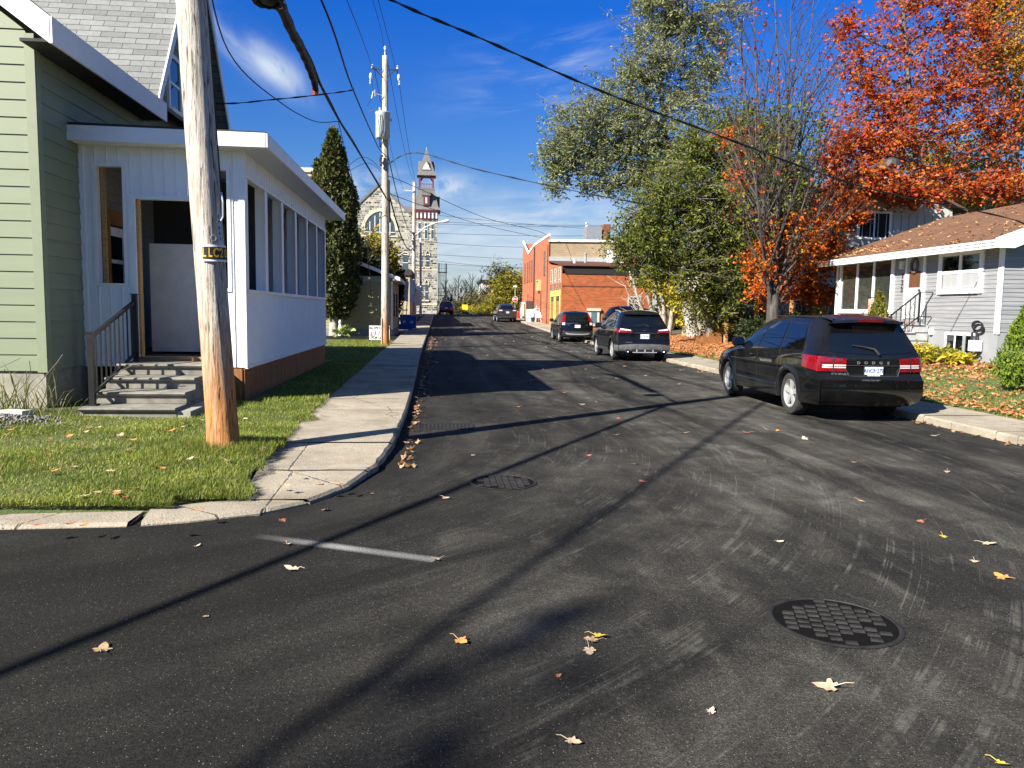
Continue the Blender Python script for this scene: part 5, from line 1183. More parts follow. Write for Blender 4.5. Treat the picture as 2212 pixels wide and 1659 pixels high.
# great arched window
def arch_pts(cx, z0, w, h, n=14):
    """pointed arch outline: z0 springing, half width w"""
    r = (h*h+w*w)/(2*w); pts = []
    for k in range(n+1):
        t = k/n; z = h*t; pts.append((cx-(sqrt(max(r*r-z*z, 0))-(r-w)), z0+z))
    return pts+[(2*cx-x, z) for x, z in pts[::-1][1:]]
def arched(parent, cx, zb, zs, w, h, mw=.3, y=CY, bars=2, name='arched_window', frame=sand, gl=None, bar_m=None):
    out = [(cx-w-mw, zs-.2)]+arch_pts(cx, zs, w+mw, h+mw)+[(cx+w+mw, zs-.2)]; inn = [(cx-w, zs-.2)]+arch_pts(cx, zs, w, h)+[(cx+w, zs-.2)]
    mb = MB()
    for i in range(len(inn)-1):
        a, b, c, d = out[i], out[i+1], inn[i+1], inn[i]; mb.prism([(a[0], y-.14, a[1]), (b[0], y-.14, b[1]), (c[0], y-.14, c[1]), (d[0], y-.14, d[1])], (0, .13, 0))
    mb.box(cx-w-mw, cx+w+mw, y-.2, y-.01, zb-.25, zb); f = mb.build(name, frame, parent)
    mb = MB(); mb.add([(x, y-.04, z) for x, z in [(cx-w, zb)]+inn+[(cx+w, zb)]], [tuple(range(len(inn)+2))]); mb.build('glazing', gl or ch_glass, f)
    mb = MB()
    for k in range(1, bars): x = cx-w+2*w*k/bars; mb.box(x-.06, x+.06, y-.1, y-.045, zb, zs+h*(1-abs(2*k/bars-1)**1.5)*.92)
    mb.box(cx-w, cx+w, y-.1, y-.05, (zb+zs)/2-.05, (zb+zs)/2+.05)
    if zs-zb > 1.2: mb.box(cx-w, cx+w, y-.1, y-.05, zs-.05, zs+.05)
    mb.build('mullion', bar_m or white_dirty, f); return f
arched(ch, -10.0, 14.15, 15.2, 2.55, 3.0, .55, bars=6, name='great_window')
arched(ch, -10, 6.5, 9.0, .55, .8, .25); arched(ch, -5.7, 8.2, 11.0, .45, .3, .12, bars=1); 
mb = MB(); mb.box(-6.3, -5.1, CY-.12, CY-.01, 7.2, 8.0); mb.build('red_panel', maroon, ch)
# tower
TX0, TX1 = -4.05, -.27; TC = (TX0+TX1)/2
mb = MB(); mb.box(TX0, TX1, CY-.9, CY+3.2, 0, 18.0); mb.cur = 1; mb.quad((TX1+.005, CY-.9, 0), (TX1+.005, CY+3.2, 0), (TX1+.005, CY+3.2, 18), (TX1+.005, CY-.9, 18)); mb.build('tower_wall', [stone, stone_y], ch)
ty = CY-.9
for x in (-3.25, -2.15, -1.05):
    mb = MB(); mb.box(x-.3, x+.3, ty-.1, ty+.0, 13.6, 16.4); f = mb.build('tower_window', white_dirty, ch); mb = MB(); mb.quad((x-.24, ty-.105, 13.7), (x+.24, ty-.105, 13.7), (x+.24, ty-.105, 16.3), (x-.24, ty-.105, 16.3)); mb.build('glazing', ch_glass, f); mb = MB(); mb.box(x-.26, x+.26, ty-.13, ty-.106, 15.2, 15.32); mb.build('mullion', white_dirty, f)
for zb, zs, xs in ((8.9, 11.0, (-3.0, -1.85)), (3.3, 6.0, (-2.9, -2.0)), ):
    for x in xs: arched(ch, x, zb, zs, .26, .7, .16, ty, 1)
mb = MB(); mb.box(TX0-.05, TX1+.05, ty-.07, ty, 8.3, 8.55); mb.box(TX0-.04, TX1+.04, ty-.06, ty, 2.4, 2.7); mb.build('string_course', sand, ch)
mb = MB(); mb.box(TX0-.45, TX1+.45, ty-.3, CY+3.5, 18.35, 18.55); mb.box(TX0-.15, TX1+.15, ty-.12, CY+3.3, 17.0, 17.12)
for k in range(7): x = TX0-.05+(TX1-TX0+.1)*k/6; mb.box(x-.07, x+.07, ty-.22, ty, 17.12, 18.35)
mb.build('cornice', maroon, ch)
mb = MB(); mb.box(TX0-.02, TX1+.02, ty-.02, CY+3.2, 17.15, 18.3); mb.build('cornice_panel', white_dirty, ch)
def frustum(mb, cx, cy, w0, z0, w1, z1):
    a = [(cx-w0, cy-w0, z0), (cx+w0, cy-w0, z0), (cx+w0, cy+w0, z0), (cx-w0, cy+w0, z0)]; b = [(cx-w1, cy-w1, z1), (cx+w1, cy-w1, z1), (cx+w1, cy+w1, z1), (cx-w1, cy+w1, z1)]
    mb.add(a+b, [(0, 1, 5, 4), (1, 2, 6, 5), (2, 3, 7, 6), (3, 0, 4, 7), (4, 5, 6, 7), (3, 2, 1, 0)])
tcy = CY+1.15
mb = MB(); frustum(mb, TC, tcy, 2.42, 18.55, 2.05, 19.1); frustum(mb, TC, tcy, 2.05, 19.1, 1.35, 22.0); mb.box(TC-1.4, TC+1.4, tcy-1.4, tcy+1.4, 22.0, 22.3)
mb.build('mansard', slate, ch)
for sx_, sy_ in ((0, -1), (-1, 0), (1, 0)):
    mb = MB(); cx, cy = TC+sx_*1.75, tcy+sy_*1.75; mb.box(cx-.55, cx+.55, cy-.55, cy+.55, 19.3, 21.0); dm = mb.build('dormer', slate, ch)
    if sy_: mb = MB(); mb.box(cx-.42, cx+.42, cy-.60, cy-.55, 19.4, 20.7); wv = mb.build('window', maroon, dm); mb = MB(); mb.box(cx-.12, cx-.02, cy-.62, cy-.60, 19.6, 20.6); mb.box(cx+.06, cx+.16, cy-.62, cy-.60, 19.6, 20.6); mb.build('louvre', white_dirty, wv)
mb = MB(); mb.box(TC-.75, TC+.75, tcy-2.45, tcy-2.4+.9, 20.9, 21.6); mb.build('dormer_hood', slate, ch)
for sx_ in (-1, 1):
    for sy_ in (-1, 1): mb = MB(); mb.box(TC+sx_*1.15-.14, TC+sx_*1.15+.14, tcy+sy_*1.15-.14, tcy+sy_*1.15+.14, 22.3, 24.4); mb.prism([(TC+sx_*1.0, tcy+sy_*1.2-.1, 24.4), (TC+sx_*1.0, tcy+sy_*1.2-.1, 23.7), (TC+sx_*.55, tcy+sy_*1.2-.1, 24.4)], (0, .2, 0)); mb.build('belfry_post', maroon, ch)
mb = MB()
mb.box(TC-1.2, TC+1.2, tcy-1.25, tcy-1.15, 22.95, 23.05)
for k in range(9): mb.box(TC-1.1+k*.27, TC-1.04+k*.27, tcy-1.24, tcy-1.18, 22.3, 22.95)
mb.build('belfry_rail', maroon, ch)
mb = MB(); frustum(mb, TC, tcy, 1.62, 24.4, 1.3, 25.3); frustum(mb, TC, tcy, 1.3, 25.3, .06, 29.0); mb.build('spire', slate, ch)
mb = MB(); mb.tube([(TC, tcy, 28.8), (TC, tcy, 29.4)], [.12, .05], 8); mb.build('finial', plain('verdigris', (.22, .30, .26), .6), ch)
for sx_, sy_ in ((0, -1), (-1, 0), (1, 0)):
    cx, cy = TC+sx_*1.05, tcy+sy_*1.05; mb = MB()
    e = Vector((1, 0, 0)) if sy_ else Vector((0, 1, 0)); o_ = Vector((sx_, sy_, 0))
    q = Vector((cx, cy, 0)); mb.prism([q-e*.85+o_*.35+Vector((0, 0, 25.3)), q+e*.85+o_*.35+Vector((0, 0, 25.3)), q+o_*.35+Vector((0, 0, 27.0))], -o_*1.0); dm = mb.build('spire_gable', slate, ch)
    if sy_:
        mb = MB(); mb.lathe([(0, -.02), (.42, 0), (.42, .03)], (cx, cy-.40, 25.85), 'y', 20); mb.build('round_light', white, dm); mb = MB(); mb.prism([q-e*.72+o_*.36+Vector((0, 0, 25.38)), q+e*.72+o_*.36+Vector((0, 0, 25.38)), q+o_*.36+Vector((0, 0, 26.75))], -o_*.02); mb.build('gable_face', plain('pale_wood', (.5, .44, .38), .7), dm)
# fire escape on the right of the tower
fe = thing('fire_escape', 'black iron fire escape stair on the right flank of the stone tower', 'fire escape', (.7, 134.5, .8))
mb = MB()
for x, y in ((.1, 133.9), (1.3, 133.9), (.1, 135.2), (1.3, 135.2)): mb.bar((x, y, .5), (x, y, 9.6), .16, .16)
mb.build('posts', black_metal, fe)
for z in (4.0, 8.0):
    mb = MB(); mb.box(-.1, 1.5, 133.8, 135.3, z, z+.12); mb.build('platform', black_metal, fe)
    mb = MB()
    for x in (0, .5, 1.0, 1.4): mb.bar((x, 133.85, z+.1), (x, 133.85, z+1.3), .05, .05)
    for h in (.7, 1.3): mb.bar((-.1, 133.85, z+h), (1.5, 133.85, z+h), .05, .05); mb.bar((1.45, 133.85, z+h), (1.45, 135.3, z+h), .05, .05)
    mb.build('guard_rail', black_metal, fe)
for z0, z1 in ((.9, 4.0), (4.1, 8.0)):
    mb = MB(); n = int((z1-z0)/.22)
    for k in range(n): mb.box(.35, 1.0, 134.0+k*.04, 134.25+k*.04, z0+k*(z1-z0)/n, z0+k*(z1-z0)/n+.05)
    mb.bar((.35, 134.0, z0), (.35, 134.9, z1), .05, .2); mb.bar((1.0, 134.0, z0), (1.0, 134.9, z1), .05, .2); mb.build('stair_flight', black_metal, fe)

# ------------------------------------------------------------------ yard sign, signs, bins
ys_ = thing('yard_sign', 'white yard sign reading SLOW DOWN FOR US with coloured children', 'sign', (-2.75, 34.2, .14))
mb = MB(); sx0, sx1, sz0, sz1 = -3.0, -2.12, .30, .92; mb.box(sx0, sx1, 34.19, 34.21, sz0, sz1); bd = mb.build('board', white, ys_)
mb = MB(); mb.box(sx0-.02, sx1+.02, 34.194, 34.206, sz0-.02, sz1+.02); mb.build('border', dark_trim, ys_)
mb = MB(); mb.tube([(-2.9, 34.2, -.1), (-2.9, 34.2, .9)], .008, 6); mb.tube([(-2.22, 34.2, -.1), (-2.22, 34.2, .9)], .008, 6); mb.build('stake', grey_metal, ys_)
text('SLOW DOWN', .155, dark_trim, bd, (-2.56, 34.186, .82), (pi/2, 0, 0), 'lettering', local=False, bold=.006, sx=.86); text('FOR US!', .15, dark_trim, bd, (-2.66, 34.186, .39), (pi/2, 0, 0), 'lettering', local=False, bold=.005, sx=.95)
for k, colr in enumerate([(.45, .05, .06), (.03, .06, .2), (.55, .12, .02), (.03, .18, .05), (.3, .03, .2)]):
    x = -2.89+k*.16; mb = MB(); y = 34.183
    mb.lathe_s([(0, -.5), (.5, 0), (0, .5)], (x, y, .67), 10, (.05, .006, .05)); mb.bar((x, y, .65), (x-.02, y, .56), .035, .005, (0, 1, 0)); mb.bar((x-.02, y, .56), (x-.06, y, .49), .018, .005, (0, 1, 0)); mb.bar((x-.02, y, .56), (x+.04, y, .50), .018, .005, (0, 1, 0)); mb.bar((x, y, .63), (x+.07, y, .61), .014, .005, (0, 1, 0))
    if k == 0: mb.tube([(x-.05+.04*cos(t*pi/6), y, .50+.04*sin(t*pi/6)) for t in range(13)], .005, 4); mb.tube([(x+.05+.04*cos(t*pi/6), y, .50+.04*sin(t*pi/6)) for t in range(13)], .005, 4)
    mb.build('child_figure', plain('figure_ink_%d' % k, colr, .6), bd)
sg_ = thing('road_sign', 'back of two pale metal road signs on one leaning post by the blue bins', 'sign', (-2.2, 54, .25))
mb = MB(); mb.bar((-2.28, 54, .1), (-2.05, 53.9, 3.55), .06, .05); mb.build('post', grey_metal, sg_)
for (xa, xb, z0, z1, y) in ((-2.62, -2.08, 2.2, 3.75, 53.97), (-1.98, -1.62, 2.1, 3.7, 54.2)): mb = MB(); mb.box(xa, xb, y-.01, y+.01, z0, z1); mb.build('sign_plate', plain('bare_aluminium', (.66, .68, .69), .5, .2), sg_)
blue = plain('recycling_blue', (.02, .09, .42), .45)
for k, (x, y, w, h, lbl) in enumerate(((-2.25, 53.1, .7, .95, 'tall blue wheeled recycling bin behind the leaning sign post'), (-1.75, 53.4, .55, .9, 'tall blue recycling bin on the sidewalk side of the sign post'))):
    o = thing('recycling_bin', lbl, 'bin', (x, y, G(y)+.12)); z = G(y)+.12
    mb = MB(); mb.prism([(x-w*.42, y-.28, z+.06), (x+w*.42, y-.28, z+.06), (x+w/2, y-.32, z+h), (x-w/2, y-.32, z+h)], (0, .6, 0)); mb.build('body', blue, o)
    mb = MB(); mb.box(x-w/2-.03, x+w/2+.03, y-.36, y+.33, z+h, z+h+.06); mb.build('lid', blue, o)
    for sg in (-1, 1): mb = MB(); mb.lathe([(0, -.03), (.1, -.03), (.1, .03), (0, .03)], (x+sg*w*.42, y+.25, z+.1), 'x', 12); mb.build('wheel', tyre_m, o)
    mb = MB(); mb.lathe([(.05, 0), (.1, .0)], (x-.05, y-.33, z+h*.55), 'y', 6); mb.build('symbol', white, o)
o = MB(); z = G(53)+.12; o.prism([(-2.7, 52.6, z), (-1.75, 52.6, z), (-1.68, 52.55, z+.36), (-2.78, 52.55, z+.36)], (0, .4, 0)); o.box(-2.8, -1.66, 52.52, 52.58, z+.34, z+.38); o.top('recycling_box', blue, 'low open blue recycling box in front of the tall blue bins', 'bin', (-2.2, 52.8, z))
o = MB(); z = G(55)+.12; o.lathe([(0, 0), (.27, 0), (.33, .75), (.35, .78), (.31, .78), (.26, .05)], (-3.0, 55, z), 'z', 16); o.top('waste_bin', dark_trim, 'round black waste bin left of the blue recycling bins', 'bin', (-3.0, 55, z), 40)

# ------------------------------------------------------------------ manholes and drain
iron = plain('cast_iron', (.020, .019, .018), .62, var=.5, scale=9, spec=.25, bump=.6)
def manhole(label, x, y, r, cells, seed):
    o = thing('manhole_cover', label, 'manhole cover', (x, y, .001)); rn = random.Random(seed)
    mb = MB(); mb.lathe([(r*1.035, .0045), (r*1.0, .010), (r*.965, .010), (r*.95, .003)], (x, y, 0), 'z', 48); mb.build('rim', iron, o)
    mb = MB(); mb.lathe([(0, .0046), (r*.95, .0046)], (x, y, 0), 'z', 40); mb.build('plate', plain('tarred_iron', (.0045, .0044, .0042), .95, spec=.1), o)
    mb = MB(); s_ = 2*r/cells
    for i in range(cells):
        for j in range(cells*2):
            cx = -r+s_*(i+.5); cy = -r+s_*.5*(j+.5)
            if cx*cx+cy*cy > (r*.86)**2 or (i+j) % 2 or rn.random() < .10: continue
            h = .015+rn.uniform(-.003, .002); a, b = s_*.47, s_*.5*.47
            mb.add([(x+cx-a, y+cy-b, .004), (x+cx+a, y+cy-b, .004), (x+cx+a, y+cy+b, .004), (x+cx-a, y+cy+b, .004), (x+cx-a*.85, y+cy-b*.75, h), (x+cx+a*.85, y+cy-b*.75, h), (x+cx+a*.85, y+cy+b*.75, h), (x+cx-a*.85, y+cy+b*.75, h)], [(4, 5, 6, 7), (0, 1, 5, 4), (1, 2, 6, 5), (2, 3, 7, 6), (3, 0, 4, 7)])
    mb.build('tread_pattern', iron, o); return o
def rotz(o, a): o.rotation_euler = (0, 0, radians(a))
rotz(manhole('round iron manhole cover, the nearer and larger one at lower right', 2.17, 3.88, .335, 10, 1), -18)
manhole('round iron manhole cover in the middle of the road, the farther one', .64, 7.35, .32, 10, 2)
o = thing('storm_drain', 'rectangular iron drain grate near the left kerb', 'drain grate', (.12, 10.94, .001))
mb = MB(); mb.box(-.28, .52, 10.68, 10.71, -.005, .012); mb.box(-.28, .52, 11.17, 11.2, -.005, .012); mb.box(-.28, -.25, 10.71, 11.17, -.005, .012); mb.box(.49, .52, 10.71, 11.17, -.005, .012); mb.build('frame', iron, o)
mb = MB()
for k in range(13): mb.box(-.235+k*.055, -.212+k*.055, 10.72, 11.16, .005, .011)
mb.build('grate_bars', iron, o)
mb = MB(); mb.quad((-.25, 10.71, .0045), (.49, 10.71, .0045), (.49, 11.17, .0045), (-.25, 11.17, .0045)); mb.build('opening', well_m, o)
# ------------------------------------------------------------------ brick building on the right
bk1 = (.43, .098, .022); bk2 = (.27, .052, .013)
br_x = brickmat('red_brick_front', 'x', bk1, bk2, (.30, .12, .05), .36, .125, .018, .35); br_y = brickmat('red_brick_side', 'y', (.48, .12, .05), (.36, .085, .035), (.38, .17, .09), .36, .125, .018, .3)
blk = brickmat('tan_block', 'x', (.38, .29, .18), (.31, .24, .15), (.27, .21, .14), .4, .2, .012, .2)
rust_roof = plain('rust_brown_roofing', (.10, .035, .025), .8, var=.25, scale=2); soot = plain('charred_board', (.015, .012, .011), .85)
yel = plain('yellow_paint', (.62, .53, .12), .55, var=.06); ply = plain('plywood_door', (.27, .16, .055), .7, var=.15)
bb = thing('brick_building', 'red brick building with boarded yellow doors and a lower garage wing on the right', 'building', (13, 70, .4))
GX, g0, g1 = 9.62, 60.0, 67.4; z0 = -.1
mb = MB(); mb.box(GX, 16.9, g0, g1, z0, 4.62)
mb.cur = 1; mb.quad((GX-.004, g0+.0, z0), (GX-.004, g0, 5.2), (GX-.004, g1, 5.75), (GX-.004, g1, z0)); mb.quad((GX-.006, g1, z0), (GX-.006, g1, 8.2), (GX-.006, 78, 8.2), (GX-.006, 78, z0))
mb.cur = 0; mb.box(GX, 17.5, g1, 78, z0, 6.3)
mb.cur = 1; mb.prism([(GX-.008, 78, z0), (GX-.008, 78, 8.1), (GX-.008, 83, 7.6), (GX-.008, 88.5, 9.3), (GX-.008, 88.5, z0)], (4, 0, 0)); mb.build('wall', [br_x, br_y], bb)
mb = MB(); mb.box(GX, 16.2, g1+.1, g1+.5, 6.3, 7.75); mb.build('block_wall', blk, bb)
mb = MB(); mb.box(16.2, 17.6, g1+.05, g1+.6, 6.2, 8.1); mb.build('chimney_stack', br_x, bb)
mb = MB(); mb.prism([(GX-.05, 67.3, 8.2), (GX-.05, 78, 8.2), (GX-.05, 83, 7.7), (GX-.05, 88.6, 9.45), (GX-.05, 88.6, 9.65), (GX-.05, 83, 7.95), (GX-.05, 78, 8.4), (GX-.05, 67.3, 8.4)], (.12, 0, 0)) ; mb.prism([(GX-.05, 67.35, 7.72), (16.2, 67.35, 7.82), (16.2, 67.35, 8.0), (GX-.05, 67.35, 7.92)], (0, .2, 0)); mb.build('parapet_cap', white, bb)
mb = MB(); mb.box(GX, 16.2, g1-.06, g1+.1, 6.05, 6.42); mb.build('flashing', plain('grey_flashing', (.36, .38, .38), .5), bb)
mb = MB(); mb.prism([(GX-.06, g0-.25, 5.28), (17.2, g0-.25, 5.32), (17.2, g1, 6.08), (GX-.06, g1, 6.08)], (0, 0, -.07)); mb.build('roof', rust_roof, bb)
mb = MB(); mb.box(GX+.25, 17.0, g0-.06, g0-.005, 4.60, 5.2); mb.prism([(GX-.02, g0-.08, 5.22), (GX+.25, g0-.08, 5.22), (GX+.28, g0-.08, 4.62), (GX+.12, g0-.08, 4.95)], (0, .08, 0)); mb.build('charred_fascia', soot, bb)
mb = MB(); mb.box(GX+.01, 16.8, g0-.02, g0-.004, 3.62, 3.70); mb.build('brick_ledge', plain('dark_brick_course', (.10, .03, .015), .9), bb)
for k, y in enumerate((61.2, 63.4, 65.4)):
    f = window(bb, (GX-.01, y, 4.2), .7, 1.75, 'x', -1, plain('cream_paint', (.50, .47, .38), .6), (1, 2), .1, .04)
for k, y in enumerate((70.0, 79.5, 81.5, 83.4, 85.8)):
    f = window(bb, (GX-.014, y, 6.0 if k == 0 else 5.8), .75, 2.0, 'x', -1, plain('brick_brown_frame', (.20, .08, .045), .6), (1, 2), .1, .04)
f = window(bb, (GX-.02, 73.2, 4.1), 1.5, .8, 'x', -1, plain('mustard_frame', (.45, .36, .15), .6), (2, 1), .12, .25)
for y in (61.7, 64.6):
    mb = MB(); mb.box(GX-.07, GX-.012, y-1.15, y-.9, .2, 2.9); mb.box(GX-.07, GX-.012, y+.9, y+1.15, .2, 2.9); mb.box(GX-.09, GX-.012, y-1.2, y+1.2, 2.9, 3.35); f = mb.build('door_frame', yel, bb)
    mb = MB(); mb.box(GX-.06, GX-.015, y-.9, y+.9, .2, 2.5); mb.build('boarded_door', ply, f); mb = MB(); mb.box(GX-.05, GX-.015, y-.9, y+.9, 2.5, 2.9); mb.build('transom', glass, f)
mb = MB(); mb.box(GX-.05, GX-.012, 60.4, 66.2, 3.45, 3.95); mb.build('patched_brick', brickmat('patched_brick', 'y', (.38, .16, .09), (.2, .06, .03), (.3, .2, .14), .3, .16, .02, .5), bb)
for y, za, zb_ in ((77.2, .5, 8.0), (72.0, .4, 3.6), (67.9, .3, 7.5)):
    mb = MB(); mb.tube([(GX-.09, y, za), (GX-.09, y, zb_)], .06, 8); mb.build('downpipe', dark_trim if y > 77 else plain('rust_pipe', (.22, .09, .05), .5), bb)
window(bb, (15.45, g0, 2.35), .85, 1.0, 'y', -1, plain('weathered_frame', (.36, .33, .30), .7), (1, 1), .12, .05, name='side_window'); window(bb, (15.55, g0, 4.35), .85, .7, 'y', -1, plain('weathered_frame', (.36, .33, .30), .7), (1, 1), .1, .05, name='side_window')
mb = MB(); mb.box(11.65, 12.75, g0-.2, g0-.004, 1.75, 1.95); mb.box(11.75, 12.65, g0-.10, g0-.004, .55, 1.75); f = mb.build('boarded_window', plain('cream_paint', (.50, .47, .38), .6), bb); mb = MB(); mb.box(11.98, 12.42, g0-.13, g0-.10, .8, 1.65); mb.build('panel', plain('blue_grey_board', (.07, .13, .17), .6), f)
mb = MB(); mb.lathe([(.1, 6), (.1, 6.75), (.16, 6.76), (.16, 6.85), (0, 6.87)], (12.3, 64.5, -.3), 'z', 12); mb.build('vent_pipe', grey_metal, bb); mb = MB(); mb.lathe([(.12, 5.7), (.12, 6.1), (0, 6.1)], (11.2, 63.5, -.1), 'z', 12); mb.build('vent_pipe', white_dirty, bb)
ac = thing('rooftop_unit', 'boxy grey ventilation unit on the brick building roof', 'ventilation unit', (14.2, 70, 7.8))
mb = MB(); mb.box(13.3, 14.7, 69.5, 71, 8.0, 9.3); mb.build('housing', grey_metal, ac); mb = MB(); mb.box(14.9, 15.5, 69.6, 71, 7.9, 9.6); mb.build('rust_cowl', plain('rust_brown', (.16, .06, .03), .8, var=.3), ac); mb = MB(); mb.tube([(13.3, 69.7, 9.3), (13.4, 69.7, 9.55), (13.25, 69.6, 9.65)], .1, 8); mb.build('hooded_vent', white_dirty, ac)
mb = MB()
for x in (13.4, 14.6, 15.2): mb.bar((x, 69.8, 7.5), (x, 69.8, 8.05), .08, .08)
mb.build('stand', dark_trim, ac)
ac = thing('air_conditioner', 'white louvred air conditioner on the rust brown garage roof', 'air conditioner', (15.2, 66.6, 6)); mb = MB(); mb.box(14.6, 16.0, 66.3, 66.9, 5.95, 7.0); mb.build('casing', white_dirty, ac)
mb = MB()
for k in range(8): mb.box(15.0, 15.95, 66.28, 66.3, 6.05+k*.115, 6.10+k*.115)
mb.build('louvre', grey_metal, ac)

# ------------------------------------------------------------------ stop sign, hydrant and pavement sale things
ss = thing('stop_sign', 'red octagonal STOP sign on a thin post by the brick building', 'stop sign', (7.95, 80, G(80)))
mb = MB(); mb.tube([(7.95, 80.02, G(80)), (7.95, 80.02, 4.1)], .04, 8); mb.build('post', grey_metal, ss)
red = plain('sign_red', (.50, .012, .02), .45); zc = 2.78+.0; zc = 2.85
def octo(r, y): return [(7.95+r*cos(pi/8+k*pi/4), y, zc+r*sin(pi/8+k*pi/4)) for k in range(8)]
mb = MB(); mb.prism(octo(.30, 79.96), (0, .02, 0)); mb.build('border', white, ss); mb = MB(); mb.prism(octo(.27, 79.952), (0, .008, 0)); f = mb.build('plate', red, ss); text('STOP', .22, white, f, (7.95, 79.947, zc), (pi/2, 0, 0), 'lettering', local=False, bold=.006, sx=.9)
mb = MB(); mb.box(7.75, 8.1, 79.9, 80.1, 4.1, 4.25); mb.build('top_light', white, ss)
def yard(name, label, cat, x, y, build):
    o = thing(name, label, cat, (x, y, G(y)+.12)); build(o, x, y, G(y)+.12); return o
def b_hyd(o, x, y, z):
    mb = MB(); mb.lathe([(.16, 0), (.16, .05), (.11, .06), (.11, .6), (.14, .62), (.14, .66), (.1, .75), (.03, .8), (.03, .85), (0, .85)], (x, y, z), 'z', 14); mb.build('barrel', red, o, 40)
    mb = MB(); mb.lathe([(.06, -.2), (.06, .2)], (x, y, z+.45), 'x', 10); mb.build('outlet', red, o)
yard('fire_hydrant', 'red fire hydrant on the pavement beside the stop sign', 'hydrant', 8.45, 81.5, b_hyd)
def b_board(col, w, h, lean=.25):
    def f(o, x, y, z):
        mb = MB(); mb.prism([(x-w/2, y, z), (x+w/2, y, z), (x+w/2, y+lean, z+h), (x-w/2, y+lean, z+h)], (0, .05, 0)); mb.build('panel', col, o)
        mb = MB(); mb.bar((x-w/2, y-.01, z), (x-w/2, y+lean-.01, z+h), .05, .04); mb.bar((x+w/2, y-.01, z), (x+w/2, y+lean-.01, z+h), .05, .04); mb.build('frame', dark_trim, o)
    return f
yard('board', 'tall pale board leaning by the hydrant', 'board', 8.95, 82, b_board(plain('pale_board', (.55, .52, .46), .7), .7, 1.75))
yard('board', 'orange wooden frame leaning between the pale board and the bicycle', 'board', 9.15, 79.5, b_board(wood_new, .5, 1.6))
yard('board', 'dark tall panel behind the bicycle against the brick wall', 'board', 9.25, 77.2, b_board(plain('dark_panel', (.05, .035, .03), .6), .8, 1.9))
def b_bike(o, x, y, z):
    for k, dx_ in enumerate((-.5, .5)):
        mb = MB(); mb.tube([(x+dx_+.31*cos(t*pi/10), y+dx_*.3, z+.33+.31*sin(t*pi/10)) for t in range(21)], .022, 6); w = mb.build('wheel', tyre_m, o)
        mb = MB()
        for t in range(8): mb.tube([(x+dx_, y+dx_*.3, z+.33), (x+dx_+.3*cos(t*pi/4), y+dx_*.3, z+.33+.3*sin(t*pi/4))], .005, 3)
        mb.build('spokes', grey_metal, w)
    P = lambda a, b: (x+a, y+a*.3, z+b)
    mb = MB()
    for a, b in ((P(-.5, .33), P(-.05, .3)), (P(-.5, .33), P(.1, .72)), (P(-.05, .3), P(.1, .78)), (P(-.05, .3), P(-.4+.75, .7)), (P(.1, .72), P(.36, .75)), (P(.36, .75), P(.5, .33)), (P(.36, .75), P(.34, .95))): mb.tube([a, b], .02, 6)
    mb.build('frame', plain('bike_silver', (.5, .5, .52), .4, .4), o)
    mb = MB(); mb.tube([P(.3, .97), P(.34, .96), (x+.34, y-.25, z+.98)], .018, 6); mb.tube([P(.34, .96), (x+.34, y+.4, z+.98)], .018, 6); mb.build('handlebar', dark_trim, o)
    mb = MB(); mb.lathe_s([(0, -.5), (.4, -.3), (.5, 0), (.3, .4), (0, .5)], P(.1, .82), 8, (.26, .14, .07)); mb.build('saddle', dark_trim, o)
yard('bicycle', 'silver bicycle standing on the pavement in front of the leaning boards', 'bicycle', 8.75, 75.2, b_bike)
def b_chair(o, x, y, z):
    w = white
    for dx_ in (-.22, .22):
        for dy_ in (-.2, .2): mb = MB(); mb.bar((x+dx_*1.15, y+dy_*1.15, z), (x+dx_, y+dy_, z+.42), .045, .045); mb.build('leg', w, o)
    mb = MB(); mb.box(x-.25, x+.25, y-.24, y+.24, z+.41, z+.45); mb.build('seat', w, o); mb = MB(); mb.prism([(x-.25, y+.2, z+.45), (x+.25, y+.2, z+.45), (x+.24, y+.36, z+.95), (x-.24, y+.36, z+.95)], (0, .04, 0)); mb.build('backrest', w, o)
    for s in (-1, 1): mb = MB(); mb.bar((x+s*.26, y-.22, z+.64), (x+s*.26, y+.3, z+.66), .05, .03); mb.bar((x+s*.26, y-.2, z+.43), (x+s*.26, y-.2, z+.64), .04, .04); mb.build('armrest', w, o)
yard('garden_chair', 'white plastic garden chair at the right end of the pavement sale', 'chair', 9.25, 71.2, b_chair)
def b_crate(col):
    def f(o, x, y, z):
        mb = MB()
        for (a, b, c, d) in ((-.28, .28, -.2, -.17), (-.28, .28, .17, .2), (-.28, -.25, -.17, .17), (.25, .28, -.17, .17)): mb.box(x+a, x+b, y+c, y+d, z, z+.4)
        mb.box(x-.25, x+.25, y-.17, y+.17, z, z+.03); mb.build('box', col, o); mb = MB(); mb.box(x-.31, x+.31, y-.23, y-.2, z+.34, z+.42); mb.box(x-.31, x+.31, y+.2, y+.23, z+.34, z+.42); mb.build('rim', col, o)
    return f
yard('storage_box', 'pale blue storage box at the kerb end of the pavement sale', 'box', 8.55, 72.0, b_crate(plain('pale_blue_plastic', (.35, .55, .75), .4)))
yard('storage_box', 'black storage box on the pavement beside the white chair', 'box', 8.95, 71.9, b_crate(dark_trim))
yard('storage_box', 'dark grey storage box right of the white garden chair', 'box', 9.75, 71.4, b_crate(plain('slate_plastic', (.08, .09, .10), .5)))
def b_mat(o, x, y, z):
    mb = MB(); mb.prism([(x-.35, y, z), (x+.35, y, z), (x+.3, y+.3, z+1.15), (x-.3, y+.3, z+1.15)], (0, .12, 0)); mb.build('slab', plain('cream_foam', (.62, .58, .50), .8), o); mb = MB(); mb.bar((x-.1, y-.02, z), (x-.08, y+.26, z+1.1), .03, .02); mb.build('strap', grey_metal, o)
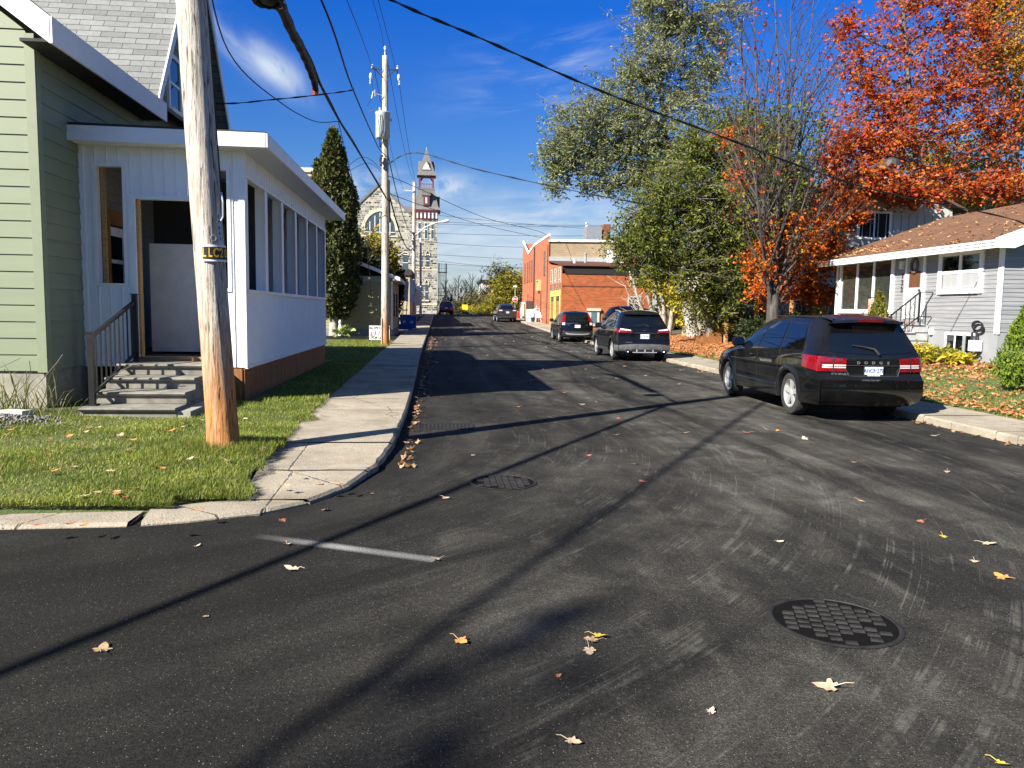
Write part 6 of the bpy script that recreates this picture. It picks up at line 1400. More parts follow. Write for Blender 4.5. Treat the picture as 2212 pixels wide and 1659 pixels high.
yard('folded_mattress', 'cream folded mattress leaning upright behind the pale blue box', 'mattress', 8.72, 73.2, b_mat)
def b_lamp(o, x, y, z):
    mb = MB(); mb.lathe([(0, 0), (.16, 0), (.16, .03), (.03, .06), (.03, .5), (.1, .52)], (x, y, z+.3), 'z', 12); mb.build('base', plain('lamp_blue', (.05, .12, .5), .4), o, 40); mb = MB(); mb.ball((x, y, z+.95), .26, 14, 9); mb.build('globe', white, o, 180)
yard('globe_lamp', 'white globe on a blue base among the pavement sale goods', 'lamp', 9.05, 72.3, b_lamp)
def b_ladder(o, x, y, z):
    mb = MB()
    for s in (-.2, .2): mb.bar((x+s-.35, y, z), (x+s+.2, y+.1, z+1.5), .05, .04)
    mb.build('rail', white, o); mb = MB()
    for k in range(1, 6): f = k/6; mb.bar((x-.55+.55*f, y+.1*f, z+1.5*f), (x-.15+.55*f, y+.1*f, z+1.5*f), .03, .03)
    mb.build('rungs', white, o)
yard('step_ladder', 'white folding ladder leaning against the brick wall behind the chair', 'ladder', 9.3, 72.6, b_ladder)

# ------------------------------------------------------------------ grey bungalow, number 133
gs = plain('grey_vinyl_siding', (.245, .25, .26), .5, var=.28, scale=2.6, stretch=(.35, .35, 14))
ho = thing('grey_bungalow', 'grey sided bungalow number 133 with a leaf strewn brown roof', 'house', (18, 23, .4))
WX, hy0, hy1 = 15.0, 19.4, 28.0; FZ = 1.30; TZ = 3.66
bro = brickmat('brown_shingles', 'y', (.20, .10, .05), (.15, .072, .036), (.055, .027, .016), .33, .062, .006, .35, .4)
mb = MB(); holes = []
clap(mb, (WX, hy0), (0, 1), (-1, 0), 0, hy1-hy0, FZ, TZ, .118, .016)
RX, RZg = 19.4, 5.5; sl_ = (RZg-3.72)/(RX-14.5)
clap(mb, (WX, hy0), (1, 0), (0, -1), 0, 9, FZ, RZg, .118, .016, clip=lambda z: (0, 9) if z < TZ-.05 else (max(0, (z-3.9)/sl_), 9-max(0, (z-3.9)/sl_)))
mb.box(WX+.02, WX+9, hy0+.02, hy1, FZ-.1, TZ-.1); mb.build('wall', gs, ho)
mb = MB(); mb.box(WX+.0, WX+9, hy0-.0, hy1, -.2, FZ); mb.build('foundation', plain('grey_painted_foundation', (.25, .26, .275), .8, var=.08, scale=2, bump=.4), ho)
mb = MB(); mb.box(WX-.034, WX+.02, hy0-.034, hy0+.12, FZ-.06, TZ-.02); mb.build('corner_trim', white, ho); mb = MB(); mb.box(WX-.03, WX+.02, hy1-.12, hy1+.02, FZ-.3, TZ-.02); mb.build('corner_trim', white, ho)
ry0, ry1 = hy0-.42, hy1+.4
mb = MB(); mb.prism([(14.48, ry0, 3.72), (RX, ry0, RZg), (RX, ry1, RZg), (14.48, ry1, 3.72)], (0, 0, -.07)); mb.prism([(RX, ry0, RZg), (2*RX-14.48, ry0, 3.72), (2*RX-14.48, ry1, 3.72), (RX, ry1, RZg)], (0, 0, -.07)); mb.build('roof', bro, ho)
mb = MB()
for k, (xx, zz, w) in enumerate(((14.36, 3.70, .02), (14.375, 3.62, .02), (14.40, 3.55, .02))): mb.box(xx, 14.49, ry0, ry1, zz-.055+.0, zz)
mb.build('gutter', white, ho)
mb = MB(); mb.prism([(14.42, ry0-.03, 3.75), (14.42, ry0-.03, 3.50), (14.95, ry0-.03, 3.50), (RX, ry0-.03, RZg-.16), (RX, ry0-.03, RZg+.03)], (0, .03, 0)); mb.build('rake_board', white, ho)
mb = MB(); mb.prism([(14.46, ry0, 3.645), (14.46, ry1, 3.645), (WX, ry1, 3.645), (WX, ry0, 3.645)], (0, 0, .012)); mb.box(WX, WX+5, ry0, hy0, 3.4, 3.42) if False else None; mb.build('soffit', white_dirty, ho)
curtain = plain('net_curtain', (.30, .31, .31), .8, var=.25, scale=10, stretch=(1, 12, .2))
w2 = window(ho, (WX, 21.05, 2.98), 1.62, .95, 'x', -1, white, (2, 2), .15, .06, sill=True)
mb = MB(); mb.quad((WX-.023, 20.3, 2.52), (WX-.023, 21.8, 2.52), (WX-.023, 21.8, 2.95), (WX-.023, 20.3, 2.95)); mb.build('curtain', curtain, w2)
w3 = window(ho, (WX, 26.0, 2.72), 3.15, 1.62, 'x', -1, white, (3, 1), .14, .07, sill=True, glassmat=plain('reflective_glass', (.03, .035, .03), .05, spec=1.))
mb = MB(); mb.box(WX-.03, WX-.0, 24.35, 27.65, 2.02-.55, 1.75+.02); mb.build('apron', white_dirty, ho)
dr = plain('pale_grey_door', (.37, .39, .40), .5, var=.04)
mb = MB(); mb.box(WX-.045, WX-.0, 22.75, 23.55, 1.62, 3.62); d_ = mb.build('front_door', dr, ho)
mb = MB(); mb.box(WX-.052, WX-.046, 22.86, 23.42, 2.60, 3.1); mb.build('door_glass', plain('amber_door_glass', (.12, .055, .03), .1), d_); mb = MB()
for z in (1.7, 2.05, 2.35): mb.box(WX-.05, WX-.046, 22.86, 23.42, z, z+.025)
mb.build('door_panel', dr, d_); mb = MB(); mb.ball((WX-.08, 22.84, 2.5), .035, 8, 6); mb.build('handle', dark_trim, d_)
mb = MB()
for k in range(16): a = k*pi/8; mb.ball((WX-.08, 23.15+.16*cos(a), 3.28+.2*sin(a)), .055, 6, 4)
mb.build('wreath', plain('dried_wreath', (.14, .11, .09), .9, var=.5, scale=20), d_)
mb = MB(); mb.box(WX-.055, WX, 22.64, 22.74, 1.6, 3.66); mb.box(WX-.055, WX, 23.56, 23.66, 1.6, 3.66); mb.build('door_casing', white, ho)
for k, ch_ in enumerate('133'): text(ch_, .24, dark_trim, ho, (WX-.03, 23.83, 2.98-k*.22), (pi/2, 0, -pi/2), 'house_number', local=False, bold=.004)
mb = MB(); mb.box(WX-.12, WX-.02, 23.76, 23.9, 3.2, 3.45); mb.build('mailbox', white_dirty, ho)
w4 = window(ho, (WX, 20.9, .92), 1.1, .48, 'x', -1, white, (3, 1), .07, .04, name='basement_window', sill=False)
mb = MB(); mb.box(WX-.10, WX-.0, 22.1, 22.2, 1.15, 1.32); mb.build('vent_hood', white, ho)
# front steps with iron railing
fs = thing('front_steps', 'grey steps with fallen leaves up to the bungalow door', 'steps', (14.2, 22.9, .4))
for k in range(5):
    mb = MB(); mb.box(WX-1.75+k*.3, WX-.05, 22.3, 23.9, .2+k*.25, .42+k*.25); mb.box(WX-1.79+k*.3, WX-1.45+k*.3+.05, 22.25, 23.95, .422+k*.25, .462+k*.25); mb.build('step', plain('grey_step', (.36, .37, .37), .8, var=.1, bump=.3), fs)
rl = thing('iron_railing', 'black wrought iron railing beside the bungalow steps', 'railing', (14.2, 22.2, .5))
A = Vector((13.25, 22.2, .45)); B_ = Vector((14.55, 22.2, 1.5))
for q in (A, B_): mb = MB(); mb.bar(q, q+Vector((0, 0, .92)), .045, .045); mb.build('post', black_metal, rl)
for h, w in ((.92, .05), (.18, .03)): mb = MB(); mb.bar(A+Vector((0, 0, h)), B_+Vector((0, 0, h)), w, .03); mb.bar(B_+Vector((0, 0, h)), Vector((14.95, 22.2, 1.5+h)), w, .03); mb.build('rail', black_metal, rl)
for k in range(1, 9):
    q = A.lerp(B_, k/9); mb = MB(); mb.bar(q+Vector((0, 0, .18)), q+Vector((0, 0, .9)), .018, .018); mb.tube([q+Vector((.05*sin(t*1.2)*(1 if k % 2 else -1), 0, .3+t*.06)) for t in range(8)], .008, 4); mb.build('baluster', black_metal, rl)
mb = MB(); A2 = Vector((13.6, 23.95, 1.4)); mb.bar((14.3, 24.0, .5), (14.3, 24.0, 2.3), .035, .035); mb.bar((13.9, 24, 2.28), (14.4, 24, 2.28), .03, .03); mb.build('flag_pole', black_metal, rl)
o = MB(); o.grid(lambda u, v: (13.95+.32*u, 23.97+.02*sin(u*5+v*3), 1.55+.68*v), 6, 8); mt = brickmat('banner_print', 'x', (.55, .06, .05), (.75, .7, .66), (.6, .3, .25), .16, .14, .02, .2); o.top('garden_banner', mt, 'red and white garden banner hanging by the bungalow steps', 'banner', (14.1, 23.97, 1.6), 180)
gm = thing('gas_meter', 'pale gas meter with pipes on the bungalow foundation', 'gas meter', (14.8, 20.0, .45))
mb = MB(); mb.box(14.72, 14.95, 19.9, 20.15, .75, 1.05); mb.build('meter', plain('meter_grey', (.55, .56, .55), .5), gm); mb = MB(); mb.tube([(14.85, 20.2, .3), (14.85, 20.2, 1.25), (14.85, 20.02, 1.3), (14.85, 20.02, 1.05)], .03, 8); mb.tube([(14.8, 19.95, .75), (14.8, 19.95, .6), (14.95, 19.9, .6)], .025, 8); mb.build('pipe', dark_trim, gm); mb = MB(); mb.tube([(14.7, 20.3, .35), (14.7, 20.3, 1.2)], .045, 8); mb.build('bollard', grey_metal, gm)
hz_ = MB()
for k in range(5): hz_.tube([(14.88, 20.0+.2*cos(t*pi/10)+.02*k, 1.42+.13*sin(t*pi/10)+.01*k) for t in range(21)], .012, 5)
hz_.top('garden_hose', dark_trim, 'black garden hose coiled above the gas meter', 'hose', (14.88, 20, 1.42))

# ------------------------------------------------------------------ white house behind, with its deck
wv2 = plain('white_vertical_boards', (.42, .41, .38), .6, var=.1, scale=1.5, stretch=(3, 3, .3)); crm = plain('cream_lap_siding', (.42, .38, .28), .6, var=.06)
wh = thing('white_house', 'two storey white house half hidden by trees behind the grey bungalow', 'house', (20, 39, .4))
mb = MB(); mb.prism([(16.6, 36, 4.3), (25, 36, 4.3), (25, 36, 6.9), (20.9, 36, 8.7), (16.6, 36, 6.8)], (0, 9, 0))
for k in range(21): x = 16.8+k*.4; mb.box(x-.02, x+.02, 35.97, 36, 4.3, 6.6)
mb.build('upper_wall', wv2, wh)
mb = MB(); clap(mb, (16.0, 35.9), (1, 0), (0, -1), 0, 8.6, .5, 4.2, .15, .018); mb.box(16.02, 24.6, 35.92, 45, .3, 4.3); mb.build('lower_wall', crm, wh)
mb = MB(); mb.prism([(16.1, 35.6, 6.75), (20.9, 35.6, 8.95), (20.9, 45.3, 8.95), (16.1, 45.3, 6.75)], (0, 0, -.12)); mb.prism([(20.9, 35.6, 8.95), (25.5, 35.6, 6.9), (25.5, 45.3, 6.9), (20.9, 45.3, 8.95)], (0, 0, -.12)); mb.prism([(13.6, 34.9, 4.0), (17.2, 34.9, 5.6), (17.2, 43, 5.6), (13.6, 43, 4.0)], (0, 0, -.1)); mb.build('roof', plain('brown_shingle_old', (.10, .055, .035), .9, var=.3, scale=5, bump=.4), wh)
window(wh, (21.0, 36, 6.05), 1.5, 1.15, 'y', -1, white, (2, 1), .1, .05, glassmat=black_in)
window(wh, (17.6, 35.9, 2.4), .9, 1.6, 'y', -1, white, (1, 2), .1, .05); mb = MB(); mb.box(14.3, 15.3, 36.0, 36.06, 1.4, 3.5); d_ = mb.build('door', white, wh); mb = MB(); mb.box(14.5, 15.1, 35.98, 36, 2.2, 3.3); mb.build('pane', glass, d_)
mb = MB(); mb.box(13.9, 16.02, 36.06, 43, .3, 4.1); mb.build('porch_wall', crm, wh)
mb = MB(); mb.lathe([(.25, 8.3), (.25, 9.1), (.4, 9.15), (.4, 9.45), (.1, 9.6), (0, 9.6)], (22.6, 37.5, 0), 'z', 12); mb.build('chimney_cap', plain('dark_metal', (.05, .05, .05), .5), wh)
dk = thing('wooden_deck', 'raised wooden deck with dark railing in front of the white house', 'deck', (15, 34.5, .4))
mb = MB(); mb.box(12.8, 18, 33.6, 35.9, 1.1, 1.25); mb.build('floor', wood_stain, dk)
for x in (12.9, 14.3, 15.9, 17.9): mb = MB(); mb.box(x-.07, x+.07, 33.55, 33.69, .2, 2.35); mb.build('post', wood_new, dk)
mb = MB(); mb.box(12.8, 18, 33.58, 33.66, 2.25, 2.32); mb.box(12.8, 18, 33.59, 33.65, 1.38, 1.44); mb.build('rail', dark_trim, dk)
mb = MB()
for k in range(34): x = 12.95+k*.15; mb.box(x-.014, x+.014, 33.61, 33.64, 1.44, 2.25)
tag(mb.build('balusters', dark_trim, dk), kind=None)
for k in range(4): mb = MB(); mb.box(11.6+k*.3, 12.8, 33.8, 35, .2+k*.22, .42+k*.22); mb.build('stair', wood_stain, dk)

# ------------------------------------------------------------------ far end of the street
fw_ = thing('apartment_block', 'pale apartment block far behind the yellow trees by the brick building', 'building', (13, 170, 0))
mb = MB(); mb.box(9.5, 30, 170, 185, -3, 7.8); mb.build('wall', plain('pale_render', (.55, .54, .50), .7), fw_); mb = MB(); mb.box(9.2, 30.3, 169.5, 185.5, 7.8, 8.3); mb.build('roof', dark_trim, fw_)
for k in range(3): window(fw_, (11+k*2.5, 170, 6.0), 1.2, 1.2, 'y', -1, white, (1, 1), .1, .05)
fw_ = thing('low_white_house', 'low white house with stacked flat roofs far away between bare trees and yellow trees', 'house', (8, 160, 0))
mb = MB(); mb.box(5.6, 9.6, 160, 168, -2, 2.6); mb.box(7, 10.5, 162, 168, 2.6, 4.2); mb.build('wall', plain('pale_render', (.55, .54, .50), .7), fw_); mb = MB(); mb.box(5.2, 10, 159.6, 168, 2.6, 2.9); mb.build('roof', plain('grey_roof_far', (.3, .3, .32), .7), fw_)
mb = MB(); mb.box(5.58, 5.61, 160, 161, 0, 0); 
for k in range(2): window(fw_, (6.6+k*1.6, 160, 1.4), .9, .9, 'y', -1, dark_trim, (1, 1), .08, .05)
ysn = thing('yellow_sign', 'small yellow roadside board in front of the far yellow bushes', 'sign', (3.7, 108, .8)); mb = MB(); mb.bar((3.7, 108, .6), (3.7, 108, 2.1), .08, .08); mb.build('post', dark_trim, ysn); mb = MB(); mb.box(3.3, 4.1, 107.94, 108, 1.7, 2.4); mb.build('panel', plain('sign_yellow', (.8, .55, .02), .5), ysn)
lp = thing('park_lamp', 'thin dark lamp post with a hooked arm among the far bushes', 'lamp post', (2.4, 112, .8)); mb = MB(); mb.tube([(2.4, 112, .5), (2.4, 112, 4.9)], .07, 6); mb.build('post', dark_trim, lp); mb = MB(); mb.bar((2.4, 112, 4.85), (3.3, 112, 4.75), .06, .06); mb.box(3.1, 3.4, 111.9, 112.1, 4.2, 4.75); mb.build('lantern', dark_trim, lp)
# ------------------------------------------------------------------ trees
bark = NT('grey_bark'); v_ = bark.coord('Object', (1, 1, .18)); n_ = bark.noise(v_, 14, 6, .65); bark = (bark.set(bark.ramp(n_, [(.3, (.045, .038, .032)), (.55, (.13, .115, .10)), (.75, (.24, .22, .20))]), .9), bark.bump(n_, .8, .03), bark.m)[2]
bark_pale = NT('pale_bark'); v_ = bark_pale.coord('Object', (1, 1, .25)); n_ = bark_pale.noise(v_, 10, 6, .65); bark_pale = (bark_pale.set(bark_pale.ramp(n_, [(.3, (.13, .11, .09)), (.5, (.36, .33, .28)), (.7, (.52, .49, .43))]), .9), bark_pale.bump(n_, .8, .03), bark_pale.m)[2]
bark_dark = NT('dark_bark'); v_ = bark_dark.coord('Object', (1, 1, .2)); n_ = bark_dark.noise(v_, 12, 6, .65); bark_dark = (bark_dark.set(bark_dark.ramp(n_, [(.3, (.025, .02, .018)), (.55, (.07, .06, .055)), (.8, (.15, .135, .125))]), .9), bark_dark.m)[1]
twig_m = plain('twig', (.16, .14, .125), .85, var=.3)
class Leaves:
    """many small folded leaves in one mesh"""
    def __init__(s): s.v = []; s.f = []
    def leaf(s, c, size, rn, droop=.3, aspect=.5):
        a = rn.uniform(0, 2*pi); e = rn.gauss(-droop, .5); d = Vector((cos(a)*cos(e), sin(a)*cos(e), sin(e)))
        q = Vector((rn.gauss(0, 1), rn.gauss(0, 1), rn.gauss(0, 1)+.9)); sd = d.cross(q)
        if sd.length < 1e-4: return
        sd.normalize(); up = sd.cross(d); L = size*rn.uniform(.7, 1.3); W = L*aspect
        o = len(s.v); m = c+d*L*.5
        s.v += [c[:], (m+sd*W*.5+up*W*.22)[:], (c+d*L)[:], (m-sd*W*.5+up*W*.22)[:]]
        s.f += [(o, o+1, o+2), (o, o+2, o+3)]
    def build(s, name, mats, parent):
        off = Vector((0, 0, 0)); p = parent
        while p is not None: off += p.location; p = p.parent
        me = bpy.data.meshes.new(name); me.from_pydata([(a-off.x, b-off.y, c-off.z) for a, b, c in s.v], [], s.f); me.materials.append(mats); me.update()
        o = bpy.data.objects.new(name, me); COL.objects.link(o); o.parent = parent; return o
def curve(a, b, rn, bend=.12, up=.0, n=5):
    d = (b-a).length; k = Vector((rn.gauss(0, 1), rn.gauss(0, 1), rn.gauss(0, .6)))*d*bend
    return [a.lerp(b, t/n)+k*(4*(t/n)*(1-t/n))*.5+Vector((0, 0, up*d*4*(t/n)*(1-t/n)*.5)) for t in range(n+1)]
def tree(name, label, cat, base, trunk, blobs, seed, leaf_m, bark_m=None, r=.25, twigs=60, lpt=10, size=.12, spread=.35, group=None, aspect=.5, hang=0., bare=0, top_r=.08, limb_r=.09, droop=.3, start=.35):
    """trunk polyline, limbs out to leaf masses (centre, (rx, ry, rz), weight), twigs through each mass, leaves along the twigs"""
    rn = random.Random(seed); bark_m = bark_m or bark
    o = thing(name, label, cat, base, 0, group); base = Vector(base); tr = [base-Vector((0, 0, .3))]+[Vector(p) for p in trunk]
    tr = spline(tr, 4); wood = MB(); n = len(tr)
    wood.tube(tr, [r*1.25-(r*1.25-top_r)*(i/(n-1))**.8 for i in range(n)], 10)
    lv = Leaves(); tw = MB()
    for bl in blobs:
        c, rad = Vector(bl[0]), bl[1]; w = bl[2] if len(bl) > 2 else 1
        k0 = min(range(n), key=lambda i: (tr[i]-c).length+max(0, tr[i].z-c.z+rad[2]*.4)*3); a = tr[max(1, min(n-1, k0))]
        limb = curve(a, c, rn, .14, .12); wood.tube(limb, [limb_r*(1-.75*i/5) for i in range(6)], 6, False)
        subs = []
        for k in range(max(3, int(7*w))):
            u = Vector((rn.gauss(0, 1), rn.gauss(0, 1), rn.gauss(0, 1))).normalized(); e = c+Vector((u.x*rad[0], u.y*rad[1], u.z*rad[2]))*rn.uniform(.45, .9)
            s_ = curve(limb[rn.choice((2, 3, 4, 5))], e, rn, .12, .08, 4); subs.append(s_); wood.tube(s_, [limb_r*.38, limb_r*.3, limb_r*.22, limb_r*.14, limb_r*.08], 4, False)
        for k in range(int(twigs*w*1.7)):
            u = Vector((rn.gauss(0, .62), rn.gauss(0, .62), rn.gauss(0, .62))); q = c+Vector((u.x*rad[0], u.y*rad[1], u.z*rad[2]))
            p = min((x for s_ in rn.sample(subs, min(5, len(subs))) for x in s_[1:]), key=lambda x: (x-q).length_squared)
            d = (q-p); L = min(d.length, max(rad)*1.1); d = d.normalized() if d.length > .01 else Vector((0, 0, 1)); q = p+d*L
            t_ = curve(p, q, rn, .15, -hang, 3); tw.tube(t_, [.012, .010, .008, .005], 3, False)
            if bare and rn.random() < bare: continue
            for j in range(lpt):
                f = rn.uniform(start, 1.08)*3; i = min(int(f), 2); b = t_[i].lerp(t_[i+1], f-i)+Vector((rn.gauss(0, spread*.4), rn.gauss(0, spread*.4), rn.gauss(0, spread*.35)-hang*rn.random())); lv.leaf(b, size, rn, droop, aspect)
    wood.build('trunk', bark_m, o, 60); tw.build('twigs', twig_m, o); lv.build('crown', leaf_m, o); return o
def PB(px, py, rx, ry, Y, ryd=None, w=1):
    """leaf mass seen around a survey mark, with real radii in metres"""
    s_ = Y/1661.*1.22; return (at(px, py, Y), (rx*s_, ryd if ryd else (rx+ry)*.5*s_*1.1, ry*s_), w)
g_willow = leafmat('grey_green_leaf', [(.11, .145, .05), (.17, .205, .075), (.24, .265, .115), (.30, .31, .16), (.13, .17, .045)], .3)
g_olive = leafmat('olive_green_leaf', [(.045, .075, .010), (.085, .125, .015), (.14, .175, .02), (.23, .23, .032), (.06, .10, .012)], .35)
g_yellow = leafmat('yellow_leaf', [(.42, .33, .015), (.55, .43, .02), (.30, .30, .03), (.60, .48, .05)], .35)
g_yg = leafmat('yellow_green_leaf', [(.16, .19, .015), (.32, .30, .02), (.10, .14, .015), (.42, .33, .02)], .35)
g_red = leafmat('red_leaf', [(.30, .03, .012), (.45, .06, .015), (.22, .02, .015), (.50, .12, .03), (.36, .035, .03)], .35)
g_orange = leafmat('orange_leaf', [(.60, .15, .010), (.52, .08, .010), (.68, .25, .015), (.42, .055, .010), (.64, .18, .02)], .38)
g_gold = leafmat('golden_leaf', [(.48, .22, .012), (.55, .30, .02), (.36, .15, .01), (.40, .27, .03)], .35)
g_dark = leafmat('dark_evergreen', [(.012, .022, .008), (.02, .035, .010), (.03, .045, .014), (.045, .05, .02)], .15)
g_cedar = leafmat('cedar_leaf', [(.02, .04, .008), (.045, .065, .012), (.09, .10, .022), (.13, .10, .035)], .15)
g_hedge = leafmat('bright_cedar_leaf', [(.07, .13, .012), (.13, .20, .02), (.20, .26, .03), (.05, .10, .012)], .25)
g_brown = leafmat('dry_leaf', [(.30, .13, .05), (.45, .24, .10), (.22, .08, .03), (.52, .33, .16), (.38, .11, .04)], .2)

# large grey-green tree leaning over the street
Y = 40
tree('tall_tree', 'tall loose grey green tree leaning left over the parked cars', 'tree', (14.6, 41.5, .4), [(14.4, 41.3, 3), (13.6, 41, 6.2), (12.2, 40.6, 9.5), (11.4, 40, 13), (11.6, 40, 17)],
     [PB(1235, 285, 50, 45, Y), PB(1200, 330, 32, 34, Y, w=.45), PB(1310, 235, 62, 40, Y), PB(1290, 330, 50, 40, Y, w=.8), PB(1420, 110, 62, 60, Y), PB(1370, 170, 50, 45, Y, w=.9), PB(1470, 40, 60, 50, Y), PB(1430, -20, 50, 40, Y), PB(1560, 30, 45, 60, Y, w=.5), PB(1400, 280, 70, 55, Y), PB(1490, 190, 60, 70, Y), PB(1350, 300, 50, 60, Y, w=.7), PB(1200, 385, 24, 26, Y, w=.3), PB(1290, 395, 45, 22, Y, w=.35), PB(1450, 340, 60, 50, Y), PB(1545, 130, 40, 60, Y, w=.5), PB(1390, 370, 50, 45, Y, w=.8), PB(1250, 345, 50, 30, Y, w=.4)],
     11, g_willow, r=.30, twigs=135, lpt=14, size=.20, spread=.17, aspect=.36, hang=.16, top_r=.06, limb_r=.10)
Y = 33.5
tree('leafy_tree', 'dense olive green tree standing in front of the brick garage', 'tree', (12.3, 34, .35), [(12.3, 34, 2), (12.1, 34, 4), (11.4, 34, 6.5), (11.3, 34, 9)],
     [PB(1440, 475, 85, 60, Y), PB(1520, 410, 85, 65, Y), PB(1390, 500, 45, 50, Y, w=.7), PB(1590, 470, 75, 60, Y), PB(1490, 560, 75, 60, Y), PB(1405, 565, 45, 42, Y, w=.6), PB(1570, 320, 65, 55, Y, w=.8), PB(1500, 330, 45, 50, Y, w=.6), PB(1560, 560, 55, 55, Y, w=.7), PB(1680, 300, 32, 45, Y, w=.4), PB(1690, 420, 45, 60, Y, w=.55), PB(1640, 380, 50, 70, Y, w=.7), PB(1540, 640, 50, 40, Y, w=.6), PB(1640, 520, 50, 40, Y, w=.6), PB(1700, 500, 45, 50, Y, w=.6), PB(1740, 400, 30, 40, Y, w=.3), PB(1455, 430, 60, 50, Y, w=.9), PB(1610, 420, 70, 60, Y, w=1.1), PB(1650, 330, 55, 60, Y, w=.7), PB(1590, 260, 45, 50, Y, w=.4), PB(1360, 530, 34, 44, Y, w=.5)],
     12, g_olive, r=.17, twigs=170, lpt=16, size=.17, spread=.20, aspect=.42, hang=.05, limb_r=.06, top_r=.04)
# second dark trunks in the clump
for k, (px, lean, rr, lb) in enumerate(((1544, .1, .15, 'slim dark trunk with ivy left of the bare maple'), (1588, .35, .13, 'dark leaning trunk between the ivy trunk and the bare maple'))):
    b = at(px, 700, 35); b.z = .4
    tree('slender_tree', lb, 'tree', b, [b+Vector((0, 0, 2.2)), b+Vector((-.2+lean*.3, 0, 3.6)), b+Vector((-lean*2, 0, 6.5))], [(b+Vector((-lean, 0, 6)), (1.2, 1, 1.4), .6), (b+Vector((-.1, -.2, 2.0)), (.5, .5, 1.3), .35)], 40+k, g_olive, r=rr, twigs=60, lpt=9, size=.15, spread=.25, limb_r=.04)
# many stemmed grey bush with yellow leaves
b = at(1437, 690, 43); b.z = .4
o = thing('grey_stemmed_bush', 'many stemmed bush of bare grey limbs and yellow leaves by the driveway', 'bush', b); rn = random.Random(3); wd = MB(); tw = MB()
for (px, py) in ((1352, 545), (1365, 590), (1385, 520), (1405, 540), (1425, 515), (1440, 530), (1462, 505), (1480, 540), (1395, 470), (1440, 470), (1350, 615), (1500, 560)):
    e = at(px, py, 43+rn.uniform(-1.2, 1.2)); s_ = curve(b+Vector((rn.gauss(0, .25), rn.gauss(0, .2), -.2)), e, rn, .10, -.14 if px < 1380 else .03, 6); wd.tube(s_, [.15, .13, .11, .085, .06, .04, .025], 7, False)
    for k in range(16):
        f = rn.uniform(2.2, 5.9); i = int(f); p = s_[i].lerp(s_[min(i+1, 6)], f-i); q = p+Vector((rn.gauss(0, .45), rn.gauss(0, .4), rn.uniform(.2, 1.1))); tt = curve(p, q, rn, .15, 0, 3); tw.tube(tt, [.018, .014, .010, .006], 4, False)
wd.build('trunk', bark_pale, o, 60); tw.build('twigs', bark_pale, o)
lv = Leaves()
for (px, py, rx, ry, n) in ((1395, 610, 26, 14, 260), (1440, 625, 40, 16, 420), (1470, 650, 35, 18, 380), (1500, 665, 24, 26, 330), (1475, 690, 14, 16, 150), (1448, 600, 30, 10, 160), (1520, 640, 30, 30, 260), (1515, 570, 20, 40, 150)):
    c = at(px, py, 42.2)
    for k in range(n): u = Vector((rn.gauss(0, .5), rn.gauss(0, .5), rn.gauss(0, .5))); lv.leaf(c+Vector((u.x*rx*.026, u.y*.8, u.z*ry*.026)), .19, rn, .6, .6)
lv.build('crown', g_yellow, o)
# pale stump
b = at(1497, 728, 40.5); b.z = .38; o = thing('pale_stump', 'thick pale weathered trunk stump leaning left on the leaf covered lawn', 'tree stump', b)
mb = MB(); mb.tube([b+Vector((.05, 0, -.2)), b+Vector((0, 0, .25)), b+Vector((-.22, 0, .9)), b+Vector((-.40, 0, 1.65)), b+Vector((-.42, 0, 1.95))], [.46, .36, .29, .26, .20], 16); mb.build('trunk', bark_pale, o, 70)
lv = Leaves(); rn = random.Random(5)
for k in range(260): lv.leaf(b+Vector((-.3+rn.gauss(0, .4), rn.gauss(0, .3), 1.9+rn.gauss(0, .3))), .16, rn, .6, .6)
lv.build('sprouts', g_yg, o)
b = at(1575, 722, 40); b.z = .38; o = thing('root_clump', 'clump of broken pale trunks beside the tall stump', 'tree stump', b)
for dx_, h, rr in ((-.35, 1.0, .22), (.15, 1.25, .2), (.55, .8, .2), (-.1, 1.8, .16)): mb = MB(); mb.tube([b+Vector((dx_, 0, -.2)), b+Vector((dx_*.9, 0, h*.5)), b+Vector((dx_*1.1, .1, h))], [rr*1.3, rr, rr*.7], 10); mb.build('trunk', bark_pale, o, 70)

# fan-branched maples
def grow(wood, tips, p, d, L, r, lev, rn, spreadk, upk, seg=4):
    pts = [p]; rad = [r]
    for i in range(seg): d = (d+Vector((rn.gauss(0, .07), rn.gauss(0, .07), rn.gauss(0, .05)+upk))).normalized(); p = p+d*L/seg; pts.append(p); rad.append(r*(1-.62*(i+1)/seg))
    wood.tube(pts, rad, 7 if r > .06 else (5 if r > .02 else 3), False)
    tips.append(pts)
    if lev <= 0: return
    for k in range(6 if lev > 1 else 5):
        f = .25+.72*(k+rn.random())/6; x = f*seg; i = min(int(x), seg-1); q = pts[i].lerp(pts[i+1], x-i); a = rn.uniform(0, 2*pi); s_ = Vector((cos(a), sin(a), rn.uniform(-.15, .3)))
        grow(wood, tips, q, (d*1.0+s_*spreadk).normalized(), L*rn.uniform(.42, .6)*(1.15-f*.4), rad[i]*.52, lev-1, rn, spreadk, upk, 3)
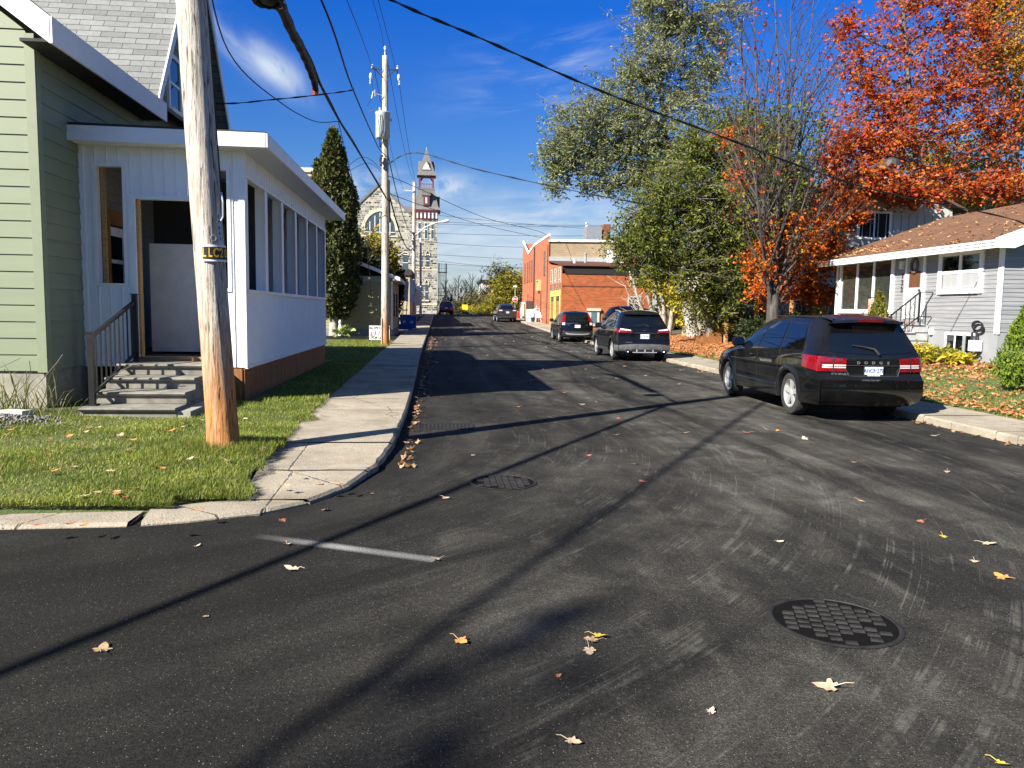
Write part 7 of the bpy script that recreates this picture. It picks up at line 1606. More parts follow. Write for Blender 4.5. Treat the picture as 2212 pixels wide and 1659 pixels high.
def fan_tree(label, base, stems, seed, leafsets, r=.26, lev=2, sk=.5, upk=.03, name='maple_tree', fork=2.2):
    rn = random.Random(seed); base = Vector(base); o = thing(name, label, 'tree', base); wood = MB(); tips = []
    top = base+Vector((0, 0, fork)); wood.tube([base-Vector((0, 0, .3)), base+Vector((0, 0, .3)), top], [r*1.5, r*1.15, r], 12)
    for (tx, ty, tz, rr) in stems:
        e = Vector((tx, ty, tz)); s0 = base+Vector((0, 0, fork*rn.uniform(.55, 1.))); d = (e-s0); L = d.length; d = d.normalized(); pts = curve(s0, e, rn, .05, -.06, 8); rr *= .72; wood.tube(pts, [rr*(1-.85*i/8) for i in range(9)], 8, False)
        for k in range(14):
            f = 1.2+6.6*k/13; i = min(int(f), 7); q = pts[i].lerp(pts[i+1], f-i); a = rn.uniform(0, 2*pi); sd = Vector((cos(a), sin(a), rn.uniform(0, .4)))
            grow(wood, tips, q, (d+sd*sk).normalized(), L*.30*rn.uniform(.7, 1.2)*(1.1-.5*k/13), rr*(1-.85*f/8)*.5+.006, lev, rn, sk, upk)
    wood.build('trunk', bark_dark, o, 60)
    zs = [p for t in tips for p in t[1:]]
    for nm, m_, fn, n, size, cl in leafsets:
        cand = [p for p in zs if fn(p)]; lv = Leaves()
        if not cand: continue
        for k in range(n):
            p = rn.choice(cand)
            for j in range(cl): lv.leaf(p+Vector((rn.gauss(0, .16), rn.gauss(0, .16), rn.gauss(0, .14))), size, rn, .15, .8)
        lv.build(nm, m_, o)
    return o
def P3d(px, py, Y): return tuple(at(px, py, Y))
b = at(1668, 690, 28); b.z = .4
st_ = [(*P3d(px, py, Y), rr) for px, py, Y, rr in ((1585, -40, 27, .10), (1625, -60, 29, .12), (1668, -80, 28, .12), (1712, -60, 27, .11), (1760, -30, 29, .11), (1800, 60, 28, .09), (1830, 170, 27, .08), (1850, 290, 29, .07), (1560, 120, 29, .07), (1730, 20, 30, .10), (1640, 100, 26, .08), (1590, 420, 27, .06), (1855, 400, 28, .06), (1780, 200, 26, .08))]
fan_tree('nearly bare maple with upswept branches and a few red leaves beside the grey bungalow', b, st_, 21,
         [('crown', g_red, lambda p: p.z > 5.2, 170, .13, 4), ('low_foliage', g_orange, lambda p: p.z < 5.2 and p.x > b.x-.8, 330, .12, 6), ('green_foliage', g_olive, lambda p: p.z < 9 and -1.8 < p.x-b.x < 1.0, 260, .14, 6)], r=.21, lev=1, sk=.72, upk=.055, fork=2.0)
# orange understorey around the maple foot
Y = 31
tree('orange_maple', 'young orange maple filling the gap under the bare maple', 'tree', (13.9, 31.2, .4), [(13.9, 31.2, 1.5), (14.2, 31, 3), (14.4, 31, 5)],
     [PB(1705, 560, 42, 30, Y, w=.8), PB(1740, 515, 40, 24, Y, w=.7), PB(1750, 580, 36, 26, Y, w=.6), PB(1600, 370, 20, 40, Y, w=.25), PB(1720, 620, 40, 24, Y, w=.6), PB(1785, 470, 38, 20, Y, w=.5), PB(1640, 560, 26, 30, Y, w=.35), PB(1800, 540, 30, 40, Y, w=.6), PB(1830, 430, 36, 22, Y, w=.5), PB(1770, 640, 26, 22, Y, w=.5), PB(1660, 620, 34, 30, Y, w=.4), PB(1580, 300, 22, 26, Y, w=.15)], 31, g_orange, r=.08, twigs=110, lpt=11, size=.15, spread=.2, aspect=.8, limb_r=.035, top_r=.03, droop=.1)
# big red and orange maple behind the bungalow
Y = 44
b = at(1990, 470, Y); b.z = .4
tree('red_maple', 'big red and orange maple rising behind the bungalow roof', 'tree', b, [b+Vector((0, 0, 5)), at(1985, 420, Y), at(1975, 280, Y), at(1960, 150, Y), at(1950, 0, Y)],
     [PB(1850, 150, 40, 50, Y, w=.35), PB(1835, 60, 34, 40, Y, w=.3), PB(1880, 210, 50, 45, Y, w=.55), PB(1920, 290, 60, 45, Y, w=1), PB(1870, 330, 50, 36, Y, w=.7), PB(1960, 90, 60, 80, Y, w=.55), PB(2000, 390, 75, 40, Y, w=.7), PB(1900, 410, 55, 30, Y, w=.8), PB(2060, 180, 60, 60, Y, w=1), PB(2090, 60, 60, 60, Y, w=.8), PB(2100, 410, 60, 30, Y, w=.55), PB(2150, 280, 55, 60, Y, w=.8), PB(2050, 290, 60, 50, Y, w=.45), PB(1960, 210, 50, 50, Y, w=.4), PB(2170, 400, 40, 34, Y, w=.7), PB(1815, 300, 30, 40, Y, w=.3), PB(1840, 420, 40, 24, Y, w=.45), PB(2000, -10, 60, 40, Y, w=.5), PB(1850, 395, 42, 30, 35, w=.55), PB(1925, 405, 45, 24, 35, w=.5), PB(1995, 425, 36, 18, 35, w=.35), PB(1800, 350, 30, 36, 34, w=.3), PB(1830, 470, 36, 20, 34, w=.35)],
     13, leafmat('red_orange_leaf', [(.40, .035, .012), (.52, .09, .010), (.56, .16, .012), (.28, .022, .014), (.48, .07, .010), (.40, .22, .015)], .38), r=.34, twigs=120, lpt=11, size=.20, spread=.30, aspect=.8, limb_r=.10, top_r=.07, droop=.1)
Y = 47
b = at(2195, 470, Y); b.z = .5
tree('golden_maple', 'golden orange maple at the right edge above the bungalow roof', 'tree', b, [b+Vector((0, 0, 6)), at(2195, 250, Y), at(2190, 40, Y)],
     [PB(2180, 60, 55, 70, Y), PB(2200, 160, 50, 60, Y), PB(2210, -20, 60, 50, Y), PB(2130, 130, 45, 50, Y, w=.7), PB(2130, 0, 45, 40, Y, w=.7), PB(2220, 260, 40, 50, Y, w=.7)], 14, g_gold, r=.3, twigs=130, lpt=11, size=.21, spread=.32, aspect=.7, limb_r=.09)
Y = 52
b = at(2085, 470, Y); b.z = .5
tree('yellow_green_tree', 'yellow green tree showing through the lower branches of the red maple', 'tree', b, [b+Vector((0, 0, 5)), at(2085, 330, Y)],
     [PB(2060, 360, 70, 50, Y, w=1.2), PB(2140, 340, 60, 60, Y, w=1.1), PB(1990, 340, 45, 50, Y, w=.8), PB(2100, 420, 70, 40, Y, w=1), PB(1950, 430, 60, 35, Y, w=.8), PB(2190, 420, 40, 40, Y, w=.7), PB(1890, 450, 40, 25, Y, w=.4)], 15, g_yg, r=.25, twigs=110, lpt=10, size=.20, spread=.32, aspect=.7, limb_r=.09)
Y = 58
for k, (px, lb) in enumerate(((2090, 'dark evergreen behind the red maple'), (2170, 'dark evergreen behind the golden maple at the right edge'), (1640, 'dark spruce hidden behind the olive tree'))):
    b = at(px, 480, Y); b.z = .6; h = 11 if k < 2 else 6
    tree('evergreen_tree', lb, 'tree', b, [b+Vector((0, 0, h*.5)), b+Vector((0, 0, h))], [(b+Vector((0, 0, z)), (3.2*(1-z/h*.7), 2.5, 1.6), 1) for z in [h*.2, h*.38, h*.56, h*.74, h*.9]], 60+k, g_dark, r=.25, twigs=110, lpt=9, size=.3, spread=.4, limb_r=.06)
# shrubs under the trees on the right
def shrub(name, label, c, rad, seed, m, n=900, size=.12, cat='shrub', aspect=.5, stems=10, group=None, droop=.0):
    rn = random.Random(seed); c = Vector(c); o = thing(name, label, cat, (c.x, c.y, c.z), 0, group); lv = Leaves(); st = MB(); lob = []
    for k in range(9): u = Vector((rn.gauss(0, 1), rn.gauss(0, 1), abs(rn.gauss(0, 1)))).normalized(); lob.append(Vector((u.x*rad[0]*.55, u.y*rad[1]*.55, rad[2]*(.35+.45*u.z))))
    for k in range(stems): l = rn.choice(lob); st.tube(curve(c+Vector((rn.gauss(0, .1), rn.gauss(0, .1), -.1)), c+l*1.15, rn, .15, 0, 4), [.018, .015, .012, .008, .005], 4, False)
    for k in range(n):
        l = rn.choice(lob); u = Vector((rn.gauss(0, 1), rn.gauss(0, 1), rn.gauss(0, 1))).normalized()*rn.random()**.4; p = c+l+Vector((u.x*rad[0]*.5, u.y*rad[1]*.5, u.z*rad[2]*.36))
        if p.z > c.z-.05: lv.leaf(p, size, rn, droop, aspect)
    st.build('stems', twig_m, o); lv.build('foliage', m, o); return o
for k, (px, py, Y, rad, m, n, lb) in enumerate(((1600, 705, 34, (1.6, 1.0, 1.6), g_olive, 1500, 'dark green shrub under the ivy trunks'), (1660, 700, 32, (1.2, .8, 1.2), g_dark, 1100, 'dark shrub at the foot of the bare maple'), (1720, 690, 30.5, (1.1, .8, 1.3), g_olive, 1200, 'green shrub between the bare maple and the bungalow'), (1770, 670, 30, (.8, .7, 1.6), g_yg, 700, 'yellow green shrub against the bungalow corner'), (1545, 715, 37, (1.0, .8, 1.1), g_dark, 900, 'dark shrub behind the broken trunks'), (1640, 640, 36, (.8, .6, 2.0), g_orange, 500, 'small orange shrub in front of the deck'), (1555, 660, 39, (2.4, 1.2, 3.0), g_dark, 2600, 'added tall dark shrub in place of deep shade behind the tree trunks'), (1490, 640, 46, (2.6, 1.2, 2.6), g_dark, 1800, 'dark evergreen shrub beside the parked black driveway car'), (1620, 690, 31.5, (1.0, .6, 1.0), g_dark, 900, 'low dark shrub left of the bare maple trunk'))):  # tall dark shrub behind the trunks is added to stand in for deep shade
    c = at(px, py, Y); c.z = .38; shrub('shrub', lb, c, rad, 80+k, m, n, .15)
def cone_shrub(name, label, c, h, r, seed, m, n=2600, size=.07, tip=.1):
    rn = random.Random(seed); c = Vector(c); o = thing(name, label, 'shrub', c); lv = Leaves(); mb = MB(); mb.tube([c-Vector((0, 0, .1)), c+Vector((0, 0, h*.8))], [r*.12, .02], 6); mb.build('stem', bark, o)
    for k in range(n):
        t = rn.random()**1.2; z = t*h; rr = r*(sin(pi*min(1, .18+.5*min(1, t*2.4)))*(1-t**2.2)+tip*(1-t)); a = rn.uniform(0, 2*pi); q = rr*(1-.35*rn.random()**2)*(1+.30*mnoise.noise(Vector((cos(a)*2, sin(a)*2, z*1.3+seed)))+.35*mnoise.noise(Vector((cos(a)*5, sin(a)*5, z*5+seed))))
        p = c+Vector((q*cos(a), q*sin(a), z)); lv.leaf(p, size, rn, -.9, .55)
    lv.build('foliage', m, o); return o
c = at(1897, 690, 21.6); c.z = .4; cone_shrub('clipped_cedar', 'small rounded cedar by the front steps of the bungalow', c, 1.95, .42, 5, leafmat('bronze_cedar_leaf', [(.06, .09, .01), (.12, .14, .015), (.20, .16, .02), (.09, .10, .012)], .2), 3000, .10)
c = at(2212, 850, 14.2); c.z = .3; cone_shrub('cedar_bush', 'bright green cedar bush at the right edge of the picture', c, 1.75, .40, 6, g_hedge, 6000, .085, .3)
for k, (px, py, Y, lb, m) in enumerate(((1990, 780, 20.3, 'yellow leaved perennial clump nearest the bungalow steps', g_yellow), (2030, 775, 20.0, 'yellow green perennial clump under the basement window', g_yg), (2065, 790, 19.6, 'low yellow clump right of the bungalow garden bed', g_yellow))):
    c = at(px, py, Y); c.z = .36; shrub('perennial_clump', lb, c, (.6, .5, .55 if k < 2 else .35), 90+k, m, 420, .17, 'plant', .35, 8)

# ------------------------------------------------------------------ left side plants
def column_cedar(label, px, Y, h, r, seed, n):
    c = at(px, 722, Y); c.z = .15; rn = random.Random(seed); o = thing('cedar_tree', label, 'tree', c); mb = MB(); mb.tube([c-Vector((0, 0, .2)), c+Vector((0, 0, 1.2)), c+Vector((0, 0, h*.95))], [.32, .22, .03], 10); mb.build('trunk', bark_pale, o, 60)
    lv = Leaves()
    for k in range(n):
        t = rn.random(); z = 1.0+t*(h-1.0); a = rn.uniform(0, 2*pi)
        prof = min(1, (t+.05)*4.2)**.7*(1-t**2.4)**.8+.03; f = 1+.34*mnoise.noise(Vector((cos(a)*1.6, sin(a)*1.6, z*.8+seed)))+.18*mnoise.noise(Vector((cos(a)*4, sin(a)*4, z*2.2)))
        q = r*prof*f*(1-.45*rn.random()**2.5); lv.leaf(c+Vector((q*cos(a), q*sin(a), z+rn.gauss(0, .1))), .24, rn, -.8, .6)
    lv.build('crown', g_cedar, o); return o
column_cedar('tall dark columnar cedar between the porch and the olive cottage', 722, 43.5, 11.0, 1.45, 3, 15000)
column_cedar('shorter second cedar spire joined behind the tall cedar', 690, 45, 9.6, .95, 8, 6000)
c = at(812, 690, 53); c.z = .3
tree('yellowing_tree', 'small yellowing tree in front of the church wall', 'tree', c, [c+Vector((0, 0, 2)), c+Vector((0, 0, 4.5))], [PB(812, 540, 26, 26, 53), PB(795, 570, 26, 24, 53), PB(835, 560, 20, 24, 53, w=.6), PB(822, 590, 30, 18, 53, w=.7)], 17, leafmat('yellowing_leaf', [(.20, .20, .02), (.38, .30, .03), (.45, .35, .04), (.10, .13, .02)], .35), r=.12, twigs=90, lpt=10, size=.26, spread=.3, aspect=.7, limb_r=.05)
c = at(780, 690, 50); c.z = .3
tree('dark_tree', 'dark leafy tree in the shade behind the olive cottage', 'tree', c, [c+Vector((0, 0, 3)), c+Vector((0, 0, 5))], [PB(785, 565, 30, 30, 50), PB(770, 540, 22, 24, 50, w=.6), PB(805, 590, 26, 20, 50, w=.7)], 18, g_dark, r=.12, twigs=90, lpt=10, size=.26, spread=.3, limb_r=.05)
c = at(862, 690, 52.5); c.z = .3
shrub('ivy', 'dark ivy hanging down the corner between cottage and cream brick wall', (c.x, c.y, 1.0), (.42, .5, 3.2), 51, g_dark, 900, .22, 'climbing plant', .8, 6)
c = at(742, 722, 41.5); c.z = .17; o = thing('hosta', 'bright green hosta clump at the foot of the olive cottage', 'plant', c); lv = Leaves(); rn = random.Random(2)
for k in range(70): lv.leaf(c+Vector((rn.gauss(0, .25), rn.gauss(0, .2), rn.uniform(.05, .45))), .34, rn, .1, .6)
lv.build('foliage', leafmat('hosta_leaf', [(.14, .22, .05), (.25, .34, .10), (.40, .42, .18)], .3), o)
c = at(735, 718, 42.5); mb = MB(); z = .17; mb.lathe([(0, 0), (.16, 0), (.14, .08), (.08, .12), (.12, .3), (.1, .55), (.06, .62), (.1, .72), (.06, .85), (0, .86)], (c.x, c.y, z), 'z', 12); mb.box(c.x-.12, c.x+.14, c.y-.1, c.y+.1, z+.3, z+.42); mb.top('garden_statue', plain('pale_stone', (.55, .54, .50), .8), 'small pale stone garden statue beside the hosta', 'statue', (c.x, c.y, z), 50)
# grassy weeds and rubble by the green house corner
rn = random.Random(9); c = Vector((-5.75, 10.75, .16)); o = thing('weed_clump', 'tall dry weed clump at the green house foundation corner', 'weeds', c); mb = MB()
for k in range(170):
    a = rn.uniform(0, 2*pi); L = rn.uniform(.35, 1.0); b = c+Vector((rn.gauss(0, .35), rn.gauss(0, .16), 0)); e = b+Vector((cos(a)*L*.55, sin(a)*L*.35, L*rn.uniform(.45, .9))); m_ = b.lerp(e, .5)+Vector((0, 0, L*.18)); w = Vector((-sin(a), cos(a), 0))*rn.uniform(.004, .009)
    mb.add([b-w, b+w, m_+w, m_-w, e], [(0, 1, 2, 3), (3, 2, 4)])
mb.build('blades', leafmat('weed_blade', [(.10, .13, .03), (.18, .19, .05), (.30, .26, .12), (.06, .09, .02)], .3), o)
for k in range(7): p = c+Vector((rn.gauss(0, .3), rn.gauss(0, .15), 0)); q = MB(); q.tube(curve(p, p+Vector((rn.gauss(0, .5), rn.gauss(0, .2), rn.uniform(.5, 1.0))), rn, .2, .2, 4), .005, 4); q.build('dry_stalk', twig_m, o)
rub = plain('grey_rubble', (.16, .155, .15), .95, var=.5, scale=12, bump=.5); mb = MB()
for k in range(700):
    p = Vector((-5.55+rn.gauss(0, .45), 9.95+rn.gauss(0, .28), 0)); p.z = lawn_z_left(p.x, p.y)+.10*exp(-((p.x+5.55)**2*2+(p.y-9.95)**2*5)); s_ = rn.uniform(.012, .05)
    mb.lathe_s([(0, -.5), (.45, -.2), (.4, .25), (0, .5)], p, 5, (s_*rn.uniform(.7, 1.3), s_*rn.uniform(.7, 1.3), s_*.8))
o = mb.build('gravel', rub); o['kind'] = 'stuff'
for k, (x, y, a, lb) in enumerate(((-5.95, 10.25, .4, 'broken pale concrete slab on the rubble by the green house'), (-5.45, 10.35, -.2, 'scalloped pale edging stone right of the broken slab'))):
    mb = MB(); mb.prism([(x-.22, y-.08, .2), (x+.18, y-.1, .2), (x+.24, y+.04, .2), (x-.1, y+.12, .2)], (0, .02, .10)); mb.top('stone_block', plain('pale_block', (.45, .44, .40), .9, bump=.3), lb, 'stone', (x, y, .2))
# far end: bare trees, shrubs, yellow willow
def bare_tree(label, px, py0, py1, Y, seed, w=.25, m_=None):
    b = at(px, py0, Y); rn = random.Random(seed); h = at(px, py1, Y).z-b.z; o = thing('bare_tree', label, 'tree', b, 0, 'bare trees beyond the far cross street'); wood = MB(); tips = []
    wood.tube([b, b+Vector((0, 0, h*.35)), b+Vector((rn.gauss(0, .2), 0, h*.95))], [.16, .12, .03], 6)
    for k in range(11):
        f = .22+.66*k/11; a = rn.uniform(0, 2*pi); grow(wood, tips, b+Vector((0, 0, h*f)), Vector((cos(a)*.7, sin(a)*.7, 1)).normalized(), h*(1-f)*.55+.5, .06, 1, rn, .6, .04, 3)
    wood.build('trunk', m_ or plain('far_twigs', (.20, .17, .16), .9), o); return o
for k, (px, py1, Y) in enumerate(((975, 610, 150), (990, 590, 145), (1005, 600, 155), (1018, 585, 150), (1035, 588, 150), (1048, 600, 158), (962, 600, 150), (1060, 610, 160))): bare_tree('leafless grey tree beyond the far cross street', px, 690, py1, Y, 100+k)
for k, (px, Y, rad, m, n, lb) in enumerate(((965, 140, (2.2, 2, 3.2), g_dark, 900, 'dark green bush beside the fire escape'), (985, 142, (3, 2, 2.8), g_olive, 900, 'olive bush left of the far lamp post'), (1000, 128, (2.4, 2, 3.0), leafmat('dull_bush', [(.06, .06, .02), (.12, .10, .03), (.09, .09, .03)], .3), 1000, 'dull brown green bush behind the yellow sign'), (1030, 132, (4, 2, 4.2), leafmat('dull_bush2', [(.08, .07, .03), (.16, .12, .04), (.10, .10, .03)], .3), 1300, 'tall dull bush in the middle of the far end'), (1055, 125, (3, 2, 3.4), leafmat('dull_bush3', [(.10, .10, .03), (.20, .16, .03), (.08, .09, .03)], .3), 1200, 'brownish bush left of the yellow willow'), (1020, 112, (2.4, 1.5, 1.5), g_yellow, 900, 'low bright yellow bush right of the yellow sign'), (1050, 111, (2.4, 1.5, 1.6), g_yg, 900, 'low yellow green bush before the far willow'), (1000, 105.5, (1.5, .8, 1.0), g_dark, 700, 'low black looking hedge bush under the yellow sign'), (1045, 105.5, (2.5, .8, .6), g_dark, 700, 'low dark hedge strip at the end of the road'), (1085, 105.5, (2.0, .8, .7), g_dark, 700, 'low dark hedge strip behind the grey car'))):
    c = at(px, 675, Y); c.z = G(Y)-.2; shrub('bush', lb, c, rad, 120+k, m, n, .35 if Y > 120 else .22, 'bush')
Y = 105
b = at(1100, 680, Y); b.z = G(Y)-.2
tree('yellow_willow', 'round yellow green willow behind the stop sign', 'tree', b, [b+Vector((0, 0, 3)), b+Vector((.2, 0, 6))], [PB(1100, 610, 26, 24, Y), PB(1080, 640, 24, 24, Y), PB(1118, 625, 22, 30, Y), PB(1100, 655, 26, 18, Y), PB(1072, 660, 18, 16, Y)], 19, leafmat('willow_yellow_leaf', [(.18, .17, .015), (.32, .27, .02), (.14, .15, .02), (.40, .32, .03)], .35), r=.2, twigs=90, lpt=11, size=.42, spread=.4, aspect=.4, hang=.2, limb_r=.06)
b = at(1085, 680, 150); b.z = 0
tree('willow', 'far tree with thin hanging olive branches before the apartment block', 'tree', b, [b+Vector((0, 0, 4)), b+Vector((0, 0, 8))], [PB(1080, 590, 20, 22, 150), PB(1098, 600, 22, 18, 150), PB(1070, 612, 14, 14, 150, w=.5)], 20, leafmat('far_olive', [(.12, .13, .04), (.18, .17, .06), (.09, .10, .03)], .3), r=.25, twigs=70, lpt=8, size=.5, spread=.5, aspect=.35, hang=.3, limb_r=.08)
mb = MB(); rn = random.Random(77); lv = Leaves()
for k in range(9000):
    x = rn.uniform(-30, 80); y = rn.uniform(175, 230); lv.leaf(Vector((x, y, rn.random()**1.5*(4+2*mnoise.noise(Vector((x*.15, y*.1, 0))))-.8)), 1.2, rn, 0, .7)
me = bpy.data.meshes.new('treeline'); me.from_pydata(lv.v, [], lv.f); me.materials.append(leafmat('treeline_leaf', [(.07, .07, .035), (.12, .10, .05), (.09, .09, .04), (.16, .12, .06)], .2)); o = bpy.data.objects.new('treeline', me); COL.objects.link(o); o['kind'] = 'stuff'

lv = Leaves(); rn = random.Random(78)  # unseen leaf mass behind the camera, added to darken reflections and sky fill
for k in range(6500):
    a = rn.uniform(radians(185), radians(352)); d = rn.uniform(38, 62); x, y = cos(a)*d, sin(a)*d; h = 5.5+3*mnoise.noise(Vector((a*6, 0, 2)))
    lv.leaf(Vector((x, y, rn.random()*h)), 2.0, rn, 0, .8)
me = bpy.data.meshes.new('added_screen_woods'); me.from_pydata(lv.v, [], lv.f); me.materials.append(leafmat('screen_woods_leaf', [(.05, .06, .02), (.10, .08, .03), (.07, .07, .02), (.14, .08, .03)], .2)); o = bpy.data.objects.new('added_screen_woods', me); COL.objects.link(o); o['kind'] = 'stuff'

# tall tree behind the camera whose crown shades the near asphalt
st2 = [(gx_, gy_, r_, w_) for gx_, gy_, r_, w_ in ((.36, 3.75, .13, .36), (.0, 2.78, .24, .2), (-.3, 2.4, .2, .12), (.3, 3.3, .14, .1))]
hh_ = 15.5
tree('shade_tree', 'tall half bare tree behind the camera that shades the near asphalt', 'tree', (-17.6, -11.2, 0), [(-17.6, -11.2, 4), (-17.8, -11, 8), (-18.1, -10.7, 12), (-18.2, -10.6, 15)],
     [(Vector((a-hh_*1.184, b-hh_*.892, hh_)), (r_*1.1, r_*1.1, .5), w_) for a, b, r_, w_ in st2], 70, g_orange, r=.25, twigs=34, lpt=10, size=.10, spread=.10, aspect=.7, limb_r=.016, top_r=.03)
# ------------------------------------------------------------------ grass and fallen leaves
grass_m = leafmat('grass_blade', [(.07, .13, .010), (.13, .22, .02), (.21, .31, .034), (.30, .34, .055), (.44, .38, .17), (.10, .17, .015)], .3, .5)
_t = grass_m.node_tree; _g = _t.nodes.new('ShaderNodeNewGeometry'); _n = _t.nodes.new('ShaderNodeTexNoise'); _n.inputs['Scale'].default_value = 2.2; _n.inputs['Detail'].default_value = 5; _t.links.new(_g.outputs['Position'], _n.inputs['Vector'])
_r = _t.nodes.new('ShaderNodeValToRGB'); _r.color_ramp.elements[0].position = .34; _r.color_ramp.elements[0].color = (.5, .55, .5, 1); _r.color_ramp.elements[1].position = .66; _r.color_ramp.elements[1].color = (1.25, 1.15, 1.1, 1); _t.links.new(_n.outputs['Fac'], _r.inputs[0])
_m = _t.nodes.new('ShaderNodeMix'); _m.data_type = 'RGBA'; _m.blend_type = 'MULTIPLY'; _m.inputs[0].default_value = 1
_src = _t.nodes['Principled BSDF'].inputs['Base Color'].links[0].from_socket; _t.links.new(_src, _m.inputs[6]); _t.links.new(_r.outputs[0], _m.inputs[7]); _t.links.new(_m.outputs[2], _t.nodes['Principled BSDF'].inputs['Base Color'])
def grass(name, zf, pts, seed, hmul=1.):
    rn = random.Random(seed); V = []; F = []
    for (x, y, h, dry) in pts:
        z = zf(x, y)-.012; a = rn.uniform(0, 2*pi); l = rn.uniform(.1, 1.15)*h; w = (.0022+.002*rn.random())*hmul; hh = h*rn.uniform(.6, 1.1); c_, s_ = cos(a), sin(a); o = len(V)
        V += [(x-s_*w, y+c_*w, z), (x+s_*w, y-c_*w, z), (x+c_*l*.35+s_*w*.8, y+s_*l*.35-c_*w*.8, z+hh*.6), (x+c_*l*.35-s_*w*.8, y+s_*l*.35+c_*w*.8, z+hh*.6), (x+c_*l, y+s_*l, z+hh)]
        F += [(o, o+1, o+2, o+3), (o+3, o+2, o+4)]
    me = bpy.data.meshes.new(name); me.from_pydata(V, [], F); me.materials.append(grass_m); me.update(); o = bpy.data.objects.new(name, me); COL.objects.link(o); o['kind'] = 'stuff'; return o
rn = random.Random(12); pts = []
def edge_x(y): return x_in(L_in, y) if y > 6.55 else (-1.62 if y > 6.5 else -2.2)
while len(pts) < 120000:
    y = 6.28+(rn.random()**1.35)*9; x = edge_x(y)+.05+.20*mnoise.noise(Vector((0, y*1.9, 3)))+.06*mnoise.noise(Vector((0, y*8, 3)))-rn.random()**1.1*5.2
    if x > -3.0 and y > 12.45 or (x < -3.0 and y > 12.5) or (-4.75 < x < -3.3 and y > 10.6) or (x < -4.7 and y > 10.75) or (x-P1B.x)**2+(y-P1B.y)**2 < .03: continue
    n = mnoise.noise(Vector((x*1.1, y*1.1, 7))); near = exp(-((x-P1B.x)**2+(y-P1B.y)**2)/.35)
    if rn.random() > .72+n*.6+near: continue
    pts.append((x, y, .028+.034*max(0, n+.35)+.10*near+.022*rn.random()**2, 0))
grass('grass', lawn_z_left, pts, 1)
pts = []
while len(pts) < 16000:
    y = rn.uniform(23, 36.5); x = x_in(L_in, y)+.03-rn.random()*2.4
    if x < PX-.1 and y < PBY+.1: continue
    pts.append((x, y, .07+.03*rn.random(), 0))
while len(pts) < 44000:
    y = rn.uniform(12.5, 23)
    x = x_in(L_in, y)+.02-rn.random()*1.05
    pts.append((x, y, .05+.03*rn.random(), 0))
grass('grass_strip_grass', lawn_z_left, pts, 2, 1.6)
pts = []
while len(pts) < 52000:
    y = 9+rn.random()**1.2*22; x = x_in(R_in, y)+.03+rn.random()*5.9
    if x > 14.9 or mnoise.noise(Vector((x*.9, y*.9, 2)))+rn.random()*.5 < .0: continue
    pts.append((x, y, .045+.03*rn.random(), 0))
grass('lawn_grass', lawn_z_right, pts, 3, 1.5)

def leaf_mesh(seed, col_m, size=.11, curl=.35):
    rn = random.Random(seed); lobes = [(-90, .12), (-60, .42), (-28, .50), (-12, .36), (8, .62), (24, .60), (40, .40), (58, .62), (76, .80), (90, 1.0)]
    half = [(r_, a) for a, r_ in lobes]; out = []
    for r_, a in half: out.append((a, r_*rn.uniform(.88, 1.1)))
    for r_, a in half[-2::-1]: out.append((180-a, r_*rn.uniform(.88, 1.1)))
    out = out[:-1]; mb = MB(); cx, cy = rn.uniform(-1, 1), rn.uniform(-1, 1)
    def P(a, r_):
        x, y = r_*cos(radians(a))*size*.62, r_*sin(radians(a))*size*.62; q = (x*cos(cx*3)+y*sin(cx*3))/size
        return (x, y, .006+size*curl*(q*q*1.2+.35*(r_**2)*abs(sin(radians(a*2.5)+cy))*.5))
    ring = [P(a, r_) for a, r_ in out]; inner = [P(a, r_*.45) for a, r_ in out]; n = len(ring)
    mb.add([(0, 0, .006)]+inner+ring, [(0, 1+i, 1+(i+1) % n) for i in range(n)]+[(1+i, 1+n+i, 1+n+(i+1) % n, 1+(i+1) % n) for i in range(n)])
    mb.tube([(0, -.03*size, .007), (.04*size, -.45*size, .02+curl*.02), (.10*size, -.68*size, .025)], [.0022, .0016, .001], 4)
    me = mb.mesh('fallen_leaf', col_m, (0, 0, 0), 60); return me
def leafcol(name, c1, c2):
    t = NT(name); v = t.coord('Object'); n = t.noise(v, 35, 4); oi = t.node('ShaderNodeObjectInfo'); c = t.ramp(n, [(.35, c1), (.65, c2)])
    t.set(t.mix(.5, c, t.ramp(oi.outputs['Random'], [(0., (.55, .5, .45)), (1., (1.2, 1.1, 1.0))]), 'MULTIPLY'), .7); t.bump(n, .4, .004); return t.m
lm = [leafcol('tan_leaf', (.42, .27, .14), (.60, .44, .27)), leafcol('buff_leaf', (.50, .38, .24), (.66, .54, .40)), leafcol('russet_leaf', (.30, .09, .04), (.48, .20, .10)), leafcol('orange_dry_leaf', (.48, .18, .04), (.60, .32, .10)), leafcol('bright_yellow_leaf', (.62, .46, .03), (.70, .58, .10))]
meshes = {k: [leaf_mesh(10*k+j, lm[k], .105, (.28, .5, .18)[j]) for j in range(3)] for k in range(5)}
def put_leaf(x, y, z, k, label, group, s=1.):
    o = bpy.data.objects.new('fallen_leaf', rn.choice(meshes[k])); COL.objects.link(o); o.location = (x, y, z); o.rotation_euler = (rn.gauss(0, .12), rn.gauss(0, .12), rn.uniform(0, 2*pi)); o.scale = (s, s, s); return tag(o, label, 'leaf', group)
def ground_hit(px, py, z=0):
    d = FW+RT*((px-1106)/_f)-UP*((py-829.5)/_f); t = (z-EYE)/d.z; return d.x*t, d.y*t
gR = 'dry leaves on the asphalt'
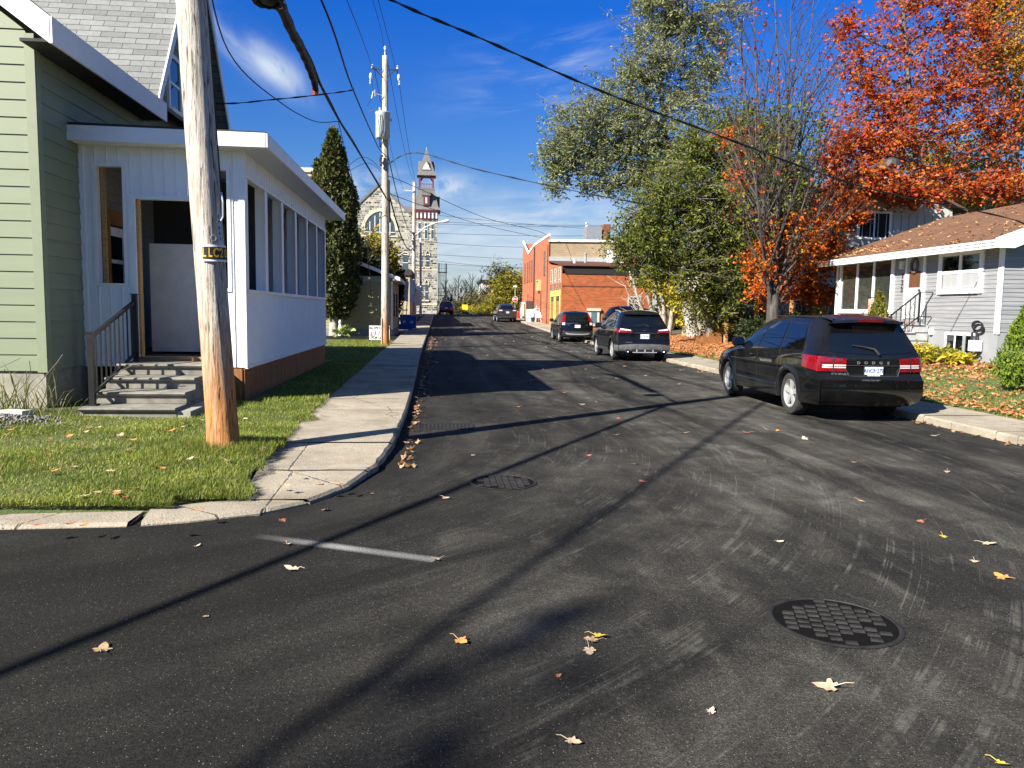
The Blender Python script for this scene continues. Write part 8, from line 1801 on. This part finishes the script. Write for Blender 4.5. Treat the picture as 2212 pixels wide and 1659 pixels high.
for (px, py, k, s) in ((220, 1407, 0, 1.1), (633, 1233, 1, 1.1), (445, 1333, 1, .5), (608, 1127, 2, .8), (706, 1103, 1, .8), (803, 1068, 2, .8), (962, 1077, 1, .9), (945, 1210, 1, .9), (620, 1177, 0, .8), (425, 1181, 1, .6), (993, 1386, 3, .9), (1232, 1604, 1, .8), (1205, 1462, 2, .35), (1535, 1540, 1, .5), (1683, 1172, 1, .7), (1858, 1084, 0, .8), (1990, 1128, 2, .8), (2130, 1176, 1, 1.1), (2105, 1214, 1, .8), (2168, 1250, 3, 1.1), (2046, 1020, 0, .9), (1388, 1042, 2, .9), (1374, 1003, 3, .7), (1738, 950, 1, 1.2), (1845, 1000, 0, .7), (1655, 928, 1, .8), (1022, 985, 1, .8), (1270, 985, 2, .7), (700, 1104, 0, .7)):
    x, y = ground_hit(px, py); put_leaf(x, y, .003, k, 'dry curled maple leaf lying on the near asphalt', gR, s)
x, y = ground_hit(1795, 1488); put_leaf(x, y, .003, 1, 'large pale maple leaf alone below the nearer manhole cover', None, 1.35)
x, y = ground_hit(1273, 1406); put_leaf(x, y, .003, 1, 'pale pink leaf in front of the yellow leaf on the road', None, .9)
x, y = ground_hit(1282, 1388); put_leaf(x, y, .006, 0, 'tan leaf tucked against the yellow leaf on the road', None, .9)
x, y = ground_hit(1290, 1378); put_leaf(x, y, .006, 4, 'bright yellow leaf in the little leaf cluster on the road', None, .9)
x, y = ground_hit(2010, 1160); put_leaf(x+.1, y, .003, 4, 'yellow leaf beside a tan leaf on the right of the road', None, .8)
x, y = ground_hit(2160, 1652); put_leaf(x, y, .003, 4, 'yellow leaf at the bottom right corner', None, .7)
gF = 'dry leaves scattered up the street'
n_ = 0
while n_ < 150:
    y = 10+rn.random()**1.1*48; side = rn.random()
    x = -.42+abs(rn.gauss(0, .35)) if side < .35 else (7.4-abs(rn.gauss(0, 1.6)) if side < .75 else rn.uniform(-.3, 7.4))
    if x > 5.8 and (11.3 < y < 16.3 or 25.5 < y < 30.7 or 40.4 < y < 45.3) or x < -.42 or x > 7.6: continue
    put_leaf(x, y, G(y)+.003, rn.choice((0, 0, 1, 1, 1, 2, 3)), 'dry maple leaf lying on the road further up the street', gF, rn.uniform(.8, 1.25)); n_ += 1
gL = 'fallen leaves on the corner grass'
n_ = 0
while n_ < 75:
    y = 6.35+rn.random()**1.6*4; x = edge_x(y)-.05-rn.random()*4.6
    if (x-P1B.x)**2+(y-P1B.y)**2 < .06 or x < -6.4: continue
    put_leaf(x, y, lawn_z_left(x, y)+.035, rn.choice((0, 0, 1, 1, 2, 3, 3)), 'dry leaf lying in the grass of the left corner lawn', gL, rn.uniform(.7, 1.1)); n_ += 1
for (px, py) in ((615, 1052), (602, 1048), (640, 1025), (690, 1050), (720, 1045), (735, 1050), (150, 1135), (180, 1138), (355, 1132), (80, 1137), (430, 1105), (660, 905), (700, 900), (625, 915)):
    x, y = ground_hit(px, py, .12); put_leaf(x, y, .125, rn.choice((0, 1, 3, 2)), 'dry leaf lying on the pale left sidewalk', 'leaves on the left sidewalk', rn.uniform(.7, 1.))
# leaf litter nobody could count: right lawn, kerb edge, roof, gutter line
def litter(name, fn, n, size, m, seed):
    rn_ = random.Random(seed); lv = Leaves(); k = 0
    while k < n:
        q = fn(rn_)
        if q is None: continue
        d = rn_.uniform(0, 2*pi); t = rn_.gauss(0, .35); s_ = size*rn_.uniform(.7, 1.3); a = Vector((cos(d), sin(d), t)).normalized(); b = Vector((-sin(d), cos(d), rn_.gauss(0, .35))).normalized(); c = Vector(q); o = len(lv.v); up = Vector((0, 0, s_*.15))
        lv.v += [(c-a*s_*.5)[:], (c+b*s_*.42-a*s_*.1+up)[:], (c+a*s_*.15+b*s_*.12)[:], (c+a*s_*.55+up)[:], (c+a*s_*.12-b*s_*.15)[:], (c-b*s_*.42-a*s_*.1+up)[:]]; lv.f += [(o, o+1, o+2, o+4, o+5), (o+2, o+3, o+4)]; k += 1
    me = bpy.data.meshes.new(name); me.from_pydata(lv.v, [], lv.f); me.materials.append(m); me.update(); o = bpy.data.objects.new(name, me); COL.objects.link(o); o['kind'] = 'stuff'; return o
g_litter = leafmat('litter_leaf', [(.48, .15, .05), (.55, .26, .11), (.38, .09, .03), (.60, .38, .20), (.50, .20, .06), (.32, .12, .05)], .15)
def f_lawn(r):
    y = r.uniform(9, 44); x = x_in(R_in, y)+.05+r.random()*6.5
    dens = .10+.9*exp(-((y-36)/7)**2)+.5*exp(-((x-13.9)/1.3)**2-((y-20.5)/2.4)**2)+.35*exp(-(x-x_in(R_in, y))/.35)
    if x > 14.9 or r.random() > dens*(.6+.8*max(0, .5+mnoise.noise(Vector((x, y, 4))))): return None
    return (x, y, lawn_z_right(x, y)+.03+.03*r.random())
litter('leaf_litter_leaves', f_lawn, 24000, .10, g_litter, 5)
def f_kerb(r):
    y = 8+r.random()*45; x = -.40+abs(r.gauss(0, .10)) if r.random() < .6 else x_in(R_out, y)-abs(r.gauss(0, .12))-.02
    return (x, y, G(y)+.012+.01*r.random())
litter('kerb_leaves', f_kerb, 900, .08, leafmat('kerb_leaf', [(.28, .13, .06), (.40, .26, .14), (.16, .07, .03), (.10, .06, .03)], .1), 6)
def f_roof(r):
    y = r.uniform(ry0, ry1); u = r.random(); dens = .04+exp(-u/.05)*.55*(.4+max(0, mnoise.noise(Vector((y*.6, 3, 0))))*1.6)+.8*exp(-((y-26.5)/1.3)**2-((u-.12)/.10)**2)+.7*exp(-((y-19.3)/.8)**2-((u-.32)/.12)**2)
    if r.random() > dens: return None
    x = 14.5+(RX-14.5)*u; return (x, y, 3.72+(RZg-3.72)*u+.025)
litter('roof_leaves', f_roof, 520, .11, leafmat('roof_leaf', [(.50, .26, .10), (.58, .38, .20), (.45, .18, .06)], .1), 7)
def f_step(r): k = r.randrange(5); return (WX-1.7+k*.3+r.random()*.28, 22.4+r.random()*1.4, .475+k*.25) if r.random() < .8 else None
litter('step_leaves', f_step, 90, .11, g_litter, 8)
# loose grit left by the paver along the fresh asphalt edge
